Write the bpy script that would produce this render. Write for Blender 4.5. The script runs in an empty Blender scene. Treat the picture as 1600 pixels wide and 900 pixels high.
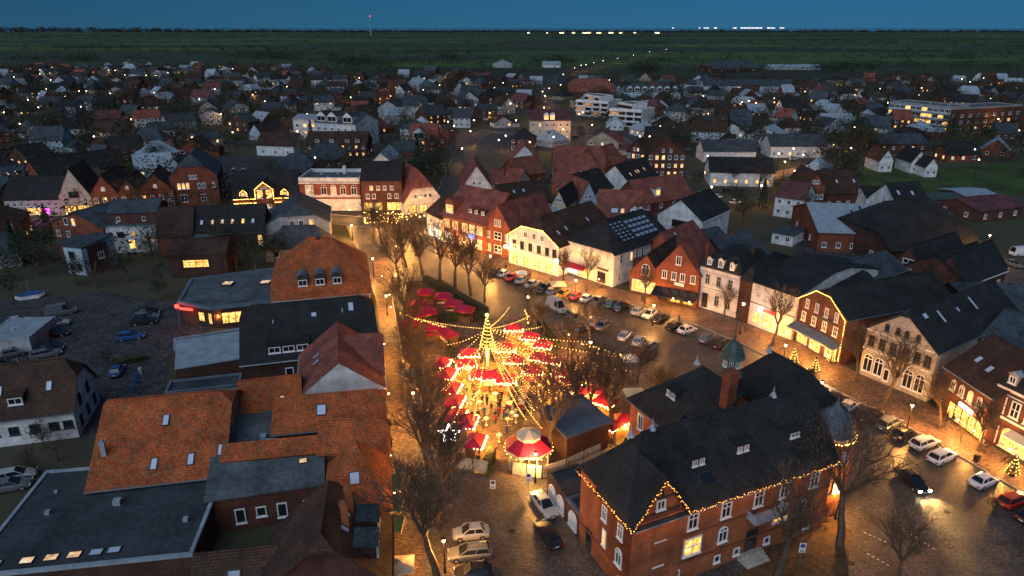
import bpy, math, random
from mathutils import Vector, Matrix
scene = bpy.context.scene
COL = scene.collection
R = math.radians
# ---------------------------------------------------------------- camera
FOC, CAM_H = 1067.0, 52.0
PITCH = math.atan(407/1067.)
SP, CP = math.sin(PITCH), math.cos(PITCH)
cam_d = bpy.data.cameras.new('camera'); cam = bpy.data.objects.new('camera', cam_d); COL.objects.link(cam)
cam_d.sensor_width = 36; cam_d.lens = 36*FOC/1600; cam_d.clip_start = 0.5; cam_d.clip_end = 90000
cam.location = (0, 0, CAM_H); cam.rotation_euler = (math.pi/2-PITCH, 0, 0)
scene.camera = cam
# ---------------------------------------------------------------- sky and light
SUN_EL, SUN_AZ = R(40), R(205)
w = bpy.data.worlds.new('World'); scene.world = w; w.use_nodes = True
nt = w.node_tree; nt.nodes.clear()
sky = nt.nodes.new('ShaderNodeTexSky'); sky.sky_type = 'NISHITA'; sky.sun_disc = False
sky.sun_elevation = R(3.5); sky.sun_rotation = R(205); sky.altitude = 50; sky.dust_density = 1.0; sky.ozone_density = 6.0
tint = nt.nodes.new('ShaderNodeMix'); tint.data_type = 'RGBA'; tint.blend_type = 'MULTIPLY'; tint.inputs[0].default_value = 1
tint.inputs[7].default_value = (1.8, 0.98, 0.72, 1)
bgn = nt.nodes.new('ShaderNodeBackground'); bgn.inputs[1].default_value = 0.125
outn = nt.nodes.new('ShaderNodeOutputWorld')
gm = nt.nodes.new('ShaderNodeTexCoord'); vm = nt.nodes.new('ShaderNodeVectorMath'); vm.operation = 'ADD'; vm.inputs[1].default_value = (0, 0, 0.16)
vn = nt.nodes.new('ShaderNodeVectorMath'); vn.operation = 'NORMALIZE'
nt.links.new(gm.outputs['Generated'], vm.inputs[0]); nt.links.new(vm.outputs[0], vn.inputs[0]); nt.links.new(vn.outputs[0], sky.inputs[0])
nt.links.new(sky.outputs[0], tint.inputs[6]); nt.links.new(tint.outputs[2], bgn.inputs[0]); nt.links.new(bgn.outputs[0], outn.inputs[0])
sl = bpy.data.lights.new('dusk_light', 'SUN'); sl.energy = 1.5; sl.angle = R(80); sl.color = (0.74, 0.86, 1.0)
so = bpy.data.objects.new('dusk_light', sl); COL.objects.link(so)
so.rotation_euler = (R(90)-SUN_EL, 0, math.pi-SUN_AZ)
scene.view_settings.view_transform = 'Standard'; scene.view_settings.look = 'None'
scene.view_settings.exposure = 0.32; scene.view_settings.gamma = 1
scene.cycles.max_bounces = 4; scene.cycles.diffuse_bounces = 2; scene.cycles.glossy_bounces = 2
scene.cycles.sample_clamp_indirect = 2.0; scene.cycles.use_denoising = True
scene.cycles.caustics_reflective = False; scene.cycles.caustics_refractive = False

def at(px, py, h=0.0):
    """point of the place at height h that the photograph shows at px, py"""
    x = (px-800)/FOC; y = (py-450)/FOC
    t = (CAM_H-h)/(SP+y*CP)
    return Vector((t*x, t*(CP-y*SP), h))
def zat(Y, py):
    y = (py-450)/FOC
    return CAM_H-Y*(SP+y*CP)/(CP-y*SP)
def pix(p):
    d = p[1]*CP-(p[2]-CAM_H)*SP; u = p[1]*SP+(p[2]-CAM_H)*CP
    return (800+FOC*p[0]/d, 450-FOC*u/d)

# ---------------------------------------------------------------- materials
M = {}
def new_mat(key):
    m = bpy.data.materials.new(key); m.use_nodes = True; M[key] = m
    n = m.node_tree.nodes; b = n['Principled BSDF']
    return m, n, m.node_tree.links, b
def node(n, t, **kw):
    x = n.new(t)
    for k, v in kw.items(): setattr(x, k, v)
    return x
def ramp(n, l, src, stops):
    r = n.new('ShaderNodeValToRGB'); l.new(src, r.inputs[0])
    els = r.color_ramp.elements
    while len(els) < len(stops): els.new(0.5)
    for e, (p, c) in zip(els, stops): e.position = p; e.color = (*c, 1)
    return r
def sc(c, f): return tuple(min(1, x*f) for x in c)
def stained(key, c, rough=0.85, scale=0.6, amt=0.35, bump=0.0, bscale=8, metal=0, coord='Object', spec=0.3):
    if key in M: return M[key]
    m, n, l, b = new_mat(key)
    tc = n.new('ShaderNodeTexCoord')
    ns = node(n, 'ShaderNodeTexNoise'); ns.inputs['Scale'].default_value = scale; ns.inputs['Detail'].default_value = 6
    l.new(tc.outputs[coord], ns.inputs[0])
    r = ramp(n, l, ns.outputs[0], [(0.3, sc(c, 1-amt)), (0.7, sc(c, 1+amt*0.6))])
    n4 = node(n, 'ShaderNodeTexNoise'); n4.inputs['Scale'].default_value = scale*7; n4.inputs['Detail'].default_value = 6; l.new(tc.outputs[coord], n4.inputs[0])
    r4 = ramp(n, l, n4.outputs[0], [(0.35, (1-amt*.7,)*3), (0.65, (1+amt*.3,)*3)])
    m4 = node(n, 'ShaderNodeMix', data_type='RGBA', blend_type='MULTIPLY'); m4.inputs[0].default_value = 1; l.new(r.outputs[0], m4.inputs[6]); l.new(r4.outputs[0], m4.inputs[7]); l.new(m4.outputs[2], b.inputs['Base Color'])
    b.inputs['Roughness'].default_value = rough; b.inputs['Metallic'].default_value = metal
    b.inputs['Specular IOR Level'].default_value = spec
    if bump:
        n2 = node(n, 'ShaderNodeTexNoise'); n2.inputs['Scale'].default_value = bscale; n2.inputs['Detail'].default_value = 4
        l.new(tc.outputs[coord], n2.inputs[0])
        bp = n.new('ShaderNodeBump'); bp.inputs['Strength'].default_value = bump; bp.inputs['Distance'].default_value = 0.1
        l.new(n2.outputs[0], bp.inputs['Height']); l.new(bp.outputs[0], b.inputs['Normal'])
    return m
def coursed(key, c, bw, bh, mortar, mc, rough=0.85, bump=0.6, var=0.3, squash=0.5, msz=0.02, spec=0.3):
    """bricks, tiles, slates, setts from the uv in metres"""
    if key in M: return M[key]
    m, n, l, b = new_mat(key)
    uv = n.new('ShaderNodeUVMap'); tc = n.new('ShaderNodeTexCoord')
    br = node(n, 'ShaderNodeTexBrick'); br.offset = squash
    br.inputs['Scale'].default_value = 1; br.inputs['Brick Width'].default_value = bw; br.inputs['Row Height'].default_value = bh
    br.inputs['Mortar Size'].default_value = msz; br.inputs['Mortar Smooth'].default_value = 0.3; br.inputs['Bias'].default_value = 0
    br.inputs['Color1'].default_value = (*sc(c, 1-var), 1); br.inputs['Color2'].default_value = (*sc(c, 1+var), 1)
    br.inputs['Mortar'].default_value = (*mc, 1)
    l.new(uv.outputs[0], br.inputs[0])
    ns = node(n, 'ShaderNodeTexNoise'); ns.inputs['Scale'].default_value = 0.35; ns.inputs['Detail'].default_value = 8; ns.inputs['Roughness'].default_value = 0.65
    l.new(tc.outputs['Object'], ns.inputs[0])
    r = ramp(n, l, ns.outputs[0], [(0.32, (0.42, 0.44, 0.46)), (0.68, (1.25, 1.22, 1.2))])
    mx = node(n, 'ShaderNodeMix', data_type='RGBA', blend_type='MULTIPLY'); mx.inputs[0].default_value = 1
    l.new(br.outputs[0], mx.inputs[6]); l.new(r.outputs[0], mx.inputs[7])
    n3 = node(n, 'ShaderNodeTexNoise'); n3.inputs['Scale'].default_value = 1.9; n3.inputs['Detail'].default_value = 9; n3.inputs['Roughness'].default_value = 0.75; l.new(tc.outputs['Object'], n3.inputs[0])
    r3 = ramp(n, l, n3.outputs[0], [(0.50, (0, 0, 0)), (0.66, (0.8, 0.8, 0.8))])
    m3 = node(n, 'ShaderNodeMix', data_type='RGBA'); m3.inputs[7].default_value = (c[0]*.28+.012, c[0]*.24+.016, c[0]*.14+.008, 1)
    l.new(r3.outputs[0], m3.inputs[0]); l.new(mx.outputs[2], m3.inputs[6]); l.new(m3.outputs[2], b.inputs['Base Color'])
    b.inputs['Roughness'].default_value = rough; b.inputs['Specular IOR Level'].default_value = spec
    bp = n.new('ShaderNodeBump'); bp.inputs['Strength'].default_value = bump; bp.inputs['Distance'].default_value = 0.06; bp.invert = True
    l.new(br.outputs['Fac'], bp.inputs['Height']); l.new(bp.outputs[0], b.inputs['Normal'])
    return m
def emit(key, c, s, sampling=True):
    if key in M: return M[key]
    m, n, l, b = new_mat(key)
    b.inputs['Base Color'].default_value = (*sc(c, 0.5), 1); b.inputs['Emission Color'].default_value = (*c, 1); b.inputs['Emission Strength'].default_value = s
    if not sampling: m.cycles.emission_sampling = 'NONE'
    return m
def lit_pane(key, c1, c2, s, scale=1.4):
    if key in M: return M[key]
    m, n, l, b = new_mat(key)
    tc = n.new('ShaderNodeTexCoord'); oi = n.new('ShaderNodeObjectInfo')
    add = node(n, 'ShaderNodeVectorMath', operation='ADD'); l.new(tc.outputs['Object'], add.inputs[0]); l.new(oi.outputs['Location'], add.inputs[1])
    ns = node(n, 'ShaderNodeTexNoise'); ns.inputs['Scale'].default_value = scale; ns.inputs['Detail'].default_value = 3; l.new(add.outputs[0], ns.inputs[0])
    r = ramp(n, l, ns.outputs[0], [(0.32, sc(c1, 0.25)), (0.48, c1), (0.66, c2)])
    b.inputs['Base Color'].default_value = (0.05, 0.04, 0.03, 1); b.inputs['Roughness'].default_value = 0.2
    l.new(r.outputs[0], b.inputs['Emission Color']); b.inputs['Emission Strength'].default_value = s
    return m
BRICKM = (0.18, 0.15, 0.13)
def wall_brick(key, c): return coursed(key, c, 0.25, 0.08, 0.01, sc(c, 0.8), bump=0.3, var=0.25, msz=0.008)
wall_brick('brick_red', (0.27, 0.075, 0.04)); wall_brick('brick_brown', (0.13, 0.05, 0.035)); wall_brick('brick_orange', (0.42, 0.125, 0.05))
wall_brick('brick_yellow', (0.42, 0.36, 0.27)); wall_brick('brick_dark', (0.09, 0.04, 0.03))
stained('stucco_white', (0.72, 0.71, 0.70)); stained('stucco_grey', (0.36, 0.38, 0.40)); stained('stucco_beige', (0.52, 0.46, 0.38)); stained('stucco_cream', (0.62, 0.52, 0.36))
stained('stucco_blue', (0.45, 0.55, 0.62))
def tile(key, c, var=0.34): return coursed(key, c, 0.22, 0.27, 0.02, sc(c, 0.35), bump=1.0, var=var, msz=0.028, rough=0.8)
tile('tile_orange', (0.60, 0.135, 0.035)); tile('tile_red', (0.40, 0.115, 0.085)); tile('tile_brown', (0.10, 0.05, 0.035)); tile('tile_black', (0.035, 0.038, 0.042))
tile('slate', (0.085, 0.115, 0.14)); tile('tile_plum', (0.22, 0.075, 0.085))
stained('bitumen', (0.10, 0.12, 0.135), rough=0.8, scale=0.25, amt=0.45, bump=0.2); stained('zinc', (0.34, 0.40, 0.46), rough=0.55, amt=0.25, metal=0.2)
stained('zinc_dark', (0.12, 0.16, 0.20), rough=0.5, amt=0.25)
stained('flat_dark', (0.045, 0.055, 0.065), rough=0.8, scale=0.25, amt=0.4)
stained('white_paint', (0.78, 0.78, 0.78), rough=0.5, amt=0.08); stained('dark_frame', (0.05, 0.05, 0.05), rough=0.5); stained('green_frame', (0.05, 0.13, 0.10), rough=0.5)
stained('timber', (0.07, 0.045, 0.03)); stained('stone', (0.42, 0.38, 0.33), scale=2); stained('concrete', (0.33, 0.33, 0.32), scale=1)
stained('copper', (0.06, 0.10, 0.09), rough=0.6, scale=2.5, amt=0.5); stained('bark', (0.12, 0.085, 0.058), rough=0.95, scale=3, amt=0.4)
stained('fleshy', (0.55, 0.36, 0.27)); stained('black_metal', (0.02, 0.02, 0.022), rough=0.4); stained('steel', (0.4, 0.42, 0.44), rough=0.35, metal=0.6)
stained('wood_planks', (0.16, 0.09, 0.05)); stained('red_canvas', (0.36, 0.014, 0.055), rough=0.7, amt=0.2); stained('cream_canvas', (0.75, 0.62, 0.42), rough=0.7, amt=0.1)
stained('needle', (0.035, 0.06, 0.022), rough=0.9, scale=4, amt=0.5); stained('hedge_leaf', (0.05, 0.055, 0.025), rough=0.9, scale=3, amt=0.6)
stained('twig_far', (0.075, 0.058, 0.04), rough=0.95, scale=1.2, amt=0.6, coord='Object'); stained('leaf_far', (0.04, 0.055, 0.03), rough=0.95, scale=1.0, amt=0.6)
stained('green_canvas', (0.03, 0.13, 0.10)); stained('rubber', (0.015, 0.015, 0.015), rough=0.8)
m, n, l, b = new_mat('glass'); b.inputs['Base Color'].default_value = (0.015, 0.02, 0.028, 1); b.inputs['Roughness'].default_value = 0.12; b.inputs['Specular IOR Level'].default_value = 0.8
m, n, l, b = new_mat('skylight_painted_sky'); b.inputs['Base Color'].default_value = (0.50, 0.56, 0.72, 1); b.inputs['Roughness'].default_value = 0.25  # pale lavender base colour stands in for sky reflected in the panes
m, n, l, b = new_mat('solar_glass'); b.inputs['Base Color'].default_value = (0.22, 0.30, 0.42, 1); b.inputs['Roughness'].default_value = 0.2
lit_pane('lit', (1.0, 0.42, 0.06), (1.0, 0.72, 0.28), 1.6); lit_pane('lit_pale', (0.9, 0.55, 0.3), (1.0, 0.85, 0.6), 0.7); lit_pane('lit_dim', (0.8, 0.28, 0.05), (0.9, 0.45, 0.12), 0.6)
lit_pane('lit_shop', (1.0, 0.45, 0.07), (1.0, 0.74, 0.30), 1.5, 2.6); lit_pane('lit_white', (0.9, 0.8, 0.65), (1, 0.95, 0.85), 2.2)
emit('bulb', (1.0, 0.50, 0.10), 9.0, False); emit('bulb_hot', (1.0, 0.66, 0.24), 14.0, False); emit('bulb_soft', (1.0, 0.36, 0.05), 3.5, False); emit('lamp_glow', (1.0, 0.72, 0.38), 14.0, False); emit('white_glow', (1.0, 0.93, 0.85), 8.0, False)
emit('red_glow', (1.0, 0.03, 0.02), 6.0); emit('pink_glow', (1.0, 0.05, 0.65), 5.0); emit('blue_glow', (0.1, 0.25, 1.0), 3.0)

# ---------------------------------------------------------------- mesh builder
class MB:
    def __init__(s): s.v = []; s.f = []; s.m = []; s.cur = 0
    def poly(s, pts):
        k = len(s.v); s.v += [tuple(p) for p in pts]; s.f.append(tuple(range(k, k+len(pts)))); s.m.append(s.cur)
    def box(s, x0, x1, y0, y1, z0, z1):
        k = len(s.v)
        s.v += [(x0,y0,z0),(x1,y0,z0),(x1,y1,z0),(x0,y1,z0),(x0,y0,z1),(x1,y0,z1),(x1,y1,z1),(x0,y1,z1)]
        for f in ((0,3,2,1),(4,5,6,7),(0,1,5,4),(1,2,6,5),(2,3,7,6),(3,0,4,7)): s.f.append(tuple(k+i for i in f)); s.m.append(s.cur)
    def frame(s, r0, z0, r1, z1, n, c=(0, 0), cap=True, a0=0.0):
        k = len(s.v)
        for r, z in ((r0, z0), (r1, z1)):
            for i in range(n):
                a = a0+2*math.pi*i/n; s.v.append((c[0]+r*math.cos(a), c[1]+r*math.sin(a), z))
        for i in range(n):
            j = (i+1) % n; s.f.append((k+i, k+j, k+n+j, k+n+i)); s.m.append(s.cur)
        if cap:
            s.f.append(tuple(k+n+i for i in range(n))); s.m.append(s.cur); s.f.append(tuple(k+n-1-i for i in range(n))); s.m.append(s.cur)
    def tube(s, p, q, r0, r1, n=4):
        p = Vector(p); q = Vector(q); d = (q-p)
        if d.length < 1e-6: return
        d.normalize(); a = d.orthogonal().normalized(); b = d.cross(a); k = len(s.v)
        for c, r in ((p, r0), (q, r1)):
            for i in range(n):
                t = 2*math.pi*i/n; s.v.append(tuple(c+a*(r*math.cos(t))+b*(r*math.sin(t))))
        for i in range(n):
            j = (i+1) % n; s.f.append((k+i, k+j, k+n+j, k+n+i)); s.m.append(s.cur)
        if n > 3:
            s.f.append(tuple(k+n+i for i in range(n))); s.m.append(s.cur); s.f.append(tuple(k+n-1-i for i in range(n))); s.m.append(s.cur)
    def slab(s, polys, th):
        """a sheet of polygons given thickness th downward"""
        edges = {}
        key = lambda p: (round(p[0], 3), round(p[1], 3), round(p[2], 3))
        for pl in polys:
            s.poly(pl); s.poly([(p[0], p[1], p[2]-th) for p in reversed(pl)])
            for i in range(len(pl)):
                a, b = pl[i], pl[(i+1) % len(pl)]; e = (key(a), key(b)); er = (e[1], e[0])
                if er in edges: del edges[er]
                else: edges[e] = (a, b)
        for a, b in edges.values():
            s.poly([b, a, (a[0], a[1], a[2]-th), (b[0], b[1], b[2]-th)])
    def ball(s, c, r, n=6, sq=1.0):
        k = len(s.v); rings = max(2, n//2)
        s.v.append((c[0], c[1], c[2]-r*sq))
        for j in range(1, rings):
            t = math.pi*j/rings
            for i in range(n):
                a = 2*math.pi*i/n; s.v.append((c[0]+r*math.sin(t)*math.cos(a), c[1]+r*math.sin(t)*math.sin(a), c[2]-r*sq*math.cos(t)))
        s.v.append((c[0], c[1], c[2]+r*sq)); top = len(s.v)-1
        for i in range(n):
            j = (i+1) % n; s.f.append((k, k+1+j, k+1+i)); s.m.append(s.cur)
            o = k+1+(rings-2)*n; s.f.append((top, o+i, o+j)); s.m.append(s.cur)
        for q in range(rings-2):
            o = k+1+q*n
            for i in range(n):
                j = (i+1) % n; s.f.append((o+i, o+j, o+n+j, o+n+i)); s.m.append(s.cur)
    def mesh(s, name, mats, smooth=False):
        me = bpy.data.meshes.new(name); me.from_pydata(s.v, [], s.f)
        if not isinstance(mats, (list, tuple)): mats = [mats]
        for x in mats: me.materials.append(M[x] if isinstance(x, str) else x)
        if len(mats) > 1: me.polygons.foreach_set('material_index', s.m)
        if smooth: me.polygons.foreach_set('use_smooth', [True]*len(s.f))
        uvl = me.uv_layers.new(name='UVMap'); co = [0.0]*(2*len(me.loops)); k = 0; V = s.v
        for f in s.f:
            p0 = V[f[0]]; nx = ny = nz = 0.0
            for i in range(len(f)):
                a = V[f[i]]; b_ = V[f[(i+1) % len(f)]]
                nx += (a[1]-b_[1])*(a[2]+b_[2]); ny += (a[2]-b_[2])*(a[0]+b_[0]); nz += (a[0]-b_[0])*(a[1]+b_[1])
            L = math.sqrt(nx*nx+ny*ny+nz*nz) or 1; nx /= L; ny /= L; nz /= L
            h = math.hypot(nx, ny)
            if h < 0.02: tx, ty, bx, by, bz = 1, 0, 0, 1, 0
            else: tx, ty = -ny/h, nx/h; bx, by, bz = -nz*ty*0-nz*nx/h, -nz*ny/h, h
            for i in f:
                x, y, z = V[i]; co[k] = x*tx+y*ty; co[k+1] = x*bx+y*by+z*bz; k += 2
        uvl.data.foreach_set('uv', co); me.update()
        return me
    def build(s, name, mats, parent=None, loc=None, rz=None, smooth=False, **tags):
        return put(name, s.mesh(name, mats, smooth), parent, loc, rz, **tags)
REG = []
def put(name, me, parent=None, loc=None, rz=None, **tags):
    o = bpy.data.objects.new(name, me); COL.objects.link(o)
    if parent is not None: o.parent = parent
    if loc is not None: o.location = loc
    if rz is not None: o.rotation_euler = (0, 0, rz)
    for k, v in tags.items():
        if v: o[k] = v
    if parent is None and 'kind' not in tags: REG.append(o)
    return o
def thing(name, label, cat, loc, rz=0, group=None):
    return put(name, None, None, loc, rz, label=label, category=cat, group=group)
def copy_tree(o, parent=None):
    c = o.copy(); COL.objects.link(c)
    if parent is not None: c.parent = parent
    else: REG.append(c)
    for ch in o.children: copy_tree(ch, c)
    return c

# ---------------------------------------------------------------- windows (shared meshes)
WC = {}
def win_mesh(w, h, style, fm):
    k = (round(w, 2), round(h, 2), style, fm)
    if k in WC: return WC[k]
    f = MB(); t = min(0.13, w*0.14); dp = 0.11
    if style == 'arch':
        n = 8; r = w/2; zb = h-r; O = []; I = []
        for i in range(n+1):
            a = math.pi*i/n; O.append((w/2+r*math.cos(a), zb+r*math.sin(a))); I.append((w/2+(r-t)*math.cos(a), zb+(r-t)*math.sin(a)))
        O = [(w, 0)]+O+[(0, 0)]; I = [(w-t, 0)]+I+[(t, 0)]
        for i in range(len(O)-1):
            a, b_, c, d = O[i], O[i+1], I[i+1], I[i]
            f.poly([(a[0], -dp, a[1]), (b_[0], -dp, b_[1]), (c[0], -dp, c[1]), (d[0], -dp, d[1])][::-1])
            f.poly([(a[0], -dp, a[1]), (a[0], 0, a[1]), (b_[0], 0, b_[1]), (b_[0], -dp, b_[1])][::-1])
            f.poly([(d[0], -dp, d[1]), (c[0], -dp, c[1]), (c[0], 0, c[1]), (d[0], 0, d[1])][::-1])
        f.box(t, w-t, -dp, 0, 0, t); f.box(t, w-t, -dp+.02, -0.01, zb-t/2, zb+t/2); f.box(w/2-t/3, w/2+t/3, -dp+.02, -0.01, t, h-t)
        p = MB(); pts = [(x, -0.02, z) for x, z in reversed(I)]; p.poly(pts[::-1] if False else [(x, -0.02, z) for x, z in I][::-1])
        f.box(-0.08, w+0.08, -dp-0.1, 0, -0.12, 0)
        WC[k] = (f.mesh('window', fm), p); return WC[k]
    f.box(0, t, -dp, 0, 0, h); f.box(w-t, w, -dp, 0, 0, h); f.box(t, w-t, -dp, 0, 0, t); f.box(t, w-t, -dp, 0, h-t, h)
    s = 0.035 if w < 2 else 0.05
    if style in ('cross', 'sash', 'tri'): f.box(w/2-s, w/2+s, -dp+.02, -0.01, t, h-t)
    if style in ('cross', 'shopx', 'tran'): f.box(t, w-t, -dp+.025, -0.012, h*0.66-s, h*0.66+s)
    if style == 'tri':
        f.box(t, w-t, -dp+.025, -0.012, h*0.5-s, h*0.5+s)
    if style in ('shop', 'shopx', 'row'):
        nn = max(2, round(w/(1.3 if style != 'row' else 0.9)))
        for i in range(1, nn): f.box(w*i/nn-s, w*i/nn+s, -dp+.02, -0.01, t, h-t)
    if style not in ('shop', 'door', 'shopx'): f.box(-0.08, w+0.08, -dp-0.08, 0, -0.1, 0)
    if style == 'door': f.box(t, w-t, -0.05, -0.01, t, h*0.35)
    p = MB(); p.poly([(t, -0.02, t), (w-t, -0.02, t), (w-t, -0.02, h-t), (t, -0.02, h-t)])
    WC[k] = (f.mesh('window', fm), p); return WC[k]
PC = {}
def window(root, M4, w, h, style='cross', fm='white_paint', pane='glass', name='window'):
    """M4 places the sill's left end; local x along the wall, -y outward"""
    me, p = win_mesh(w, h, style, fm)
    pk = (id(p), pane)
    if pk not in PC: PC[pk] = p.mesh('pane', pane)
    o = put(name, me, root); o.matrix_local = M4
    put('pane', PC[pk], o)
    return o

# ---------------------------------------------------------------- buildings
def roof_polys(L, S, hr, k0, k1, o):
    """ridge along x over 0..L, span y 0..S, eaves at z=0; o is the overhang"""
    sl_ = hr/(S/2); x0, x1, y0, y1 = -o, L+o, -o, S+o; z0 = -o*sl_; H = (S/2+o)*sl_; S2 = S/2
    def end(k, x, sg):
        zt = z0+H*(1-k); yt = y0+(S2+o)*(1-k); return zt, yt, x+sg*k*(S2+o)*0.9
    za, ya, ra = end(k0, x0, 1); zb, yb, rb = end(k1, x1, -1)
    if rb < ra: ra = rb = (ra+rb)/2
    zt = z0+H; P = []
    def clean(pl):
        q = []
        for p in pl:
            if not q or (Vector(p)-Vector(q[-1])).length > 1e-3: q.append(p)
        if (Vector(q[0])-Vector(q[-1])).length < 1e-3: q.pop()
        return q
    fr = [(x0, y0, z0), (x1, y0, z0)]
    if k1 < 1: fr.append((x1, yb, zb))
    fr.append((rb, S2, zt)); fr.append((ra, S2, zt))
    if k0 < 1: fr.append((x0, ya, za))
    bk = [(x, S-y, z) for x, y, z in reversed(fr)]
    P.append(clean(fr)); P.append(clean(bk))
    if k0 > 0: P.append([(x0, S-ya, za), (x0, ya, za), (ra, S2, zt)])
    if k1 > 0: P.append([(x1, yb, zb), (x1, S-yb, zb), (rb, S2, zt)])
    return [p for p in P if len(p) > 2]
def swap(pl, W):   # ridge along local x -> ridge along depth (y): (x,y)->(y', x')
    return [[(W-y, x, z) for x, y, z in p] for p in pl]

def block(root, A, B, d=10, he=6, hr=4, ax='u', k0=0, k1=0, roof='pitch', wall='brick_red', rm='tile_red', oh=0.35, wins=(), dorms=(), skys=(), chim=(), g=None, world=False, z0=0, wname='wall', rname='roof', gut=None, fm='white_paint', par=0.4, mh=2.5, mi=1.2, rb=None, band=()):
    """A, B: left and right end of the front eave (pixel, or world with world=True)"""
    hh = he if g is None else g
    a = Vector((*A[:2], 0)) if world else at(A[0], A[1], hh); b_ = Vector((*B[:2], 0)) if world else at(B[0], B[1], hh)
    a.z = b_.z = z0; u = b_-a; W = u.length; ang = math.atan2(u.y, u.x)
    v = Vector((-math.sin(ang), math.cos(ang), 0))
    if isinstance(d, tuple): d = abs((at(d[0], d[1], hh)-a).dot(v))
    T = Matrix.Translation(a-root.location) @ Matrix.Rotation(ang, 4, 'Z')
    he_ = he-z0; D = d
    rj = random.Random(int(W*100)+int(D*31))
    def add(mb, name, mat, **k): o = mb.build(name, mat, root); o.matrix_local = T; return o
    # walls
    L, S = (W, D) if ax == 'u' else (D, W)
    wb = MB()
    if wall is not None:
        wb.poly([(0,0,0),(W,0,0),(W,0,he_),(0,0,he_)]); wb.poly([(W,0,0),(W,D,0),(W,D,he_),(W,0,he_)])
        wb.poly([(W,D,0),(0,D,0),(0,D,he_),(W,D,he_)]); wb.poly([(0,D,0),(0,0,0),(0,0,he_),(0,D,he_)])
        wb.poly([(0,0,he_),(W,0,he_),(W,D,he_),(0,D,he_)])
        if roof == 'pitch':
            ex = 0.06
            for kk, xx, fl in ((k0, 0, 0), (k1, L, 1)):
                if kk >= 1: continue
                yt = S/2*(1-kk); zt = hr*(1-kk)-ex
                pl = [(xx, 0, he_), (xx, S, he_), (xx, S-yt, he_+zt), (xx, yt, he_+zt)] if kk > 0 else [(xx, 0, he_), (xx, S, he_), (xx, S/2, he_+hr-ex)]
                if ax == 'v': pl = [(W-y, x, z) for x, y, z in pl]
                wb.poly(pl)
        if roof == 'flat':
            wb.v = []; wb.f = []; wb.m = []
            wb.box(0, W, 0, D, 0, he_)
        add(wb, wname, wall)
    if roof == 'pitch':
        pl = roof_polys(L, S, hr, k0, k1, oh)
        if ax == 'v': pl = swap(pl, W)
        pl = [[(x, y, z+he_+0.12) for x, y, z in p] for p in pl]
        r = MB(); r.slab(pl, 0.2); add(r, rname, rm)
        # ridge cap and gutters
        rc = MB(); slp = hr/(S/2); zt = he_+hr+0.15
        x0 = -oh+(S/2+oh)*0.9*k0; x1 = L+oh-(S/2+oh)*0.9*k1
        if x1 > x0+0.3:
            p, q = (x0, S/2, zt), (x1, S/2, zt)
            if ax == 'v': p, q = (W-p[1], p[0], p[2]), (W-q[1], q[0], q[2])
            rc.tube(p, q, 0.13, 0.13, 6); add(rc, 'ridge_cap', rm)
        if gut:
            gb = MB(); zz = he_+0.0-oh*slp+0.05
            for yy in (-oh-0.07, S+oh+0.07):
                gb = MB()
                p, q = (-oh, yy, zz), (L+oh, yy, zz)
                if ax == 'v': p, q = (W-p[1], p[0], p[2]), (W-q[1], q[0], q[2])
                gb.tube(p, q, 0.09, 0.09, 5); add(gb, 'gutter', gut)
    elif roof == 'flat':
        r = MB(); r.box(par*0.4, W-par*0.4, par*0.4, D-par*0.4, he_, he_+0.06); add(r, rname, rm)
        e = MB(); t = 0.3; z1 = he_+par
        e.box(-.08, W+.08, -.08, t, he_-0.1, z1); e.box(-.08, W+.08, D-t, D+.08, he_-0.1, z1); e.box(-.08, t, t, D-t, he_-0.1, z1); e.box(W-t, W+.08, t, D-t, he_-0.1, z1)
        add(e, 'parapet', gut or 'zinc')
        for i in range(max(0, int(W*D/38))):
            if rj.random() < 0.75:
                q = MB(); x = rj.uniform(1, max(1.1, W-2)); y = rj.uniform(1, max(1.1, D-2)); s_ = rj.uniform(0.3, 0.8); q.box(x, x+s_, y, y+s_, he_+.06, he_+.06+s_*0.8); add(q, 'roof_vent', 'zinc')
    elif roof == 'mansard':
        i, h = mi, mh; o = oh; P = []
        lo = [(-o,-o,0),(W+o,-o,0),(W+o,D+o,0),(-o,D+o,0)]; hi = [(i,i,h),(W-i,i,h),(W-i,D-i,h),(i,D-i,h)]
        for q in range(4): P.append([lo[q], lo[(q+1) % 4], hi[(q+1) % 4], hi[q]])
        W2, D2 = W-2*i, D-2*i; L2, S2 = (W2, D2) if ax == 'u' else (D2, W2)
        up = roof_polys(L2, S2, hr, 1, 1, 0)
        if ax == 'v': up = swap(up, W2)
        P += [[(x+i, y+i, z+h) for x, y, z in p] for p in up]
        r = MB(); r.slab([[(x, y, z+he_+.1) for x, y, z in p] for p in P], 0.2); add(r, rname, rm)
    slope = hr/(S/2) if roof == 'pitch' else 1
    if roof == 'shed':
        r = MB(); pl = [[(-oh,-oh,he_),(W+oh,-oh,he_),(W+oh,D+oh,he_+hr),(-oh,D+oh,he_+hr)]]
        r.slab([[(x, y, z+0.15) for x, y, z in p] for p in pl], 0.2); add(r, rname, rm)
        wb = MB(); wb.poly([(0,D,he_),(W,D,he_),(W,D,he_+hr),(0,D,he_+hr)]); wb.poly([(0,0,he_),(0,D,he_),(0,D,he_+hr)]); wb.poly([(W,D,he_),(W,0,he_),(W,D,he_+hr)]); add(wb, 'gable', wall)
        slope = hr/D
    def face(side, x, z, out=0.0):
        if side == 'f': return T @ Matrix.Translation((x, -out, z))
        if side == 'r': return T @ Matrix.Translation((W+out, x, z)) @ Matrix.Rotation(math.pi/2, 4, 'Z')
        if side == 'k': return T @ Matrix.Translation((W-x, D+out, z)) @ Matrix.Rotation(math.pi, 4, 'Z')
        return T @ Matrix.Translation((-out, D-x, z)) @ Matrix.Rotation(-math.pi/2, 4, 'Z')
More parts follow.
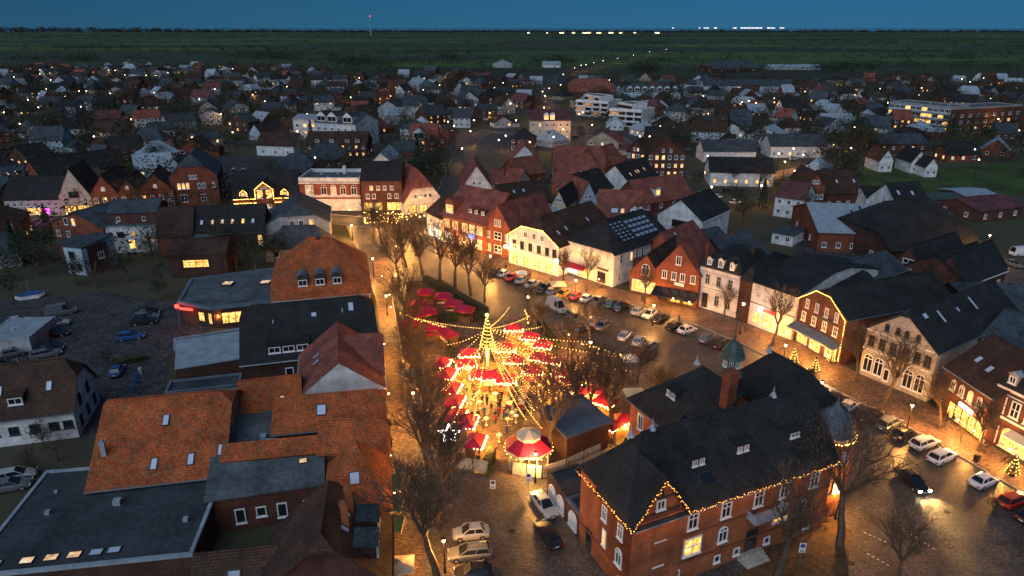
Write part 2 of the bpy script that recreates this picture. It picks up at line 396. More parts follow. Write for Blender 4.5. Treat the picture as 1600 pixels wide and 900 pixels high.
    for wn in wins:
        side, z, n_, ww, wh = wn[:5]; st = wn[5] if len(wn) > 5 else 'cross'; lt = wn[6] if len(wn) > 6 else 0; pk = wn[7] if len(wn) > 7 else 'lit'
        fmx = wn[8] if len(wn) > 8 else fm
        SL = W if side in 'fk' else D
        xs = [(i+.5)/n_*SL for i in range(n_)] if isinstance(n_, int) else [t*SL for t in n_]
        for i, x in enumerate(xs):
            on = (i in lt) if isinstance(lt, (set, tuple)) else rj.random() < lt
            window(root, face(side, x-ww/2, z), ww, wh, st, fmx, pk if on else 'glass', 'shop_window' if st in ('shop', 'shopx') else ('door' if st == 'door' else 'window'))
    def onslope(side, x, s_):
        """matrix with x along eave, y up the slope, z out of the slope; s_ = fraction up"""
        if side == 'f': F_ = Matrix.Translation((x, 0, he_))
        elif side == 'r': F_ = Matrix.Translation((W, x, he_)) @ Matrix.Rotation(math.pi/2, 4, 'Z')
        elif side == 'k': F_ = Matrix.Translation((W-x, D, he_)) @ Matrix.Rotation(math.pi, 4, 'Z')
        else: F_ = Matrix.Translation((0, D-x, he_)) @ Matrix.Rotation(-math.pi/2, 4, 'Z')
        if roof == 'flat': return T @ F_ @ Matrix.Translation((0, D*s_, 0.07))
        if roof == 'mansard': sp = mh/(mi+oh); run = (mi+oh)*s_; a_ = math.atan(sp); return T @ F_ @ Matrix.Translation((0, run-oh, sp*run+.1)) @ Matrix.Rotation(a_, 4, 'X')
        half = (S/2 if roof == 'pitch' else D); a_ = math.atan(slope)
        return T @ F_ @ Matrix.Translation((0, half*s_, slope*half*s_+0.12)) @ Matrix.Rotation(a_, 4, 'X')
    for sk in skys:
        side, fx, s_ = sk[:3]; ww = sk[3] if len(sk) > 3 else 0.8; wh = sk[4] if len(sk) > 4 else 1.3; pm = sk[5] if len(sk) > 5 else 'skylight_painted_sky'
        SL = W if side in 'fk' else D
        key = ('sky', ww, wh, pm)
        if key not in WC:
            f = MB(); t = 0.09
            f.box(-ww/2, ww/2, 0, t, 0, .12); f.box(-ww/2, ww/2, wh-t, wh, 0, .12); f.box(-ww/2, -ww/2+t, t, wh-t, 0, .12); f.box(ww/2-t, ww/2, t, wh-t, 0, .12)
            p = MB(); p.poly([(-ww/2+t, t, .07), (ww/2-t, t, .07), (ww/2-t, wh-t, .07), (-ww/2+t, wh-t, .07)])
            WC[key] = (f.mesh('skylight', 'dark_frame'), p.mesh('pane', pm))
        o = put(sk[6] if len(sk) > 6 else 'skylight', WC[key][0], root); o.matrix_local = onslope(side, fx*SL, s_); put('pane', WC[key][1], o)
    for dm in dorms:
        side, fx, s_, ww, wh = dm[:5]; kind = dm[5] if len(dm) > 5 else 'gable'; lt = dm[6] if len(dm) > 6 else None; dmat = dm[7] if len(dm) > 7 else 'stucco_white'; nw = dm[8] if len(dm) > 8 else 1
        SL = W if side in 'fk' else D
        Q = onslope(side, fx*SL, s_); p = Q.translation.copy(); rot = T.to_euler().z+{'f': 0, 'r': math.pi/2, 'k': math.pi, 'l': -math.pi/2}[side]
        bk = min((wh+0.4)/max(0.3, (slope if roof != 'mansard' else mh/(mi+oh)))+0.3, (S/2)*(1-s_)+0.2 if roof == 'pitch' else 3)
        q = MB(); q.box(-ww/2, ww/2, 0, bk, -0.5, wh); dr = q.build('dormer', dmat, root, p, rot)
        r = MB(); o = 0.15; h2 = ww*0.4
        if kind == 'gable':
            q2 = MB(); r.slab([[(-ww/2-o,-o,wh-.05),(0,-o,wh+h2),(0,bk+.6,wh+h2),(-ww/2-o,bk,wh-.05)],[(0,-o,wh+h2),(ww/2+o,-o,wh-.05),(ww/2+o,bk,wh-.05),(0,bk+.6,wh+h2)]], -0.08)
            q2.poly([(-ww/2,0,wh),(ww/2,0,wh),(0,0,wh+h2)]); q2.build('gable', dmat, dr)
        elif kind == 'arch':
            P = []
            for i in range(8):
                a0 = math.pi*i/8; a1 = math.pi*(i+1)/8; f_ = lambda a, y: ((ww/2+o)*math.cos(a), y, wh-0.1+h2*1.3*math.sin(a))
                P.append([f_(a0, -o), f_(a0, bk+.3), f_(a1, bk+.3), f_(a1, -o)][::-1])
            r.slab(P, -0.08); q2 = MB(); q2.poly([(ww/2*math.cos(math.pi*i/8), 0, wh+h2*1.15*math.sin(math.pi*i/8)) for i in range(9)]); q2.build('gable', dmat, dr)
        else:
            r.slab([[(-ww/2-o,-o-.1,wh),(ww/2+o,-o-.1,wh),(ww/2+o,bk,wh+.35),(-ww/2-o,bk,wh+.35)]], -0.12)
        r.build('dormer_roof', dm[9] if len(dm) > 9 else rm, dr)
        w1 = ww/nw-0.3
        for i in range(nw):
            f, pp = win_mesh(w1, wh-0.3, 'sash', fm); x = -ww/2+ww/nw*i+0.15
            put('window', f, dr, (x, 0, 0.12)); kk = (id(pp), lt or 'glass')
            if kk not in PC: PC[kk] = pp.mesh('pane', lt or 'glass')
            put('pane', PC[kk], dr, (x, 0, 0.12))
    for ch in chim:
        fx, fy, hh2 = ch[:3]; cw = ch[3] if len(ch) > 3 else 0.7; cm = ch[4] if len(ch) > 4 else 'brick_red'
        q = MB(); x, y = fx*W, fy*D
        q.box(x-cw/2, x+cw/2, y-cw/2, y+cw/2, he_, he_+hr*0.6+hh2); q.box(x-cw/2-.08, x+cw/2+.08, y-cw/2-.08, y+cw/2+.08, he_+hr*0.6+hh2, he_+hr*0.6+hh2+.18)
        q.box(x-cw/4, x+cw/4, y-cw/4, y+cw/4, he_+hr*0.6+hh2+.18, he_+hr*0.6+hh2+.45); add(q, 'chimney', cm)
    for bd in band:   # horizontal mouldings: (side, z, height, depth, mat)
        side, z, h_, dp_, bm_ = bd; SL = W if side in 'fk' else D
        q = MB(); q.box(-0.05, SL+0.05, -dp_, 0, 0, h_); o = q.build('moulding', bm_, root); o.matrix_local = face(side, 0, z)
    FOOT.append((a, ang, W, D))
    return dict(T=T, W=W, D=D, he=he, face=face, onslope=onslope, a=a, ang=ang, u=Vector((math.cos(ang), math.sin(ang), 0)), v=v)
FOOT = []
def inside_foot(x, y, mrg=1.5):
    for a, ang, W, D in FOOT:
        dx, dy = x-a.x, y-a.y
        if abs(dx)+abs(dy) > 120: continue
        p = dx*math.cos(ang)+dy*math.sin(ang); q = -dx*math.sin(ang)+dy*math.cos(ang)
        if -mrg < p < W+mrg and -mrg < q < D+mrg: return True
    return False
def house(name, label, cat, *blocks, group=None):
    b0 = blocks[0]
    hh = b0.get('he', 6) if b0.get('g') is None else b0['g']
    a = Vector((*b0['A'][:2], 0)) if b0.get('world') else at(b0['A'][0], b0['A'][1], hh)
    a.z = 0; root = thing(name, label, cat, a, 0, group)
    root['_i'] = 1; del root['_i']
    infos = [block(root, **b_) for b_ in blocks]
    return root, infos
def lightstring(label, pts, step=0.5, r=0.07, mat='bulb', sag=0.0, name='light_string', group=None, base=True, energy=0, jit=0.0):
    """bulbs on a cable through the points"""
    rr = random.Random(int(pts[0][0]*100)); root = thing(name, label, 'string lights', Vector(pts[0]), 0, group); o = Vector(pts[0]); cb = MB(); bb = MB()
    for i in range(len(pts)-1):
        p, q = Vector(pts[i]), Vector(pts[i+1]); n = max(2, int((q-p).length/step)); last = p-o
        for j in range(1, n+1):
            t = j/n; x = p.lerp(q, t)-o; x.z -= sag*4*t*(1-t)
            cb.tube(last, x, 0.02, 0.02, 3); last = x
            bb.ball((x.x+rr.uniform(-jit, jit), x.y+rr.uniform(-jit, jit), x.z+rr.uniform(-jit, jit)*1.5-0.05), r*rr.uniform(0.75, 1.25), 4)
    cb.build('cable', 'black_metal', root); bb.build('bulbs', mat, root, kind='stuff')
    return root
def plight(loc, energy, color=(1.0, 0.43, 0.09), r=0.3, parent=None):
    ld = bpy.data.lights.new('lamp_light', 'POINT'); ld.energy = energy; ld.color = color; ld.shadow_soft_size = r
    o = bpy.data.objects.new('lamp_light', ld); COL.objects.link(o); o.location = loc
    if parent is not None: o.parent = parent
    return o

def prism(root, pts, h, wall, rm, rim, wins=()):
    """walls and flat roof over a polygon of corner points (pixels at height h), counter-clockwise seen from above"""
    P = [at(x, y, h)-root.location for x, y in pts]; q = MB()
    for i in range(len(P)):
        a, b_ = P[i], P[(i+1) % len(P)]; q.poly([(a.x, a.y, 0), (b_.x, b_.y, 0), (b_.x, b_.y, h), (a.x, a.y, h)])
    q.build('wall', wall, root)
    c = sum(P, Vector())/len(P); O = [(p-c)*1.06+c for p in P]; I2 = [(p-c)*1.0+c for p in P]
    q = MB(); q.poly([(p.x, p.y, h+.12) for p in I2]); q.build('roof', rm, root)
    for i in range(len(P)):
        j = (i+1) % len(P); q = MB(); a, b_, c_, d = O[i], O[j], I2[j], I2[i]
        q.poly([(a.x, a.y, h-.25), (b_.x, b_.y, h-.25), (b_.x, b_.y, h+.35), (a.x, a.y, h+.35)]); q.poly([(a.x, a.y, h+.35), (b_.x, b_.y, h+.35), (c_.x, c_.y, h+.35), (d.x, d.y, h+.35)])
        q.poly([(d.x, d.y, h+.35), (c_.x, c_.y, h+.35), (c_.x, c_.y, h+.1), (d.x, d.y, h+.1)]); q.poly([(d.x, d.y, h-.25), (c_.x, c_.y, h-.25), (b_.x, b_.y, h-.25), (a.x, a.y, h-.25)]); q.build('parapet', rim, root)
    for e, f, z, ww, wh, st, pn, fm in wins:
        a, b_ = P[e], P[(e+1) % len(P)]; u = (b_-a); L = u.length; ang = math.atan2(u.y, u.x); x = L*f-ww/2
        window(root, Matrix.Translation(Vector((a.x, a.y, 0))) @ Matrix.Rotation(ang, 4, 'Z') @ Matrix.Translation((x, 0, z)), ww, wh, st, fm, pn, 'window')
# ================================================================ the brick town hall
def off(base, u, v, x, y): return (base[0]+u[0]*x+v[0]*y, base[1]+u[1]*x+v[1]*y)
TH = (11.2, 51.1); TU = (0.9117, 0.4109); TV = (-0.4109, 0.9117)
def th(x, y): return off(TH, TU, TV, x, y)
def tb(x0, x1, y0, d, **k): return dict(A=th(x0, y0), B=th(x1, y0), d=d, world=True, **k)
lit1 = {1}
town, ti = house('town_hall', 'red brick town hall with black slate roof, copper cupola and fairy lights along its eaves', 'town hall',
  tb(0, 25.5, 0, 9.6, he=9.1, hr=6.0, k0=0.85, k1=0.2, wall='brick_orange', rm='tile_black', oh=0.45, gut='zinc_dark', wname='wall',
     wins=[('f', 6.2, [0.125, 0.275, 0.435, 0.60, 0.735, 0.90], 1.25, 1.9, 'cross'),
           ('f', 3.2, [0.125, 0.435, 0.85], 1.2, 1.9, 'arch'), ('f', 3.0, [0.285], 2.2, 2.1, 'tri', {0}), ('f', 3.2, [0.735], 2.0, 2.1, 'tri', {0}),
           ('f', 0.7, [0.22, 0.42, 0.52, 0.68, 0.9], 0.8, 0.9, 'plain'), ('f', 0.2, [0.59], 1.6, 3.2, 'door', 0, 'lit', 'timber'),
           ('l', 6.0, [0.50, 0.80], 0.9, 1.7, 'cross'), ('l', 3.0, [0.52], 0.7, 2.0, 'sash', {0}), ('l', 2.8, [0.80], 1.1, 2.0, 'arch'),
           ('l', 0.6, [0.85], 0.8, 1.0, 'plain'), ('l', 0.2, [0.22], 1.1, 2.6, 'door', 0, 'lit', 'dark_frame')],
     dorms=[('f', 0.34, 0.42, 1.7, 1.0, 'shed', None, 'dark_frame', 2), ('f', 0.56, 0.42, 1.7, 1.0, 'shed', None, 'dark_frame', 2), ('f', 0.83, 0.40, 1.5, 0.9, 'shed', None, 'dark_frame', 1)],
     skys=[('f', 0.36, 0.16, 1.7, 1.3, 'glass')], band=[('f', 5.6, 0.18, 0.08, 'brick_red'), ('f', 2.3, 0.22, 0.1, 'brick_red'), ('l', 2.3, 0.22, 0.1, 'brick_red')]),
  tb(0, 5.7, -0.12, 6.0, he=9.1, hr=4.6, ax='v', wall='brick_orange', rm='tile_black', oh=0.4, wins=[('f', 10.0, [0.5], 1.0, 1.1, 'sash')],
     band=[('f', 9.0, 0.25, 0.14, 'brick_red')]),
  tb(13, 25, 8, 12, he=9.0, hr=5.4, ax='v', k0=0, k1=1, wall='brick_orange', rm='tile_black', oh=0.45, gut='zinc_dark',
     wins=[('l', 5.6, [0.2, 0.6], 1.1, 2.2, 'sash'), ('l', 2.4, [0.3, 0.7], 1.1, 2.0, 'sash')], dorms=[('l', 0.42, 0.35, 1.8, 1.0, 'shed', None, 'dark_frame', 2)], skys=[('l', 0.75, 0.15, 1.6, 1.2, 'glass')]),
  tb(22.5, 33.2, 3.5, 13.5, he=9.0, hr=6.4, ax='v', k0=0.7, k1=0.9, wall='brick_orange', rm='tile_black', oh=0.45, gut='zinc_dark',
     wins=[('r', 5.6, 4, 1.1, 2.0, 'cross'), ('r', 2.2, 4, 1.1, 2.0, 'cross', 0.3)]))
def town_part(): pass
rl = town.location
def tl(x, y, z=0): p = th(x, y); return (p[0]-rl.x, p[1]-rl.y, z)
# cupola
q = MB(); q.frame(1.15, 0, 1.15, 2.0, 8, a0=R(22.5)); cu = q.build('cupola', 'dark_frame', town, tl(20.6, 11.6, 15.2), math.atan2(TU[1], TU[0])); cu.scale = (.8, .8, .9)
q = MB(); q.frame(1.9, 0, 1.25, 0.55, 8, a0=R(22.5)); q.build('cupola_skirt', 'copper', cu, (0, 0, -0.5))
for i in range(8):
    a = R(45*i); f, p_ = win_mesh(0.62, 1.1, 'cross', 'white_paint'); o = put('window', f, cu, (0,0,0)); o.matrix_local = Matrix.Rotation(a, 4, 'Z') @ Matrix.Translation((-0.31, -1.07, 0.6))
q = MB(); pr = [(1.85, 1.85), (1.55, 2.15), (1.42, 2.7), (1.15, 3.3), (0.7, 3.8), (0.25, 4.05), (0.1, 4.2)]
for i in range(len(pr)-1): q.frame(pr[i][0], pr[i][1], pr[i+1][0], pr[i+1][1], 8, cap=(i in (0, len(pr)-2)), a0=R(22.5))
q.build('dome', 'copper', cu)
for i in range(8):
    q = MB(); a = R(22.5+45*i)
    for j in range(1, len(pr)-1):
        q.tube((pr[j][0]*math.cos(a), pr[j][0]*math.sin(a), pr[j][1]), (pr[j+1][0]*math.cos(a), pr[j+1][0]*math.sin(a), pr[j+1][1]), .05, .05, 4)
    q.build('dome_rib', 'copper', cu)
q = MB(); q.tube((0,0,4.1), (0,0,8.6), 0.09, 0.03, 6); q.ball((0,0,4.6), 0.25, 8); q.ball((0,0,7.3), 0.16, 6); q.box(-.5, .5, -.02, .02, 7.9, 8.1); q.build('weather_vane', 'copper', cu)
# tall chimney, finials
q = MB(); q.box(-.6, .6, -.6, .6, 0, 6.0); q.box(-.72, .72, -.72, .72, 5.4, 5.7); q.box(-.7, .7, -.7, .7, 6.0, 6.25); q.build('chimney', 'brick_red', town, tl(17.6, 8.4, 11.0), 0.42)
for (x, y, z) in ((2.6, 5.0, 15.0), (5.0, 4.9, 15.2), (19, 15.6, 14.4), (27.6, 13, 15.4), (20.5, 4.9, 15.2)):
    q = MB(); q.frame(0.45, 0, 0.12, 0.6, 6); q.tube((0,0,.5), (0,0,1.3), .05, .02, 5); q.ball((0,0,.85), .12, 6); q.build('finial', 'zinc', town, tl(x, y, z))
# corner turret
q = MB(); q.frame(2.0, 0, 2.0, 10.2, 10); tu = q.build('turret', 'brick_orange', town, tl(28.0, 2.8, 0))
q = MB(); q.frame(2.35, 10.1, 2.35, 10.4, 12); q.build('turret_cornice', 'stone', tu)
q = MB(); pr = [(2.3, 10.4), (2.15, 11.2), (1.7, 12.1), (1.0, 12.8), (0.4, 13.2), (0.12, 13.9)]
for i in range(len(pr)-1): q.frame(pr[i][0], pr[i][1], pr[i+1][0], pr[i+1][1], 12, cap=i == 4)
q.tube((0,0,13.8), (0,0,15.4), .06, .02, 5); q.build('turret_dome', 'zinc_dark', tu)
for i in range(10):
    for z in (7.0, 3.4):
        f, p_ = win_mesh(0.8, 1.7, 'cross', 'white_paint'); o = put('window', f, tu); o.matrix_local = Matrix.Rotation(R(36*i+18), 4, 'Z') @ Matrix.Translation((-0.4, -1.92, z))
# balcony and porch steps
q = MB(); q.box(0, 4.4, -1.3, 0, 0, 0.16)
for x in (0, 4.34): q.box(x, x+.06, -1.3, 0, .16, 1.0)
q.box(0, 4.4, -1.3, -1.24, 0.95, 1.03)
for i in range(23): q.box(i*.19+.02, i*.19+.06, -1.29, -1.25, .16, .95)
q.build('balcony', 'zinc', town, tl(14.0, -0.02, 5.1), math.atan2(TU[1], TU[0]))
for i in range(4):
    q = MB(); q.box(0, 3, -1.6+.35*i, 0, .17*i, .17*i+.17); q.build('step', 'stone', town, tl(13.5, -0.05, 0), math.atan2(TU[1], TU[0]))
# decorative timber on the gable
q = MB(); q.box(0.7, 5.0, -.12, 0, 10.0-.5, 10.0-.3); q.box(1.4, 4.3, -.12, 0, 11.3, 11.45); q.box(2.75, 2.95, -.12, 0, 11.4, 13.2)
for i in range(5):
    for k in range(6):
        a0 = math.pi*k/6; a1 = math.pi*(k+1)/6; cx = 1.1+i*.88
        q.tube((cx+.32*math.cos(a0), -.1, 9.62+.32*math.sin(a0)), (cx+.32*math.cos(a1), -.1, 9.62+.32*math.sin(a1)), .05, .05, 4)
q.build('gable_timber', 'timber', town, tl(0, -0.14, 0), math.atan2(TU[1], TU[0]))
def tp(x, y, z): p = th(x, y); return (p[0], p[1], z)
lightstring('warm fairy lights along the left eave of the town hall', [tp(-.55, 9.6, 8.9), tp(-.55, -.6, 8.9)], 0.22, 0.06, 'bulb_soft', jit=.09)
lightstring('warm fairy lights outlining the steep front gable of the town hall', [tp(-.5, -.7, 8.9), tp(2.85, -.7, 13.5), tp(6.1, -.7, 8.9)], 0.22, 0.06, 'bulb_soft', jit=.09)
lightstring('warm fairy lights along the long front eave of the town hall', [tp(6.1, -.65, 8.9), tp(17.2, -.65, 8.9), tp(17.7, -.65, 9.2), tp(18.2, -.65, 8.9), tp(25.8, -.6, 8.9)], 0.22, 0.055, 'bulb_soft', jit=.09)
lightstring('ring of orange bulbs around the corner turret of the town hall', [tp(28+2.5*math.cos(R(a)), 2.8+2.5*math.sin(R(a)), 10.0) for a in range(170, 351, 15)], 0.3, 0.11, 'bulb', jit=.05)
for i in range(8): plight(tp(1+3.2*i, -1.3, 8.6), 26, (1, .42, .10), .3)
for i in range(3): plight(tp(-1.3, 1+3.5*i, 8.6), 24, (1, .42, .10), .3)
# garages beside the town hall
house('garage', 'low brick garage row with flat black roof beside the left wall of the town hall', 'garage',
  dict(A=th(.2, 12.9), B=th(4.2, 12.9), d=4.6, world=True, he=2.9, hr=0, roof='flat', rm='flat_dark', wall='brick_brown', gut='dark_frame', wins=[('l', .1, [.28, .72], 1.7, 2.2, 'arch', 1, 'white_paint')]),
  dict(A=th(.2, 9.75), B=th(4.2, 9.75), d=3.1, world=True, he=2.7, hr=0, roof='flat', rm='flat_dark', wall='brick_brown', gut='zinc_dark', wins=[('l', .1, [.5], 1.8, 2.1, 'arch', 1, 'white_paint')]))
# ================================================================ left side, front to back
house('tiled_house', 'big house under one wide plain orange tiled roof with three skylights, front left', 'house',
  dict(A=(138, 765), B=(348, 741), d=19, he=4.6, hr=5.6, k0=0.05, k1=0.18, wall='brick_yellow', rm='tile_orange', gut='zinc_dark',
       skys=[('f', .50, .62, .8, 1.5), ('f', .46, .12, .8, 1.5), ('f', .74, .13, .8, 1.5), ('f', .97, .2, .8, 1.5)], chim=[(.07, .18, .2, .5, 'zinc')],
       wins=[('f', 1, 4, 1.2, 1.4), ('r', 1, 3, 1.2, 1.4)]))
house('flat_roofed_hall', 'long low hall with a dark flat roof and a row of square rooflights, bottom left', 'hall',
  dict(A=(-60, 905), B=(300, 868), d=16.5, he=4, hr=0, roof='flat', wall='brick_dark', rm='flat_dark', gut='zinc', par=0.25,
       skys=[('f', t, .06+.004*i, 1.3, 1.0, 'lit_pale' if i in (1, 2, 3) else 'skylight_painted_sky') for i, t in enumerate((.10, .24, .345, .445, .54, .62))]))
house('flat_extension', 'low grey flat roofed extension right of the bottom left hall', 'extension',
  dict(A=(205, 858), B=(318, 836), d=11.5, he=3.2, hr=0, roof='flat', wall='brick_brown', rm='flat_dark', gut='flat_dark', par=.2, wins=[('r', .8, 3, 1.2, 1.4)]))
house('courtyard_house', 'brick courtyard wing with grey sheet roof and white framed doors behind the dark gabled house', 'house',
  dict(A=(322, 783), B=(505, 757), d=(508, 712), he=4.4, hr=1.6, roof='shed', wall='brick_brown', rm='bitumen', oh=.2,
       wins=[('f', .9, [.26, .62], 1.1, 1.9, 'plain'), ('f', 1.4, [.44, .85], 1.1, 1.3, 'plain')], skys=[('f', .82, .55, 1.0, .8, 'lit_pale')]),
  dict(A=(345, 722), B=(540, 703), d=1.9, he=6.0, hr=1.0, roof='shed', wall='brick_brown', rm='tile_orange', oh=.1),
  dict(A=(352, 707), B=(432, 700), d=9, he=5.6, hr=0, roof='flat', wall='brick_brown', rm='bitumen', gut='zinc_dark', par=.15, skys=[('f', .85, .12, 1.5, 1.0, 'skylight_painted_sky')]))
house('long_tiled_house', 'house with a large orange tiled mansard front and one blue skylight beside the lane', 'house',
  dict(A=(428, 676), B=(601, 660), d=7.6, he=6.4, hr=2.5, k0=.35, k1=.3, wall='brick_red', rm='tile_orange', gut='zinc_dark',
       skys=[('f', .42, .35, 1.2, 1.5)], wins=[('r', 3.6, 3, 1.2, 1.4, 'cross', .3), ('r', .3, 2, 3, 2.2, 'shop', 1, 'lit_shop')]),
  dict(A=(500, 705), B=(603, 700), d=5, he=6.2, hr=2.5, k0=0, k1=.3, wall='brick_red', rm='tile_orange'))
house('pyramid_roofed_house', 'corner house with a pointed orange hipped roof, above the green awnings', 'house',
  dict(A=(508, 802), B=(608, 790), d=8.6, he=6.4, hr=5.4, k0=1, k1=1, wall='brick_orange', rm='tile_orange', gut='dark_frame',
       skys=[('f', .48, .34, 1.1, 1.3), ('r', .55, .3, .8, 1.5, 'lit')], wins=[('r', 3.3, 3, 1.1, 1.3, 'cross', .4), ('r', .3, [.5], 5, 2.3, 'shop', 1, 'lit_shop')]))
house('dark_gabled_house', 'dark tiled house with two slim orange brick chimneys, bottom edge left of the lane', 'house',
  dict(A=(408, 928), B=(607, 905), d=8.4, he=6.0, hr=5.0, ax='v', k0=0.2, k1=0.1, wall='brick_dark', rm='tile_brown', gut='dark_frame',
       skys=[('r', .80, .6, .7, 1.0), ('r', .6, .62, .7, 1.0), ('r', .35, .62, .7, 1.0)], chim=[(.68, .72, 2.6, .6, 'brick_orange'), (.66, .45, 2.6, .6, 'brick_orange'), (.5, .93, .3, .7, 'brick_brown')],
       dorms=[('r', .72, .18, 2.3, 1.4, 'shed', None, 'brick_dark', 1, 'slate'), ('r', .32, .18, 2.3, 1.4, 'shed', None, 'brick_dark', 1, 'slate')],
       wins=[('r', 3.3, 4, 1.0, 1.3, 'cross', .2), ('r', .3, 2, 4.5, 2.2, 'shop', 1, 'lit_shop')]),
  dict(A=(300, 945), B=(425, 930), d=6.5, he=4.2, hr=2.6, k0=.0, k1=0, wall='brick_dark', rm='tile_brown', skys=[('f', .5, .2, 1.2, 1.6, 'zinc')]))
house('pale_gabled_house', 'brick house with a broad blank cream gable facing the viewer, beside the lane', 'house',
  dict(A=(464, 620), B=(601, 604), d=13.5, he=6.2, hr=4.4, ax='v', wall='stucco_white', rm='tile_red', oh=.15, gut='zinc',
       skys=[('l', .45, .35, .8, 1.4), ('l', .6, .35, .8, 1.4)]),
  dict(A=(374, 652), B=(470, 640), d=8, he=5.4, hr=3.0, k0=0, k1=0, wall='brick_red', rm='tile_orange', oh=.25, skys=[('f', .72, .2, .9, 1.2, 'lit_pale')]),
  dict(A=(540, 588), B=(599, 583), d=10, he=6.6, hr=3.8, k0=0, k1=.1, wall='brick_red', rm='tile_red', oh=.25, wins=[('r', 3.6, 3, 1.2, 1.4, 'cross'), ('r', .3, 2, 3.5, 2.2, 'shop', 1, 'lit_shop')]))
house('black_roofed_house', 'wide house with a black mansard roof and a strip dormer of four white windows', 'house',
  dict(A=(378, 569), B=(590, 545), d=16, he=5.8, hr=5.8, k0=.22, k1=.25, wall='brick_dark', rm='tile_black', gut='zinc',
       skys=[('f', .83, .72, .9, 1.7), ('f', .54, .68, .9, .9), ('f', .23, .62, .3, .9), ('f', .76, .7, .3, 1)],
       dorms=[('f', .34, .10, 6.0, 1.3, 'shed', None, 'brick_dark', 3), ('f', .62, .10, 4.0, 1.3, 'shed', None, 'brick_dark', 2)],
       wins=[('f', 2.2, [.33, .5], 1.2, 2.2, 'plain'), ('r', 3.2, 3, 1.2, 1.5, 'cross', .2), ('r', .3, 2, 4.5, 2.2, 'shop', 1, 'lit_shop')]))
house('red_roofed_villa', 'villa with a steep red roof and three round topped dormers in a row', 'house',
  dict(A=(427, 468), B=(577, 455), d=20, he=5.6, hr=8.2, k0=.75, k1=.75, wall='brick_red', rm='tile_orange', gut='zinc', oh=.5,
       dorms=[('f', .31, .16, 1.9, 1.5, 'arch', 'glass', 'dark_frame', 1, 'zinc_dark'), ('f', .49, .16, 1.9, 1.5, 'arch', 'glass', 'dark_frame', 1, 'zinc_dark'), ('f', .67, .16, 1.9, 1.5, 'arch', 'glass', 'dark_frame', 1, 'zinc_dark'),
              ('r', .35, .2, 4, 1.6, 'shed', None, 'zinc_dark', 2, 'zinc_dark'), ('l', .6, .2, 4, 1.6, 'shed', None, 'zinc_dark', 2, 'zinc_dark'), ('r', .75, .2, 3, 1.6, 'shed', None, 'zinc_dark', 2, 'zinc_dark')],
       wins=[('r', 2.8, 5, 1.2, 1.6, 'cross', .2), ('r', .3, 3, 3.5, 2.2, 'shop', 1, 'lit_shop')], chim=[(.5, .5, 3.2, .9, 'brick_dark')]))
cl_ = thing('clinic', 'low modern pavilion with a faceted grey flat roof, lit office windows and a red sign', 'pavilion', (*at(331, 481, 4.2)[:2], 0))
prism(cl_, [(283, 472), (331, 481), (436, 470), (452, 424), (420, 422), (302, 438)], 4.2, 'brick_brown', 'bitumen', 'zinc_dark', [(1, .27, .8, 3.6, 2.3, 'shop', 'lit_shop', 'dark_frame'), (1, .70, .8, 3.6, 2.3, 'shop', 'lit_shop', 'dark_frame'), (0, .62, .2, 1.6, 2.8, 'door', 'lit_shop', 'dark_frame'), (0, .9, .8, 1.0, 2.3, 'sash', 'lit_shop', 'dark_frame')])
for x_, y_ in ((356, 444), (415, 442)):
    q = MB(); c_ = at(x_, y_, 4.5)-cl_.location; q.box(-1, 1, -1, 1, 0, .45); rl_ = q.build('rooflight', 'dark_frame', cl_, (c_.x, c_.y, 4.3)); q = MB(); q.poly([(-.85, -.85, .47), (.85, -.85, .47), (.85, .85, .47), (-.85, .85, .47)]); q.build('pane', 'lit_pale', rl_)
FOOT.append((at(283, 474, 4.2), .0, 17, 12))
house('carport', 'pale sloping sheet canopy over the yard between the clinic and the black roofed house', 'canopy',
  dict(A=(274, 577), B=(378, 560), d=(300, 535), he=3.2, hr=.6, roof='shed', wall='brick_dark', rm='zinc', oh=.1))
house('garden_store', 'small flat roofed yard building with a dark roof and pale rim below the clinic', 'shed',
  dict(A=(272, 548), B=(384, 530), d=4.5, he=2.6, hr=0, roof='flat', wall='brick_dark', rm='flat_dark', gut='zinc', par=.35))
house('yard_block', 'narrow flat roofed service block with grey roof right above the big orange roof', 'shed',
  dict(A=(258, 616), B=(374, 603), d=3.6, he=3.4, hr=0, roof='flat', wall='concrete', rm='flat_dark', gut='zinc_dark', par=.3))
house('white_house', 'white rendered house with a dark roof and gable end by the car park, left edge', 'house',
  dict(A=(-60, 662), B=(113, 641), d=10, he=4.2, hr=5.4, k0=0, k1=0.35, wall='stucco_white', rm='tile_brown', gut='zinc_dark',
       skys=[('f', .77, .4, .8, 1.4), ('f', .31, .4, .8, 1.4)], dorms=[('f', .48, .2, 2, 1.3, 'shed', None, 'dark_frame', 1)],
       wins=[('f', 1.6, [.1, .25, .43, .62, .8, .93], 1.2, 1.2, 'sash', 0, 'lit', 'dark_frame'), ('r', 3.6, [.3, .65], .9, 1.6, 'sash', 0, 'lit', 'dark_frame'), ('r', 1, [.2, .5, .8], .9, 1.4, 'sash', 0, 'lit', 'dark_frame')]))
house('garage_shed', 'long shed with a ribbed pale roof beside the parked cars, left edge', 'shed',
  dict(A=(-30, 532), B=(45, 528), d=9, he=2.8, hr=0, roof='flat', wall='stucco_grey', rm='zinc', gut='zinc', par=.15))

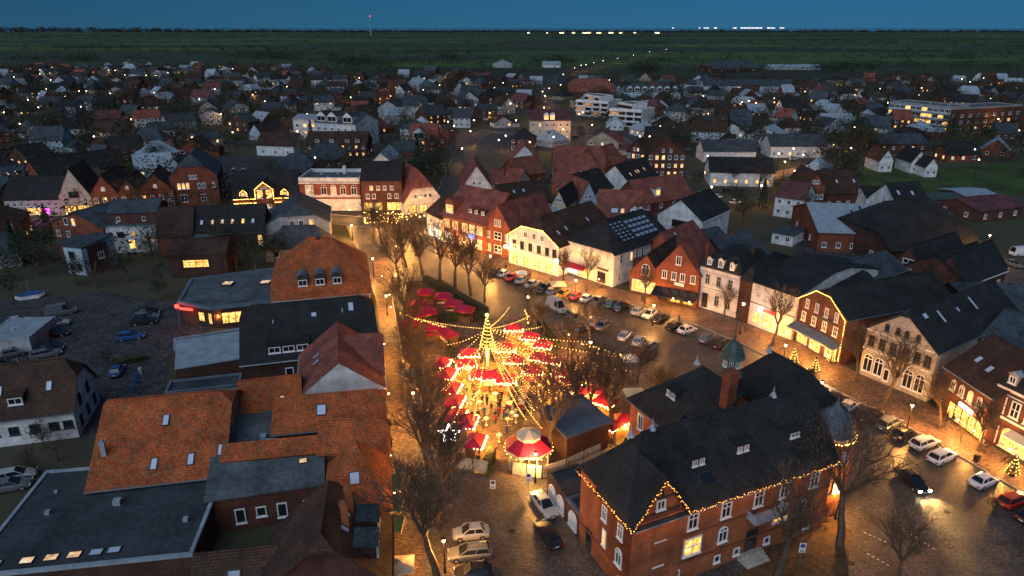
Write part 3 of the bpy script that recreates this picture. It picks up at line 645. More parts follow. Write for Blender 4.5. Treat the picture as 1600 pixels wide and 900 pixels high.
# ================================================================ row along the market street (right), near to far
shopL = dict(z=.25)
house('arcade_house', 'pale stone gabled house with tall round arched ground floor windows', 'house',
  dict(A=(1341, 583), B=(1447, 628), g=0, d=26, he=8.0, hr=4.4, ax='v', k0=0.12, k1=0, wall='stone', rm='tile_black', oh=.25, gut='zinc_dark',
       wins=[('f', .9, [.11, .27, .70, .86], 1.5, 3.0, 'arch'), ('f', .6, [.40], .9, 2.0, 'plain'), ('f', 5.3, [.1, .26, .42, .60, .76, .9], 1.0, 1.8, 'cross', 0, 'lit', 'dark_frame'), ('f', 8.6, [.28, .44, .56, .72], .7, 1.2, 'arch', 0, 'lit', 'dark_frame')],
       skys=[('r', .25, .5, .7, 2.2), ('r', .62, .5, .7, 2.4), ('r', .44, .6, .7, .9), ('r', .12, .72, 1.2, 1.0)],
       band=[('f', 4.6, .25, .12, 'stucco_white'), ('f', 7.8, .2, .12, 'stucco_white')]))
house('brick_shop', 'brown brick shop with a glowing entrance where people stand, right side', 'shop',
  dict(A=(1462, 640), B=(1535, 695), g=0, d=12, he=7.0, hr=4.6, wall='brick_brown', rm='tile_brown', oh=.3, gut='zinc',
       wins=[('f', .3, [.58], 6.5, 2.6, 'shop', 1, 'lit_shop', 'timber'), ('f', .3, [.08], 1, 2.3, 'door', 0, 'lit', 'timber'), ('f', 4.3, [.22, .4, .58, .76], .9, 1.7, 'arch', (2,), 'lit')],
       skys=[('f', .25, .35, .9, 1.2), ('f', .52, .3, .9, 1.2), ('f', .85, .25, .9, 1.2)], k0=0, k1=0))
house('ornate_house', 'ornate stone trimmed brick house with zinc dormers and bright shop windows, right edge', 'house',
  dict(A=(1537, 685), B=(1625, 735), g=0, d=12, he=8.6, hr=1.5, roof='mansard', wall='brick_brown', rm='tile_black', oh=.3, mh=2.6, mi=1.3,
       wins=[('f', .3, [.38, .62, .86], 1.7, 2.9, 'arch', 1, 'lit_shop'), ('f', .3, [.12], 1.2, 2.6, 'door', 1, 'lit'), ('f', 4.8, [.12, .37, .62, .87], 1.2, 2.3, 'tri')],
       dorms=[('f', .2, .15, 1.2, 1.3, 'gable', None, 'stone', 1, 'zinc'), ('f', .5, .15, 1.2, 1.3, 'gable', None, 'stone', 1, 'zinc'), ('f', .8, .15, 1.2, 1.3, 'gable', None, 'stone', 1, 'zinc')],
       band=[('f', 4.1, .3, .2, 'stucco_white'), ('f', 8.1, .35, .25, 'stucco_white'), ('f', 7.4, .15, .12, 'stucco_white')]))
g8, g8i = house('outlined_gabled_shop', 'dark red brick gabled shop outlined by a warm light rope, with canopy and bright windows', 'shop',
  dict(A=(1238, 530), B=(1311, 571), g=0, d=24, he=8.0, hr=3.6, ax='v', k0=.28, wall='brick_brown', rm='tile_black', oh=.12, gut='zinc_dark',
       wins=[('f', 6.9, [.2, .4, .6, .8], .75, 1.6, 'sash'), ('f', 4.4, [.16, .38, .6, .82], .95, 1.7, 'tri'), ('f', .2, [.2, .48, .8], 2.3, 2.4, 'shop', 1, 'lit_shop', 'white_paint')]))
house('shop_with_red_sign', 'pale pink rendered shop with a red lit sign over its windows', 'shop',
  dict(A=(1168, 505), B=(1235, 532), g=0, d=26, he=8.4, hr=3.0, wall='stucco_white', rm='tile_black', oh=.25, gut='dark_frame', k0=.2, k1=.2,
       wins=[('f', .7, [.2, .47, .82], 1.9, 2.2, 'shopx', 1, 'lit_shop', 'white_paint'), ('f', 5.4, [.16, .42, .68, .9], .95, 1.5, 'cross', (0, 1, 3), 'lit_pale')], band=[('f', 4.4, .15, .1, 'dark_frame')]),
  dict(A=off((44.3, 117.7), (.56, -.82), (.82, .56), 0, 12), B=off((44.3, 117.7), (.56, -.82), (.82, .56), 10, 12), world=True, d=24, he=6.5, hr=2.6, ax='v', wall='brick_dark', rm='slate', oh=.3, gut='zinc_dark',
       skys=[('l', .5, .5, .9, .5), ('l', .6, .6, .9, .5), ('l', .75, .5, .9, .5)]))
house('dormered_white_house', 'white two storey house with three small white pinnacled dormers in a black roof', 'house',
  dict(A=(1088, 478), B=(1149, 497), g=0, d=12, he=8.8, hr=1.0, roof='mansard', wall='stucco_white', rm='tile_black', oh=.2, mh=2.4, mi=1.6,
       wins=[('f', 5.2, [.22, .5, .78], 1.0, 2.1, 'cross', 0, 'lit', 'stucco_grey'), ('f', 1.2, [.5, .78], 1.0, 2.2, 'cross', 0, 'lit', 'stucco_grey'), ('f', .3, [.2], 1.2, 3.0, 'door', 0, 'lit', 'timber')],
       dorms=[('f', .22, .1, 1.0, 1.4, 'gable'), ('f', .5, .1, 1.1, 1.6, 'gable'), ('f', .78, .1, 1.0, 1.4, 'gable')], chim=[(.8, .6, 2.6, .8, 'brick_brown')],
       band=[('f', 4.3, .22, .1, 'stucco_grey'), ('f', 8.5, .3, .2, 'dark_frame'), ('f', 7.6, .12, .08, 'stucco_grey'), ('f', 3.9, .1, .08, 'stucco_grey')]),
  dict(A=(1149, 497), B=(1168, 505), g=0, d=14, he=8, hr=2, roof='mansard', wall='brick_dark', rm='tile_black', oh=.1))
house('red_gabled_house', 'narrow red brick house with a stepped pointed gable above a glass shop canopy', 'house',
  dict(A=(1022, 468), B=(1088, 482), g=0, d=13, he=6.8, hr=5.6, ax='v', wall='brick_red', rm='tile_red', oh=.2, gut='zinc_dark',
       wins=[('f', 8.3, [.5], 1.1, 1.8, 'sash'), ('f', 5.0, [.2, .42, .62, .86], 1.0, 1.7, 'sash'), ('f', .3, [.2, .5, .8], 2.2, 2.3, 'shop', (1, 2), 'lit', 'dark_frame')], chim=[(.9, .5, 1, .8)]))
house('small_gabled_shop', 'small red brick shop with one arched gable window over a glowing yellow shopfront', 'shop',
  dict(A=(983, 455), B=(1030, 465), g=0, d=24, he=4.6, hr=4.0, ax='v', wall='brick_red', rm='tile_brown', oh=.15, gut='stucco_white',
       wins=[('f', 4.3, [.5], 1.8, 2.4, 'arch'), ('f', .4, [.48], 5.4, 2.6, 'shop', 1, 'lit_shop', 'white_paint')]))
house('solar_roofed_house', 'large white fronted corner house with dark hipped roof carrying blue solar panels', 'house',
  dict(A=(880, 424), B=(957, 449), g=0, d=20, he=7.6, hr=4.8, ax='v', k0=.9, k1=.2, wall='stucco_white', rm='tile_black', oh=.5, gut='dark_frame',
       wins=[('f', 4.7, [.08, .2, .32, .5, .64, .82], .95, 2.0, 'tran', 1, 'lit'), ('f', .3, [.2], 3.2, 2.4, 'shop', 1, 'lit_white', 'white_paint'), ('f', .3, [.5], 2.2, 2.4, 'shop', 1, 'lit_shop'), ('f', .3, [.78], 2.2, 2.4, 'door', 0, 'lit', 'timber'),
             ('r', 4.7, [.12, .3, .4, .5, .72, .88], .95, 2.1, 'tran', (1, 4), 'lit'), ('r', 1, 5, .9, 1.6, 'tran')],
       skys=[('r', .28+.075*i, .22+.11*j, 1.0, .62, 'solar_glass', 'solar_panel') for i in range(3) for j in range(6)]+[('r', .53+.082*i, .22+.16*j, 1.5, 1.0, 'solar_glass', 'solar_panel') for i in range(5) for j in range(4)]))
g2, g2i = house('light_outlined_house', 'white half hipped house outlined in bright warm lights above a yellow lit shopfront', 'shop',
  dict(A=(795, 411), B=(872, 433), g=0, d=22, he=7.0, hr=5.0, ax='v', k0=.42, wall='stucco_white', rm='tile_brown', oh=.3, gut='dark_frame',
       wins=[('f', 7.3, [.35, .52, .68], 1.1, 1.4, 'sash'), ('f', 4.4, [.12, .28, .45, .62, .78, .92], 1.1, 1.8, 'sash', 0, 'lit', 'dark_frame'), ('f', .3, [.14, .36, .58, .82], 2.2, 2.5, 'shop', 1, 'lit_shop', 'white_paint')],
       skys=[('r', .3, .35, .8, 1.4), ('r', .15, .3, .8, 1.4), ('r', .7, .4, .8, 1.4)], band=[('f', 3.6, .4, .5, 'cream_canvas')]))
house('long_brick_hall', 'long red brick building with red roof, big lit upper windows and a gabled right end', 'building',
  dict(A=(692, 378), B=(762, 397), g=0, d=16, he=7.6, hr=6.0, k0=.1, wall='brick_red', rm='tile_red', oh=.4, gut='dark_frame',
       wins=[('f', 4.2, [.12, .3, .52, .68, .84], 1.9, 2.3, 'shopx', (0, 1, 2, 3, 4), 'lit', 'white_paint'), ('f', .6, [.42, .56, .7, .84], 1.4, 2.6, 'shop', 1, 'lit_shop', 'white_paint'), ('f', .3, [.15], 3, 2.8, 'door', 1, 'lit_white')],
       dorms=[('f', .16, .05, 2.8, 2.4, 'arch', 'lit', 'brick_red', 1), ('f', .55, .2, 1.2, 1.1, 'shed', None, 'dark_frame', 1), ('f', .68, .2, 1.2, 1.1, 'shed', None, 'dark_frame', 1), ('f', .82, .2, 1.2, 1.1, 'shed', None, 'dark_frame', 1)]),
  dict(A=(760, 396), B=(797, 406), g=0, d=17, he=7.4, hr=5.4, ax='v', wall='brick_red', rm='tile_red', oh=.2, gut='dark_frame',
       wins=[('f', 7.6, [.42, .58], .8, 1.7, 'sash'), ('f', 4.3, [.12], .9, 1.7, 'cross'), ('f', 4.3, [.5], 2.4, 1.9, 'tri'), ('f', 4.3, [.86], .9, 1.7, 'cross'), ('f', 1, [.5], 2.4, 1.9, 'tri'), ('f', 1, [.12], 1.3, 1.8, 'plain', {0}, 'lit')]))
house('white_bay_house', 'white fronted end house with glowing ground floor left of the long brick building', 'shop',
  dict(A=(668, 366), B=(693, 379), g=0, d=13, he=6.4, hr=4.4, wall='stucco_white', rm='tile_brown', oh=.4, k0=.3,
       wins=[('f', 3.8, [.3, .75], 1.3, 1.5, 'sash'), ('f', .3, [.5], 6.5, 2.7, 'shop', 1, 'lit_white', 'white_paint')]))

# ================================================================ north side of the square
house('half_timbered_inn', 'half timbered inn with a red half hipped roof, terrace and many lamps', 'inn',
  dict(A=(633, 336), B=(690, 330), g=0, d=16, he=4.2, hr=8.0, ax='v', k0=.5, wall='stucco_white', rm='tile_red', oh=.5,
       wins=[('f', 4.6, [.3, .45, .57, .7], 1.0, 1.3, 'sash'), ('f', .4, [.2, .5, .8], 2.6, 2.4, 'shop', 1, 'lit_shop', 'timber')]))
house('tall_brick_restaurant', 'tall dark brick building with a crowded glowing restaurant terrace at its foot', 'restaurant',
  dict(A=(567, 331), B=(630, 330), g=0, d=14, he=9.4, hr=4.4, wall='brick_brown', rm='tile_black', oh=.2,
       wins=[('f', 6.6, [.25, .42, .58, .75], 1.0, 1.3, 'sash', (0,), 'lit'), ('f', 4.0, [.15, .3, .68, .86], 1.1, 1.5, 'sash'), ('f', .3, [.27], 5.6, 2.6, 'shop', 1, 'lit_shop', 'timber'), ('f', .3, [.78], 4.2, 2.6, 'shop', 1, 'lit_shop', 'timber')]))
house('ornate_hotel', 'flat roofed red and white ornate hotel with tall arched upper windows', 'hotel',
  dict(A=(472, 329), B=(565, 329), g=0, d=14, he=9.0, hr=0, roof='flat', wall='brick_red', rm='bitumen', gut='stucco_white', par=1.1, chim=[(.62, .8, 2.2, 1.0, 'stucco_white')],
       wins=[('f', 4.9, [.16], 2.4, 3.0, 'tri', 1, 'lit_pale'), ('f', 4.9, [.4, .72, .9], 1.7, 3.0, 'arch', 0, 'lit'), ('f', 4.9, [.56], 1.7, 3.0, 'arch', 1, 'lit_pale'), ('f', .3, [.46, .58, .72, .86], 1.5, 2.9, 'sash', (2, 3), 'lit'), ('f', .3, [.16], 3, 2.4, 'door', 1, 'lit_dim')],
       band=[('f', 4.2, .35, .25, 'stucco_white'), ('f', 8.3, .4, .3, 'stucco_white'), ('f', 0, 3.6, .06, 'stucco_white'), ('f', 4.6, .2, .1, 'stucco_white')]))
h5, h5i = house('light_trimmed_townhouse', 'low dark roofed house with central gable and two dormers edged in orange lights', 'house',
  dict(A=(367, 334), B=(468, 330), g=0, d=15, he=4.4, hr=6.6, wall='brick_red', rm='tile_black', oh=.3,
       wins=[('f', 1.0, 9, 1.0, 1.6, 'cross', .6, 'lit')], dorms=[('f', .17, .08, 1.8, 1.3, 'gable', 'lit', 'brick_red'), ('f', .8, .08, 1.8, 1.3, 'gable', 'lit', 'brick_red')]),
  dict(A=(403, 334), B=(431, 333), g=0, d=10, he=7.4, hr=2.0, ax='v', wall='brick_red', rm='tile_black', oh=.2, wins=[('f', 4.6, [.25, .75], 1.7, 2.6, 'sash', 1, 'lit'), ('f', 7.6, [.42, .6], .6, .7, 'plain'), ('f', .5, [.3, .7], 1.4, 2.4, 'sash', 1, 'lit_pale')]))
house('tall_brick_school', 'tall red brick gabled building with white framed windows and slate side roof', 'building',
  dict(A=(272, 325), B=(346, 320), g=0, d=20, he=9.5, hr=6.0, k0=.5, k1=0, ax='v', wall='brick_red', rm='slate', oh=.2,
       wins=[('f', 8.6, [.44, .5, .56], .7, 1.3, 'arch'), ('f', 5.6, [.18, .27, .36], 1.0, 2.0, 'arch', 1, 'lit'), ('f', 5.6, [.6, .7], 1.0, 1.8, 'arch'), ('f', 1.6, [.25], 2.0, 2.4, 'tri'), ('f', 1.6, [.65], 1.6, 2.2, 'tri'), ('f', 5.6, [.9], .9, 1.8, 'arch')]))
for nm, lab, A_, B_, hr_, ww_ in (('brick_gabled_house', 'low brick house with a broad gable just left of the tall brick gabled building', (222, 330), (276, 326), 5.0, 4), ('brick_gabled_house', 'small brick gabled house with two white windows between two wider brick gables', (190, 332), (222, 330), 3.8, 2), ('brick_gabled_house', 'brick house with a lit attic window right of the pale gabled house', (148, 334), (190, 332), 5.4, 3)):
    house(nm, lab, 'house', dict(A=A_, B=B_, g=0, d=16, he=6.0, hr=hr_, ax='v', wall='brick_red', rm='tile_brown', oh=.2,
       wins=[('f', 3.2, ww_, 1.2, 1.6, 'cross'), ('f', .4, ww_, 1.6, 2.2, 'shop', .5, 'lit'), ('f', 6.8, [.5], 1.1, 1.2, 'arch', 1, 'lit_pale')]), group='brick gables in the north street')
house('pale_gabled_inn', 'pale stone house with a tall pointed gable and four glowing ground floor windows', 'house',
  dict(A=(97, 337), B=(148, 334), g=0, d=15, he=5.5, hr=8.2, ax='v', wall='stucco_beige', rm='tile_brown', oh=.2,
       wins=[('f', .8, [.22, .4, .62, .8], 1.6, 2.0, 'cross', 1, 'lit_shop', 'dark_frame'), ('f', 5.2, [.4, .5, .6], 1.0, 1.8, 'cross', 0, 'lit', 'dark_frame')]),
  dict(A=(12, 339), B=(97, 337), g=0, d=12, he=5.2, hr=5.5, wall='stucco_beige', rm='tile_black', oh=.3, k0=0, k1=0,
       wins=[('f', 3, 8, 1.1, 1.4, 'cross'), ('f', .4, [.45, .58], 2.0, 2.2, 'shop', 1, 'lit'), ('f', .6, [.72], 2.6, 1.8, 'shop', 1, 'pink_glow')]))

# ================================================================ left middle
house('skylit_long_house', 'long dark house with a row of lit attic skylights, left of the grey gambrel house', 'house',
  dict(A=(300, 366), B=(412, 362), d=11, he=4.5, hr=5.6, wall='brick_dark', rm='tile_black', oh=.2, gut='zinc_dark',
       skys=[('f', t, .3, .8, 1.4, pm) for t, pm in ((.12, 'skylight_painted_sky'), (.27, 'lit_pale'), (.41, 'lit_pale'), (.55, 'lit_pale'), (.7, 'lit'), (.84, 'skylight_painted_sky'))], wins=[('f', 1, [.94], 1.2, 2.8, 'sash', 1, 'lit_shop')]))
house('glowing_oriel_house', 'brown tiled house with a broad glowing glass oriel at its right corner', 'house',
  dict(A=(244, 371), B=(300, 368), d=12, he=4.5, hr=5.8, wall='brick_red', rm='tile_brown', oh=.2),
  dict(A=(297, 372), B=(338, 369), d=3, he=3.9, hr=.5, roof='shed', wall='brick_dark', rm='zinc_dark', oh=.1, wins=[('f', .9, [.5], 6.4, 2.4, 'shopx', 1, 'lit_shop', 'dark_frame')]))
house('brick_backhouse', 'dark brick back building with one wide glowing four part window', 'house',
  dict(A=(262, 398), B=(352, 395), d=8, he=5.4, hr=2.2, wall='brick_dark', rm='tile_brown', oh=.2, wins=[('f', 2.2, [.46], 5.6, 1.9, 'shopx', 1, 'lit_shop', 'dark_frame')]))
house('white_rear_house', 'white rendered house with small dark windows below a plum coloured upper storey', 'house',
  dict(A=(160, 356), B=(243, 353), d=9, he=6.5, hr=0, roof='flat', wall='stucco_white', rm='bitumen', gut='zinc', par=.2,
       wins=[('f', 4.0, [.12, .28, .34], .9, 1.3, 'sash', 0, 'lit', 'dark_frame'), ('f', 4.2, [.55], 1.2, 1.3, 'sash', 1, 'lit_dim'), ('f', .9, [.5], 1.6, 2.4, 'sash', 1, 'lit'), ('f', 2.4, [.9], .8, 1.2, 'sash', 1, 'lit_dim')]),
  dict(A=off(at(166, 353, 6.5), (1, 0), (0, 1), 0, 1.5), B=off(at(243, 351, 6.5), (1, 0), (0, 1), 0, 1.5), world=True, d=8, he=9.4, hr=2.2, wall='brick_brown', rm='slate', oh=.3, wins=[('f', 7.2, [.2, .72], .8, 1.1, 'plain')]))
house('slate_gabled_house', 'brick house under a wide blue slate gable with two white framed windows', 'house',
  dict(A=(80, 346), B=(160, 355), d=10, he=6.8, hr=3.0, ax='v', wall='brick_red', rm='slate', oh=.35, gut='zinc',
       wins=[('f', 6.4, [.3, .45], 1.2, 1.8, 'plain', (1,), 'lit'), ('f', 3.2, [.1, .3], 1.2, 1.6, 'cross'), ('f', .5, [.12, .3], 1.2, 1.6, 'cross')]),
  dict(A=(98, 385), B=(126, 388), d=9, he=6.4, hr=.6, roof='shed', wall='stucco_blue', rm='slate', oh=.2, wins=[('f', 3.8, [.4], 1.6, 1.6, 'plain', 0, 'lit', 'dark_frame'), ('f', 1, [.3, .7], 1, 1.6, 'plain', 0, 'lit', 'dark_frame')]),
  dict(A=(127, 388), B=(165, 377), d=8, he=6.3, hr=.6, roof='shed', wall='brick_brown', rm='slate', oh=.2, wins=[('f', 2.8, [.7], 1.4, 1.6, 'sash')]))
house('grey_gambrel_house', 'grey rendered house with a blunt hipped gable and three upper windows, one lit', 'house',
  dict(A=(413, 352), B=(515, 346), d=16, he=5.4, hr=4.6, ax='v', k0=.55, wall='stucco_grey', rm='slate', oh=.2, gut='stucco_white',
       wins=[('f', 4.7, [.42, .56, .72], 1.2, 1.5, 'sash', (2,), 'lit'), ('f', 1.2, [.42, .58], 1.2, 1.6, 'sash', 0, 'lit')]))
house('blue_roofed_hall', 'low blue grey roofed hall at the far left edge with three pale rooflights', 'hall',
  dict(A=(-40, 292), B=(70, 275), d=16, he=4.5, hr=3.6, wall='stucco_grey', rm='slate', oh=.3, skys=[('f', .43, .3, .7, 2, 'lit_pale'), ('f', .55, .34, .7, 2, 'lit_pale'), ('f', .67, .36, .7, 2, 'lit_pale')]))
house('long_dark_school', 'long single ridge dark building behind the pale pointed gable, white dormers on its right half', 'building',
  dict(A=(64, 277), B=(186, 258), d=13, he=5.5, hr=5, wall='brick_red', rm='tile_black', oh=.3, wins=[('f', 2.6, 10, 1.2, 1.7, 'cross')]))
house('small_roof_house', 'low house under a grey roof at the left edge, between the two dark trees', 'house',
  dict(A=(-30, 400), B=(30, 392), d=10, he=3.6, hr=3.4, wall='stucco_grey', rm='slate', oh=.3))

# ================================================================ middle right, behind the street row
house('white_brick_gable_house', 'pale brick gabled building with three dark windows and a green tinged dark roof', 'building',
  dict(A=(1028, 333), B=(1098, 346), d=16, he=6.6, hr=4.6, ax='v', wall='stucco_white', rm='tile_black', oh=.3, gut='white_paint',
       wins=[('f', 4.0, [.4, .53, .66], 1.6, 1.8, 'sash', 0, 'lit', 'dark_frame'), ('r', 3.5, [.2, .6], 1, 1.4, 'sash')]))
house('plum_flat_roof', 'low block with a flat plum coloured roof between the solar roof and the red gables', 'extension',
  dict(A=(1003, 412), B=(1098, 398), d=18, he=4.8, hr=0, roof='flat', wall='brick_brown', rm='tile_plum', gut='dark_frame', par=.15))
def hs(name, label, A, B, d, he, hr, wall, rm, ax='u', k0=0, k1=0, n=2, lit=.15, **k):
    wz = [('f', 1.0, n, 1.1, 1.4, 'sash', lit)]
    if he > 5: wz.append(('f', 3.9, n, 1.1, 1.4, 'sash', lit))
    if ax == 'v' and hr > 3: wz.append(('f', he+.5, [.4, .6], 0.9, 1.2, 'sash', lit))
    if not isinstance(d, tuple): wz.append(('r', 1.0, 2, 1.1, 1.4, 'sash', lit)); wz.append(('l', 1.0, 2, 1.1, 1.4, 'sash', lit))
    wz += k.pop('wins', [])
    return house(name, label, 'house', dict(A=A, B=B, d=d, he=he, hr=hr, wall=wall, rm=rm, ax=ax, k0=k0, k1=k1, wins=wz, **k))
hs('white_gabled_house', 'white house with two overlapping gables under a red roof, left of the red roof cluster', (722, 292), (768, 291), 22, 5, 6.6, 'stucco_white', 'tile_red', 'v', n=3)
hs('white_wing_house', 'narrow white wing right of the white double gable', (768, 287), (786, 287), 10, 5.2, 3.5, 'stucco_white', 'tile_red', n=1, lit=1)
hs('white_gabled_house', 'white gabled house with small dark windows and red roof above the overlapping gables', (797, 250), (842, 250), 16, 4.5, 5.6, 'stucco_white', 'tile_red', 'v', n=4, lit=0)
hs('cream_gabled_house', 'cream walled house lit from the street, in front of the small red roofs', (783, 292), (806, 294), 14, 5, 4.5, 'stucco_cream', 'tile_red', n=2, lit=.5)
hs('red_roofed_house', 'house with a plain red roof behind the cream lit house', (812, 275), (852, 268), 11, 4.5, 5, 'brick_red', 'tile_red')
hs('red_roofed_house', 'large red roofed house at the middle of the red roof cluster', (866, 262), (945, 262), 14, 5, 6.5, 'brick_orange', 'tile_red', k0=.2, k1=.3)
hs('red_roofed_house', 'red roofed house with two small gable windows on its right end', (862, 282), (905, 290), 11, 4.5, 5, 'brick_orange', 'tile_red', skys=[('f', .8, .6, .9, 1)])
hs('red_roofed_house', 'bright red ribbed roof at the top right of the red roof cluster', (940, 262), (978, 250), 13, 5, 5.5, 'brick_orange', 'tile_red')
hs('dark_roofed_house', 'dark roofed house with a row of white upper windows right of the red cluster', (918, 303), (958, 292), 12, 5.4, 5, 'stucco_white', 'tile_black', n=5, lit=0)
hs('dark_roofed_house', 'dark roofed white house with four bright skylights, right of the red roof cluster', (985, 287), (1028, 273), 12, 5, 5.2, 'stucco_white', 'tile_black', n=4, lit=.2, skys=[('f', .2, .3, .8, 1.4, 'lit_pale'), ('f', .42, .34, .8, 1.4, 'lit_pale'), ('f', .5, .34, .8, 1.4, 'lit_pale'), ('f', .72, .36, .8, 1.4, 'lit_pale')])
hs('grey_gabled_house', 'blue grey gabled end wall with red roof behind the white dormered roofs', (904, 315), (933, 312), 14, 5, 5.4, 'stucco_blue', 'tile_red', 'v', n=2)
hs('cream_dormer_house', 'house with dark roof and a cream walled lit dormer gable', (862, 318), (884, 320), 13, 6.4, 3.8, 'stucco_cream', 'tile_black', 'v', n=1)
hs('dark_roofed_house', 'wide dark roofed house with two skylights left of the cream dormer gable', (788, 322), (862, 312), 10, 4.8, 5, 'brick_brown', 'tile_brown', skys=[('f', .3, .5, .8, 1.2), ('f', .5, .5, .8, 1.2)])
hs('blue_roofed_annex', 'flat blue grey metal roofs behind the light outlined house', (842, 338), (892, 330), 10, 4.6, 1.2, 'stucco_white', 'zinc')
hs('red_roofed_house', 'broad red roof with two skylights and twin pointed dormers behind the solar roof', (930, 348), (1000, 352), 18, 6, 6.5, 'brick_red', 'tile_red', n=4, dorms=[('f', .86, .15, 2.2, 2.6, 'gable'), ('f', .99, .15, 2.2, 2.6, 'gable')], skys=[('f', .4, .3, 1.8, 1.6), ('f', .58, .3, 1, 1.6, 'lit_pale')])
hs('red_roofed_house', 'red roof with a lit pointed turret behind the pale brick gable', (1003, 318), (1082, 306), 12, 6, 5.4, 'brick_red', 'tile_red', n=4, dorms=[('f', .35, .2, 2, 2, 'gable', 'lit')])
hs('red_roofed_house', 'red roof band running behind the narrow red gable toward the pale gable', (1062, 402), (1110, 380), 10, 5.4, 4.4, 'brick_red', 'tile_red', skys=[('f', .3, .7, .9, 1)])
hs('dark_roofed_house', 'grey roofed house with two brick chimneys and round skylight behind the dormered white house', (1150, 415), (1205, 400), 14, 5.8, 4, 'brick_brown', 'slate', chim=[(.3, .5, 1.5, 1), (.55, .5, 1.5, 1)])
hs('grey_roofed_house', 'flat topped grey roof right of the red roof band with small chimneys', (1115, 392), (1150, 384), 12, 5, 3, 'brick_brown', 'slate')
hs('garage_house', 'low white hut with a grey hipped roof beside the round wreath light', (1207, 362), (1240, 368), 9, 3, 1, 'stucco_white', 'slate', k0=1, k1=1, n=2, lit=0)
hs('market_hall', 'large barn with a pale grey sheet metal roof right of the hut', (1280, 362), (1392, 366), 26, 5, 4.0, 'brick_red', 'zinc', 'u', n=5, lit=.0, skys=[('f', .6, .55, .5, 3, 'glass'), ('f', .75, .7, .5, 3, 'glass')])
hs('dark_barn', 'great dark roofed barn right of the pale metal roof, almost black', (1392, 392), (1530, 378), 22, 4, 8.5, 'brick_dark', 'tile_black', k0=.6, k1=.6, n=4, lit=0)
hs('white_skylight_house', 'white house with dark roof and two skylights behind the pale metal roof', (1405, 325), (1455, 322), 13, 4.6, 5.6, 'stucco_white', 'tile_black', n=3, lit=0, skys=[('f', .2, .5, .9, 1.6), ('f', .62, .45, .9, 1.6)])
hs('white_flat_house', 'small white flat topped house left of the white house with two skylights', (1355, 308), (1400, 308), 9, 4.8, 2, 'stucco_white', 'tile_black', n=4, lit=0)
hs('green_roofed_shed', 'low shed with a greenish roof between the white house and the black barn', (1464, 318), (1514, 314), 12, 3, 1.2, 'brick_dark', 'copper', n=1, lit=0)
hs('flat_blue_shed', 'flat pale blue roofed shed at the edge of the right meadow', (1512, 308), (1562, 306), 12, 3, .8, 'brick_brown', 'zinc', n=2, lit=0)
hs('plum_roofed_barn', 'long plum coloured roof of a low barn at the right edge of the meadow', (1530, 330), (1600, 322), 14, 3.5, 2, 'brick_brown', 'tile_plum', n=3, lit=0)
# modern dark brick complex
house('modern_brick_block', 'modern dark brick housing block with two white edged gables and balconies', 'building',
  dict(A=(1388, 412), B=(1447, 428), d=18, he=6.2, hr=4.8, ax='v', wall='brick_brown', rm='tile_black', oh=.3, gut='white_paint',
       wins=[('f', 6.3, [.5], 2.2, 2.0, 'tri'), ('f', 3.4, [.2, .36], 1.4, 1.3, 'sash'), ('f', 3.4, [.66, .84], 1.1, 1.4, 'sash', (1,), 'lit_dim'), ('f', .6, 4, 1.4, 1.6, 'sash')]),
  dict(A=(1447, 428), B=(1512, 445), d=18, he=6.2, hr=4.8, ax='v', wall='brick_brown', rm='tile_black', oh=.3, gut='white_paint',
       wins=[('f', 6.3, [.5], 2.4, 2.0, 'tri'), ('f', 3.3, [.25, .7], 1.6, 1.6, 'sash'), ('f', .6, 4, 1.4, 1.6, 'sash')]),
  dict(A=(1512, 445), B=(1573, 422), d=13, he=6.4, hr=4.2, wall='brick_brown', rm='tile_black', oh=.3, gut='white_paint', wins=[('f', 3.4, 3, 1.2, 1.5, 'sash'), ('f', .6, [.15], 2, 3.4, 'tri')], skys=[('f', .2, .4, .8, 1.6), ('f', .5, .4, .8, 1.6), ('f', .7, .4, .8, 1.6)]))
house('black_roofed_annex', 'long dark roofed building behind the light outlined brick gable', 'building',
  dict(A=(1326, 480), B=(1390, 468), d=16, he=5.6, hr=4.6, wall='brick_dark', rm='tile_black', oh=.3, k0=.3, k1=.3, wins=[('f', 3.4, 3, 1.1, 1.4, 'sash')]))
house('corner_stone_house', 'stone walled rear building with tall windows at the right edge, behind the ornate house', 'building',
  dict(A=(1535, 525), B=(1640, 560), d=12, he=8, hr=3, wall='stucco_beige', rm='slate', oh=.3, wins=[('f', 5, 4, 1.1, 1.8, 'sash', 0, 'lit', 'dark_frame'), ('f', 2, 4, 1.1, 1.8, 'sash', 0, 'lit', 'dark_frame')]))
house('slate_rear_house', 'slate roofed rear building with a round vent, right of the arcade house roof', 'building',
  dict(A=(1518, 490), B=(1620, 498), d=14, he=6.5, hr=3.4, wall='brick_dark', rm='slate', oh=.3, k0=.5, skys=[('f', .4, .4, 2.2, 2)]))
# far middle, one by one
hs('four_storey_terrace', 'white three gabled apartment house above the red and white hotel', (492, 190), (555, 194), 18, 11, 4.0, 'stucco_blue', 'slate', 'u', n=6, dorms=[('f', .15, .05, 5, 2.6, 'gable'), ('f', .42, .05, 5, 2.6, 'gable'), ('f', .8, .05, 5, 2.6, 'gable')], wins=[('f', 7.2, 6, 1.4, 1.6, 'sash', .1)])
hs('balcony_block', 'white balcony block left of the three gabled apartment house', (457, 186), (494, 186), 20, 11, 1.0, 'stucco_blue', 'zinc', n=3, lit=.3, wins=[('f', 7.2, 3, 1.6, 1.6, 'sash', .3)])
hs('grey_villa_group', 'cluster of grey gabled villas above the bare trees, top centre left', (590, 168), (622, 168), 18, 8, 4, 'stucco_grey', 'slate', 'v', n=3)
hs('grey_villa', 'grey villa with a hipped roof right of the grey villa cluster', (628, 165), (655, 165), 16, 8, 4, 'stucco_grey', 'slate', k0=.5, k1=.5, n=3)
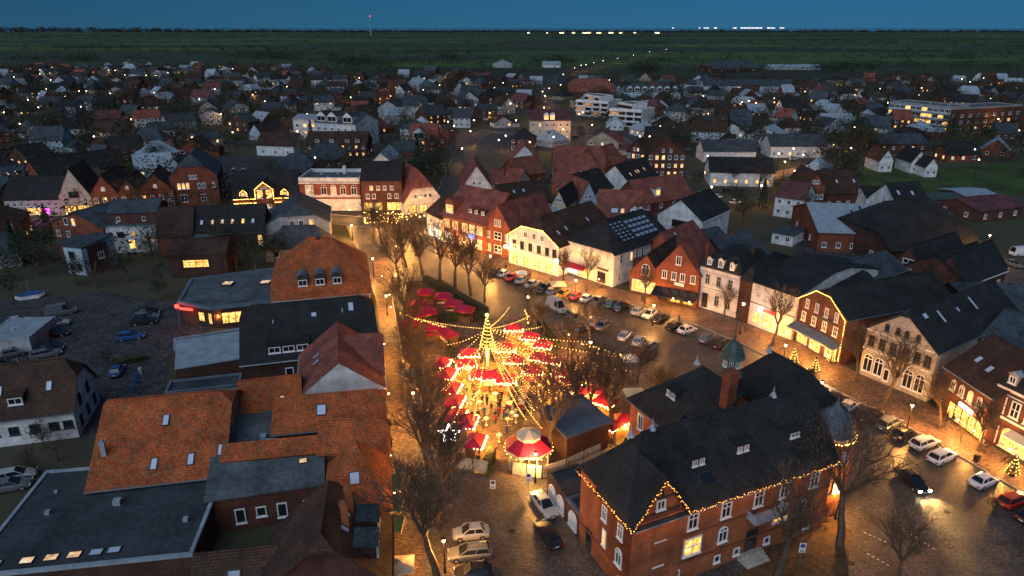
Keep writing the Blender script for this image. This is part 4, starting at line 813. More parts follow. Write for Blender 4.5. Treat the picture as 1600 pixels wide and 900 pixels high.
hs('small_white_house', 'tiny bright white gabled house above the grey villas', (655, 134), (675, 130), 12, 5, 5, 'stucco_white', 'zinc', 'v', n=2, lit=0)
hs('large_beige_block', 'large pale house with plum mansard roof and floodlit facade, top centre', (828, 188), (892, 188), 20, 10, 3.8, 'stucco_beige', 'tile_plum', n=6, lit=.3, dorms=[('f', .4, .02, 2.4, 2.4, 'arch', 'lit_shop'), ('f', .55, .02, 2.4, 2.4, 'arch', 'lit_shop')], wins=[('f', 7, 6, 1.1, 1.6, 'sash', .3)])
for i, (a_, b_) in enumerate((((900, 180), (950, 184)), ((952, 196), (1002, 200)))):
    house('terraced_apartment_block', ['stepped white apartment block with three bands of curved balconies', 'lower stepped white apartment block with balconies, right of the curved one'][i], 'apartment block',
      dict(A=a_, B=b_, g=0, d=18, he=9, hr=0, roof='flat', wall='stucco_white', rm='bitumen', gut='stucco_white', par=.7, wins=[('f', z, 4, 4, 1.7, 'shop', .3, 'lit_dim', 'dark_frame') for z in (.7, 3.6, 6.4)], band=[('f', z, .9, 1.3, 'stucco_white') for z in (2.6, 5.5, 8.3)]),
      dict(A=off(at(*a_), (1, 0), (0, 1), 5, 5), B=off(at(*b_), (1, 0), (0, 1), -5, 5), world=True, d=11, he=12, hr=0, roof='flat', wall='stucco_white', rm='bitumen', gut='stucco_white', par=.5, wins=[('f', 9.6, 3, 4, 1.6, 'shop', .3, 'lit_dim', 'dark_frame')]))
hs('brick_apartment_house', 'dark brick apartment house with rows of white windows and lit ground floor, above centre', (980, 236), (1008, 240), 16, 9, 4.5, 'brick_brown', 'tile_brown', 'v', n=4, lit=.5, wins=[('f', 6.8, 4, 1.2, 1.6, 'sash', .2)])
hs('brick_apartment_house', 'right hand dark brick apartment gable with rows of white windows and lit ground floor', (1012, 240), (1072, 240), 16, 9, 6, 'brick_brown', 'tile_brown', 'v', n=6, lit=.5, wins=[('f', 6.8, 6, 1.2, 1.6, 'sash', .2)])
hs('large_red_roof_farm', 'big red roofed farmhouse behind the stepped white apartment block', (890, 143), (960, 143), 22, 5, 9, 'brick_red', 'tile_red', k0=.5, k1=.5, n=5)
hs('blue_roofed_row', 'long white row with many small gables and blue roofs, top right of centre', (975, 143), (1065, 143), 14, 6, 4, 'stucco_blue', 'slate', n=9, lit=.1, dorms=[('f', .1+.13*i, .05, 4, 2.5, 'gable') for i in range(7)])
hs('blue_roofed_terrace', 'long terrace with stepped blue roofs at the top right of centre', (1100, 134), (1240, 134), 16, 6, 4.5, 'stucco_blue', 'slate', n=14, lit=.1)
hs('slate_shop_row', 'white walled long house with ribbed blue roof above the lit shops', (1100, 236), (1182, 236), 12, 4.6, 3.6, 'stucco_white', 'slate', n=5)
hs('lit_shop_house', 'dark roofed building with pink window and long golden lit shopfront, upper right of centre', (1110, 268), (1210, 270), 12, 5, 4, 'stucco_white', 'tile_black', n=6, lit=.8)
hs('white_long_house', 'long white house with blue roof at upper right, lamps before it', (1205, 228), (1292, 228), 12, 5, 4, 'stucco_white', 'slate', n=7)
hs('blue_metal_house', 'small house with bright blue metal roof at upper right', (1287, 188), (1335, 188), 11, 4.5, 3, 'stucco_grey', 'zinc', n=4, lit=0)
hs('ornate_red_villa', 'red brick villa with white framed windows and a lit side wall, upper right', (1258, 290), (1290, 290), 12, 8, 3.8, 'brick_red', 'tile_brown', 'v', n=4, wins=[('l', 2, 2, 2.2, 4, 'plain', 1, 'lit')])
hs('white_slim_house', 'white gabled cottage with red roof in front of the red brick villa', (1212, 306), (1256, 312), 12, 6, 3.5, 'stucco_white', 'tile_plum', n=3, lit=0)
hs('brick_long_roof', 'brown roofed long house with skylights right of the red brick villa', (1290, 302), (1350, 300), 13, 5, 5.6, 'brick_brown', 'tile_brown', n=4, lit=0, skys=[('f', .4, .4, .8, 1.4), ('f', .85, .4, .8, 1.4)])
hs('white_duplex', 'white gabled cottage at the left end of the meadow houses', (1375, 250), (1396, 250), 11, 4.6, 4, 'stucco_white', 'tile_brown', 'v', n=2, lit=0)
hs('white_duplex', 'white gabled cottage with dark roof in the middle of the meadow houses', (1425, 252), (1448, 252), 11, 4.6, 4, 'stucco_white', 'tile_black', 'v', n=2, lit=.3)
hs('white_duplex', 'small white gabled cottage at the right end of the meadow houses', (1447, 260), (1466, 260), 9, 4, 3, 'stucco_white', 'tile_black', 'v', n=2, lit=0)
hs('blue_roofed_lodge', 'long low lodge with dark blue roof and glowing windows above the meadow houses', (1375, 225), (1450, 224), 13, 3.6, 3.4, 'brick_brown', 'slate', n=5, lit=.5)
house('hospital_block', 'long four storey block with white balcony frames and brick ends, top right', 'apartment block',
  dict(A=(1384, 196), B=(1478, 208), g=0, d=16, he=13, hr=0, roof='flat', wall='stucco_grey', rm='bitumen', gut='concrete', par=.6, wins=[('f', z, 11, 3.0, 1.9, 'row', .12, 'lit') for z in (.8, 3.9, 7.0, 10.1)], band=[('f', z, .8, 1.2, 'stucco_grey') for z in (3.0, 6.1, 9.2)]),
  dict(A=(1478, 208), B=(1590, 200), g=0, d=16, he=12, hr=0, roof='flat', wall='brick_brown', rm='bitumen', gut='concrete', par=.5, wins=[('f', z, 9, 2.0, 1.6, 'sash', .15, 'lit') for z in (.8, 4.2, 7.6)]))
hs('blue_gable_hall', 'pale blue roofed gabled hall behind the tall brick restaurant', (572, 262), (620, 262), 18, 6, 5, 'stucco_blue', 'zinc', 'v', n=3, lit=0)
hs('long_brick_rowhouse', 'long brick row house with lit ground floor left of the bare trees, upper centre left', (478, 226), (572, 226), 13, 5.6, 4.5, 'brick_brown', 'tile_brown', n=9, lit=.5, dorms=[('f', t, .15, 1.8, 1.4, 'shed') for t in (.18, .42, .68, .85)])
hs('white_gable_rowhouse', 'white gabled end of a brown roofed house, upper centre left', (400, 226), (458, 228), 12, 4.6, 4.6, 'stucco_white', 'tile_brown', n=3, lit=0)
hs('dark_hip_house', 'wide hipped dark roof between the light trimmed house and the row houses', (430, 272), (500, 268), 15, 4.4, 5.5, 'brick_brown', 'slate', k0=.8, k1=.8, n=3)
hs('dark_hip_house', 'dark blue roofed house in front of the long brick row house', (482, 250), (540, 248), 13, 4, 5, 'brick_brown', 'slate', k0=.6, k1=.6, n=3)
hs('brick_rowhouse', 'brick house with five white windows right of the pale blue roofed hall', (614, 236), (655, 236), 12, 5, 3, 'brick_red', 'slate', n=5, lit=0)
hs('red_white_villa', 'red roofed villa with a blue gable above the pale blue roofed hall', (640, 218), (682, 218), 14, 6, 6, 'brick_red', 'tile_red', n=3, dorms=[('f', .35, .0, 5, 3, 'gable', None, 'stucco_blue')])
hs('arched_farm_hall', 'long arched dark hall in the fields at the upper right', (1115, 108), (1190, 106), 30, 4, 9, 'brick_dark', 'slate', k0=.6, k1=.6, n=3, lit=.2)
hs('long_greenhouse', 'very long low pale shed in the fields, upper right', (1203, 105), (1283, 105), 20, 3.4, 3, 'stucco_grey', 'zinc', n=2, lit=0)
hs('field_farmhouse', 'pale farmhouse standing alone in the fields, upper centre', (770, 100), (800, 100), 20, 5, 5, 'stucco_grey', 'zinc', 'v', n=2, lit=0)
hs('field_farmhouse', 'white roofed farmhouse beside the lit country road', (848, 101), (876, 101), 20, 4, 4, 'stucco_white', 'zinc', n=2, lit=0)
# ================================================================ ground, roads
def proc_ground():
    m, n, l, b = new_mat('field_grass')
    tc = n.new('ShaderNodeTexCoord'); mp = n.new('ShaderNodeMapping'); mp.inputs['Scale'].default_value = (0.0016, 0.0042, 1); mp.inputs['Rotation'].default_value = (0, 0, 0.25)
    l.new(tc.outputs['Object'], mp.inputs[0])
    vo = node(n, 'ShaderNodeTexVoronoi', feature='F1'); vo.inputs['Scale'].default_value = 1; vo.inputs['Randomness'].default_value = 0.8; l.new(mp.outputs[0], vo.inputs[0])
    sep = n.new('ShaderNodeSeparateColor'); l.new(vo.outputs['Color'], sep.inputs[0])
    r = ramp(n, l, sep.outputs[0], [(0.0, (0.010, 0.026, 0.005)), (0.25, (0.04, 0.10, 0.014)), (0.45, (0.020, 0.026, 0.010)), (0.65, (0.075, 0.15, 0.02)), (0.85, (0.03, 0.05, 0.012))])
    ns = n.new('ShaderNodeTexNoise'); ns.inputs['Scale'].default_value = 0.02; ns.inputs['Detail'].default_value = 8; l.new(tc.outputs['Object'], ns.inputs[0])
    r2 = ramp(n, l, ns.outputs[0], [(0.3, (0.5, 0.5, 0.5)), (0.7, (1.15, 1.15, 1.15))])
    mx = node(n, 'ShaderNodeMix', data_type='RGBA', blend_type='MULTIPLY'); mx.inputs[0].default_value = 1; l.new(r.outputs[0], mx.inputs[6]); l.new(r2.outputs[0], mx.inputs[7])
    l.new(mx.outputs[2], b.inputs['Base Color']); b.inputs['Roughness'].default_value = 0.95
    m, n, l, b = new_mat('town_soil')
    tc = n.new('ShaderNodeTexCoord'); ns = n.new('ShaderNodeTexNoise'); ns.inputs['Scale'].default_value = 0.05; ns.inputs['Detail'].default_value = 10; l.new(tc.outputs['Object'], ns.inputs[0])
    r = ramp(n, l, ns.outputs[0], [(0.3, (0.03, 0.032, 0.016)), (0.5, (0.055, 0.05, 0.03)), (0.7, (0.035, 0.055, 0.018))]); l.new(r.outputs[0], b.inputs['Base Color']); b.inputs['Roughness'].default_value = 0.95
    m, n, l, b = new_mat('sea_water'); b.inputs['Base Color'].default_value = (0.01, 0.03, 0.05, 1); b.inputs['Roughness'].default_value = 0.12
    for key, c, bw, bh, ro in (('setts', (0.125, 0.108, 0.10), .26, .20, .40), ('pavers', (0.21, 0.125, 0.085), .4, .24, .6), ('asphalt_yard', (0.06, 0.062, 0.066), .5, .5, .8)):
        mm = coursed(key, c, bw, bh, .01, sc(c, .3), bump=.8, var=.6, msz=.03, rough=ro, spec=.5)
    stained('asphalt', (0.055, 0.057, 0.06), rough=.7, scale=.3, bump=.2); stained('meadow', (0.05, 0.085, 0.022), rough=.95, scale=.08, amt=.5)
    stained('kerb_stone', (0.32, 0.30, 0.28), scale=2); stained('leaf_litter', (0.10, 0.06, 0.03), scale=1.5, amt=.5)
proc_ground()
def sheet(name, pts, z, mat, h=0, world=False):
    P = [Vector((*p, 0)) if world else at(p[0], p[1], 0) for p in pts]
    o = bpy.data.objects.new(name, None)
    import mathutils
    tris = mathutils.geometry.tessellate_polygon([[Vector((p.x, p.y, 0)) for p in P]])
    q = MB()
    for t in tris:
        a, b_, c = [P[i] for i in t]
        if (b_-a).cross(c-a).z < 0: b_, c = c, b_
        q.poly([(a.x, a.y, z), (b_.x, b_.y, z), (c.x, c.y, z)])
    if h:
        for i in range(len(P)):
            a, b_ = P[i], P[(i+1) % len(P)]; q.poly([(a.x, a.y, z), (b_.x, b_.y, z), (b_.x, b_.y, z-h), (a.x, a.y, z-h)])
    bpy.data.objects.remove(o)
    return q.build(name, mat, kind='structure')
ROADS = []
def ribbon(name, pts, wd, z, mat, kerb=None, world=False):
    P = [Vector((*p, 0)) if world else at(p[0], p[1], 0) for p in pts]; L = []; Rr = []
    for i, p in enumerate(P):
        d = (P[min(i+1, len(P)-1)]-P[max(i-1, 0)]).normalized(); nn = Vector((-d.y, d.x, 0)); L.append(p+nn*wd/2); Rr.append(p-nn*wd/2)
    q = MB()
    for i in range(len(P)-1):
        q.poly([(Rr[i].x, Rr[i].y, z), (Rr[i+1].x, Rr[i+1].y, z), (L[i+1].x, L[i+1].y, z), (L[i].x, L[i].y, z)])
        n_ = max(1, int((P[i+1]-P[i]).length/8))
        for j in range(n_+1): ROADS.append((*P[i].lerp(P[i+1], j/n_)[:2], wd/2))
    o = q.build(name, mat, kind='structure')
    if kerb:
        k = MB()
        for S_ in (L, Rr):
            for i in range(len(S_)-1):
                a, b_ = S_[i], S_[i+1]; k.tube((a.x, a.y, z+.04), (b_.x, b_.y, z+.04), .12, .12, 4)
        k.build('kerb', kerb, kind='structure')
    return o
sheet('ground', [(-9000, 640), (9000, 640), (9000, 9200), (-9000, 9200)], -0.30, 'field_grass', world=True)
sheet('town_ground', [(-1500, 20), (1500, 20), (1500, 760), (-1500, 760)], -0.05, 'town_soil', world=True)
sheet('sea', [(-60000, 9000), (60000, 9000), (60000, 80000), (-60000, 80000)], -0.6, 'sea_water', world=True)
SQ = [(540, 352), (560, 335), (640, 338), (672, 366), (797, 407), (882, 428), (985, 456), (1090, 479), (1168, 506), (1240, 531), (1343, 584), (1450, 630), (1540, 690), (1760, 830), (1760, 1010), (598, 1010), (603, 870), (604, 600), (588, 470), (572, 420)]
sheet('square', SQ, 0.0, 'setts')
pav = sheet('pavement', [(662, 372), (797, 408), (882, 430), (985, 458), (1090, 481), (1168, 508), (1240, 533), (1343, 586), (1450, 631), (1540, 692), (1700, 795), (1600, 772), (1420, 668), (1330, 622), (1215, 566), (1160, 538), (1080, 505), (985, 476), (880, 450), (780, 424), (690, 400)], 0.12, 'pavers', h=.12)
kb = [(780, 424), (880, 450), (985, 476), (1080, 505), (1160, 538), (1215, 566), (1330, 622), (1420, 668), (1600, 772)]
q = MB()
for a, b_ in zip(kb, kb[1:]):
    p, r_ = at(*a), at(*b_); n_ = max(1, int((r_-p).length/1.0))
    for j in range(n_):
        s0 = p.lerp(r_, j/n_); s1 = p.lerp(r_, (j+.96)/n_); q.tube((s0.x, s0.y, .07), (s1.x, s1.y, .07), .13, .13, 4)
q.build('kerb', 'kerb_stone', kind='structure')
sheet('lane', [(578, 392), (602, 392), (622, 480), (640, 560), (650, 650), (655, 760), (662, 905), (605, 905), (607, 700), (600, 560), (588, 450)], 0.01, 'pavers')
sheet('market_ground', [(655, 560), (700, 500), (830, 490), (960, 560), (1000, 640), (880, 740), (790, 745), (700, 725), (655, 650)], 0.006, 'pavers')
sheet('planted_bed', [(632, 500), (636, 440), (690, 436), (765, 485), (745, 503), (690, 500)], 0.02, 'leaf_litter')
sheet('lawn', [(1110, 950), (1180, 870), (1290, 800), (1330, 830), (1320, 950)], 0.05, 'leaf_litter', h=.05)
sheet('car_park', [(30, 640), (-80, 480), (160, 455), (300, 478), (330, 520), (262, 560), (255, 620), (140, 690)], 0.0, 'asphalt_yard')
sheet('side_yard', [(1385, 470), (1240, 395), (1250, 372), (1420, 400), (1600, 400), (1700, 460), (1560, 470)], 0.0, 'asphalt_yard')
sheet('meadow', [(1350, 300), (1340, 262), (1480, 262), (1640, 245), (1700, 300), (1560, 306)], 0.0, 'meadow')
sheet('forecourt', [(690, 240), (720, 205), (990, 200), (1010, 250), (930, 232), (800, 240)], 0.0, 'asphalt')
sheet('car_park', [(330, 262), (340, 240), (470, 245), (460, 285), (360, 300)], 0.0, 'asphalt_yard')
ribbon('road', [(-60, 352), (100, 348), (300, 338), (470, 338), (560, 346), (640, 352)], 9, .008, 'asphalt', 'kerb_stone')
ribbon('road', [(640, 360), (668, 335), (700, 305), (716, 262), (730, 225), (760, 205), (830, 212), (930, 214)], 8, .012, 'asphalt', 'kerb_stone')
ribbon('road', [(930, 214), (905, 195), (868, 172), (850, 150), (852, 130), (880, 112), (930, 98), (1000, 84), (1060, 74)], 9, .016, 'asphalt', None)
ribbon('road', [(930, 214), (965, 215), (1005, 250), (1045, 265), (1110, 280), (1200, 276), (1330, 250), (1600, 232)], 8, .02, 'pavers', 'kerb_stone')
ribbon('road', [(120, 190), (300, 170), (450, 172), (620, 150), (850, 140)], 7, .02, 'asphalt', None)
ribbon('road', [(860, 160), (1000, 160), (1200, 160), (1400, 150), (1650, 142)], 7, .024, 'asphalt', None)
ribbon('road', [(0, 230), (160, 225), (330, 220), (480, 235), (600, 228), (700, 240)], 7, .024, 'asphalt', None)
ribbon('road', [(1560, 500), (1600, 460), (1540, 420), (1500, 395)], 8, .02, 'setts', None)
# painted dashes on the road bottom right, a real thin sheet each
q = MB()
for a, b_ in (((1355, 865), (1400, 890)), ((1410, 825), (1470, 865)), ((1350, 832), (1395, 852)), ((1200, 595), (1290, 650))):
    p, r_ = at(*a), at(*b_); n_ = int((r_-p).length/.5); d = (r_-p).normalized(); nn = Vector((-d.y, d.x, 0))*.06
    for j in range(n_):
        s0 = p+d*(j*.5); s1 = s0+d*.25; q.poly([(*(s0-nn)[:2], .014), (*(s1-nn)[:2], .014), (*(s1+nn)[:2], .014), (*(s0+nn)[:2], .014)])
q.build('road_marking', 'white_paint', kind='structure')

# ================================================================ labels by neighbourhood
LAND = [((1110, 740), 'the brick town hall'), ((1157, 540), 'the copper cupola'), ((840, 690), 'the octagonal market tent'), ((762, 540), 'the lit Christmas mast'), ((910, 675), 'the black shed'),
  ((500, 450), 'the three round dormers'), ((325, 480), 'the clinic with red sign'), ((250, 690), 'the big orange roof'), ((60, 640), 'the white house, left edge'), ((110, 840), 'the bottom left hall'), ((480, 520), 'the black roofed house'), ((530, 600), 'the cream gable'),
  ((555, 740), 'the pointed orange roof'), ((465, 370), 'the grey gambrel house'), ((200, 385), 'the white rear house'), ((318, 390), 'the glowing four part window'), ((310, 280), 'the tall brick gabled building'), ((120, 300), 'the pale gabled inn'), ((30, 270), 'the blue roofed hall'),
  ((417, 300), 'the light trimmed townhouse'), ((517, 300), 'the ornate hotel'), ((598, 300), 'the tall brick restaurant'), ((662, 300), 'the half timbered inn'), ((735, 350), 'the long brick hall'), ((830, 390), 'the light outlined house'), ((925, 400), 'the solar roofed house'),
  ((1008, 430), 'the small arched shop'), ((1060, 430), 'the narrow red gable'), ((1120, 450), 'the dormered white house'), ((1200, 480), 'the shop with red sign'), ((1280, 510), 'the outlined brick gable'), ((1395, 560), 'the arcade house'), ((1500, 640), 'the glowing brick shop'), ((1580, 660), 'the ornate corner house'),
  ((1480, 420), 'the modern brick block'), ((1330, 340), 'the pale metal barn'), ((1450, 360), 'the great black barn'), ((1430, 310), 'the white skylight house'), ((1078, 330), 'the pale brick gable'), ((920, 260), 'the red roof cluster'), ((745, 270), 'the white double gable'),
  ((1035, 220), 'the twin brick apartment gables'), ((950, 165), 'the stepped white apartments'), ((860, 185), 'the floodlit mansard house'), ((520, 170), 'the three gabled apartments'), ((615, 155), 'the grey villas'), ((525, 215), 'the long brick row'), ((1430, 185), 'the hospital block'), ((1250, 225), 'the white long house'),
  ((1150, 215), 'the ribbed blue roof'), ((1170, 130), 'the blue roofed terrace'), ((1420, 245), 'the meadow cottages'), ((1150, 98), 'the arched farm hall'), ((1240, 102), 'the long pale field shed'), ((785, 95), 'the lone field farmhouse'), ((925, 130), 'the big red farm roof'), ((1020, 130), 'the many gabled blue row'),
  ((1275, 270), 'the ornate red villa'), ((1540, 280), 'the right meadow'), ((120, 520), 'the left car park'), ((150, 150), 'the field edge, far left'), ((400, 110), 'the field edge, upper left'), ((1550, 130), 'the field edge, far right')]
AUTO = []
def auto(o, desc, cat, group=None, max_=None):
    AUTO.append((o, desc)); o['category'] = cat
    if group: o['group'] = group
    return o
ORD = ['nearest', 'second nearest', 'third nearest', 'fourth nearest', 'fifth nearest', 'sixth nearest', 'seventh nearest', 'eighth nearest', 'ninth nearest', 'tenth nearest', 'eleventh nearest', 'twelfth nearest', 'thirteenth nearest', 'fourteenth nearest', 'fifteenth nearest', 'sixteenth nearest', 'seventeenth nearest', 'eighteenth nearest', 'nineteenth nearest', 'twentieth nearest'] + ['%dth nearest' % i for i in range(21, 90)]
def finish_labels():
    G = {}
    for o, desc in AUTO:
        x, y = pix(o.location); best = min(LAND, key=lambda L: (L[0][0]-x)**2+((L[0][1]-y)*1.6)**2)
        dx, dy = x-best[0][0], (y-best[0][1])*1.6
        rel = ('right of' if dx > 0 else 'left of') if abs(dx) > abs(dy) else ('in front of' if dy > 0 else 'behind')
        G.setdefault((desc, rel, best[1]), []).append((dx*dx+dy*dy, id(o), o))
    for (desc, rel, nm), L in G.items():
        L.sort(key=lambda t: t[:2])
        for i, (_, _, o) in enumerate(L): o['label'] = f"{desc} {rel} {nm}" if len(L) == 1 else f"{desc}, {ORD[i]} {rel} {nm}"

# ================================================================ bare trees
def tree_meshes(seed, H, spread, twigs=1.0, up=0.5, n0=5, depth=5, thick=.028):
    """trunk mesh and crown mesh of a leafless tree of height H"""
    r = random.Random(seed); tr = MB(); cr = MB()
    def grow(p, d, L, rad, lv):
        segs = 3 if lv < 2 else 2; q = p
        for s_ in range(segs):
            d = (d+Vector((r.uniform(-1, 1), r.uniform(-1, 1), r.uniform(-.6, 1)*up))*(.14+.05*lv)).normalized()
            e = q+d*(L/segs); r1 = rad*(1-.5*(s_+1)/segs)
            (tr if lv == 0 else cr).tube(q, e, rad*(1-.5*s_/segs), max(r1, .013), 6 if lv < 1 else (4 if lv < 2 else 3))
            if lv > 0 and lv < depth and s_ < segs-1 or (lv == 0 and s_ == segs-1 and 0):
                sub(e, d, L*r.uniform(.45, .65), r1*.6, lv+1, r.choice((1, 2)))
            q = e
        if lv < depth:
            sub(q, d, L*r.uniform(.55, .78), rad*.5, lv+1, n0 if lv == 0 else r.choice((2, 3) if twigs <= 1 else (3, 3, 4)))
    def sub(p, d, L, rad, lv, k):
        a0 = r.uniform(0, 6.28)
        for i in range(k):
            a = a0+6.283*i/k+r.uniform(-.4, .4); o_ = d.orthogonal().normalized(); o2 = d.cross(o_); t = r.uniform(.35, .8)*spread
            grow(p, (d+(o_*math.cos(a)+o2*math.sin(a))*t+Vector((0, 0, .12))).normalized(), L, max(rad, .016), lv)
    grow(Vector((0, 0, -.1)), Vector((0, 0, 1)), H*.34, H*thick, 0)
    return tr.mesh('trunk', 'bark'), cr.mesh('crown', 'bark')
TREES = [tree_meshes(11, 11, .95, 1, .5, 5), tree_meshes(23, 11, .75, 1, .8, 4), tree_meshes(31, 11, 1.1, 1, .4, 5), tree_meshes(47, 11, .65, 1.0, .9, 6), tree_meshes(59, 11, .85, 1.0, .7, 6, 5)]
def bare_tree(px, py, H, k=0, rz=0, desc='bare winter tree with dark branches', lab=None):
    p = at(px, py); t = thing('bare_tree', lab, 'tree', p, rz, 'bare trees around the square')
    s_ = H/11.0; t.scale = (s_, s_, s_)
    put('trunk', TREES[k][0], t); put('crown', TREES[k][1], t)
    if lab is None: auto(t, desc, 'tree')
    return t
rt = random.Random(5)
big = [(1312, 852, 15, 2, 'big bare tree with a thick trunk, centre of the bottom right corner'), (1212, 905, 13, 1, 'leaning bare tree in front of the town hall lit window'), (1400, 915, 8, 0, 'low spreading bare tree at the bottom edge, right of centre'), (957, 693, 15, 4, 'tallest bare tree between the market and the parked cars'),
  (858, 724, 13, 0, 'bare tree with fanned branches in front of the market fan of lights'), (906, 672, 12, 3, 'slim bare tree rising beside the black shed'), (921, 668, 12, 1, None), (1380, 632, 12, 4, 'dense bare tree before the arcade house doors'), (1338, 598, 11, 3, 'upright bare tree before the left end of the arcade house'), (1207, 540, 11, 1, 'bare tree before the shop with red sign'),
  (1466, 668, 9, 3, 'leaning slim tree left of the glowing brick shop'), (1528, 705, 9, 3, 'slim tree before the ornate corner house'), (757, 472, 7, 0, None), (736, 462, 9, 1, None), (711, 452, 10, 0, None), (687, 442, 10, 2, None), (660, 430, 8, 4, None), (635, 418, 9, 4, None), (612, 400, 9, 3, None), (596, 382, 8, 3, None), (582, 372, 8, 4, None), (650, 400, 8, 0, None), (625, 440, 8, 2, None),
  (684, 905, 15, 4, 'tall dense bare tree at the bottom, left of the parked silver car'), (688, 815, 13, 3, None), (676, 752, 12, 4, None), (668, 700, 11, 1, None), (660, 655, 10, 4, None), (652, 612, 10, 3, None), (648, 575, 9, 4, None), (640, 540, 9, 1, None), (633, 508, 8, 0, None), (830, 505, 8, 1, None), (850, 525, 7, 3, None), (893, 575, 9, 1, None), (922, 540, 8, 2, None), (880, 445, 9, 3, None), (916, 456, 9, 1, None), (1007, 474, 8, 3, None), (1130, 500, 7, 1, None), (868, 640, 10, 2, None), (1030, 640, 8, 4, None), (995, 600, 8, 3, None)]
for x, y, H, k, lb_ in big: bare_tree(x, y, H*((1.5 if y < 520 else 1.15) if x < 770 else 1.12), k, rt.uniform(0, 6.28), lab=lb_)

# ================================================================ lamps
LAMP = {}
def lamp(px, py, h=4.3, e=500, kind='street', lab=None, col=(1, .43, .09), desc=None):
    p = at(px, py, h); p.z = 0
    if (h, kind) not in LAMP:
        q = MB(); q.frame(.10, 0, .06, h-.35, 6); q.frame(.16, 0, .14, .7, 6); g_ = MB()
        if kind == 'street': g_.frame(.10, h-.35, .24, h+.05, 6); c_ = MB(); c_.frame(.30, h+.05, .05, h+.3, 6)
        else: g_.ball((0, 0, h), .26, 8); c_ = MB(); c_.frame(.12, h-.36, .1, h-.22, 6)
        LAMP[(h, kind)] = (q.mesh('pole', 'black_metal'), g_.mesh('lamp_glass', 'lamp_glow'), c_.mesh('lamp_cap', 'black_metal'))
    t = thing('street_lamp', lab, 'street lamp', p, 0, 'street lamps')
    for nm, me in zip(('pole', 'lamp_glass', 'lamp_cap'), LAMP[(h, kind)]): put(nm, me, t)
    if e: l_ = plight((0, 0, h-.45 if kind == 'street' else h-.5), e, col, .35, t)
    if lab is None: auto(t, desc or 'lit street lamp on a slim dark pole', 'street lamp')
    return t
for a in ((1228, 538), (1285, 596), (1426, 632), (1315, 762), (1022, 476), (900, 437), (582, 403), (619, 383), (627, 386), (766, 399), (889, 521), (837, 707), (641, 537), (693, 842), (549, 351), (636, 342), (603, 461), (923, 533), (645, 612)): lamp(*a, e=4800 if a[1] < 400 else 3000)
lamp(825, 464, 5, 500, 'globe', 'tall lamp hung with bulbs at the upper right corner of the market')
lamp(1162, 475, 6, 200, 'globe', 'ornate lamp post left of the shop with red sign')
lamp(1547, 367, 7, 2600, 'street', 'tall lit lamp over the van at the far right yard')
for a in ((790, 212), (880, 202), (865, 214), (828, 222), (700, 190), (735, 205), (722, 232), (1064, 250), (1112, 292), (1190, 290), (1000, 213), (835, 175), (765, 176), (850, 168), (905, 178), (1240, 232), (1217, 240), (1255, 242), (1370, 186), (1560, 186), (668, 168), (580, 145), (548, 152), (300, 215), (395, 148), (480, 178), (610, 150), (1210, 160), (1170, 158), (60, 146), (135, 142), (345, 178)): lamp(*a, h=6.5, e=1500, kind='globe', desc='small lit lamp far off')
for a in ((898, 106), (908, 102), (916, 101), (928, 98), (942, 95), (965, 91), (990, 86), (1015, 81), (1041, 77), (852, 150), (858, 138), (865, 126), (880, 116)): lamp(*a, h=7, e=2500, kind='globe', desc='tiny roadside lamp on the country road')

# ================================================================ cars
CARK = {'hatch': (4.0, 1.75, 1.47, .55, .28), 'estate': (4.6, 1.82, 1.48, .85, .30), 'sedan': (4.7, 1.82, 1.44, .50, .30), 'suv': (4.6, 1.88, 1.66, .75, .26), 'van': (5.3, 2.0, 2.3, 1.0, .14)}
PAINT = {'white': (.70, .70, .70), 'silver': (.38, .40, .42), 'grey': (.13, .14, .15), 'black': (.012, .012, .014), 'red': (.45, .02, .015), 'blue': (.03, .08, .25), 'amber': (.45, .28, .06), 'green': (.03, .09, .06)}
for k_, c_ in PAINT.items():
    m, n, l, b = new_mat('paint_'+k_); b.inputs['Base Color'].default_value = (*c_, 1); b.inputs['Roughness'].default_value = .28; b.inputs['Coat Weight'].default_value = .6; b.inputs['Coat Roughness'].default_value = .08
stained('tail_red', (.3, .01, .01), rough=.2); emit('headlight_on', (1, .82, .5), 60, False); stained('headlight_off', (.6, .6, .58), rough=.2)
CM = {}
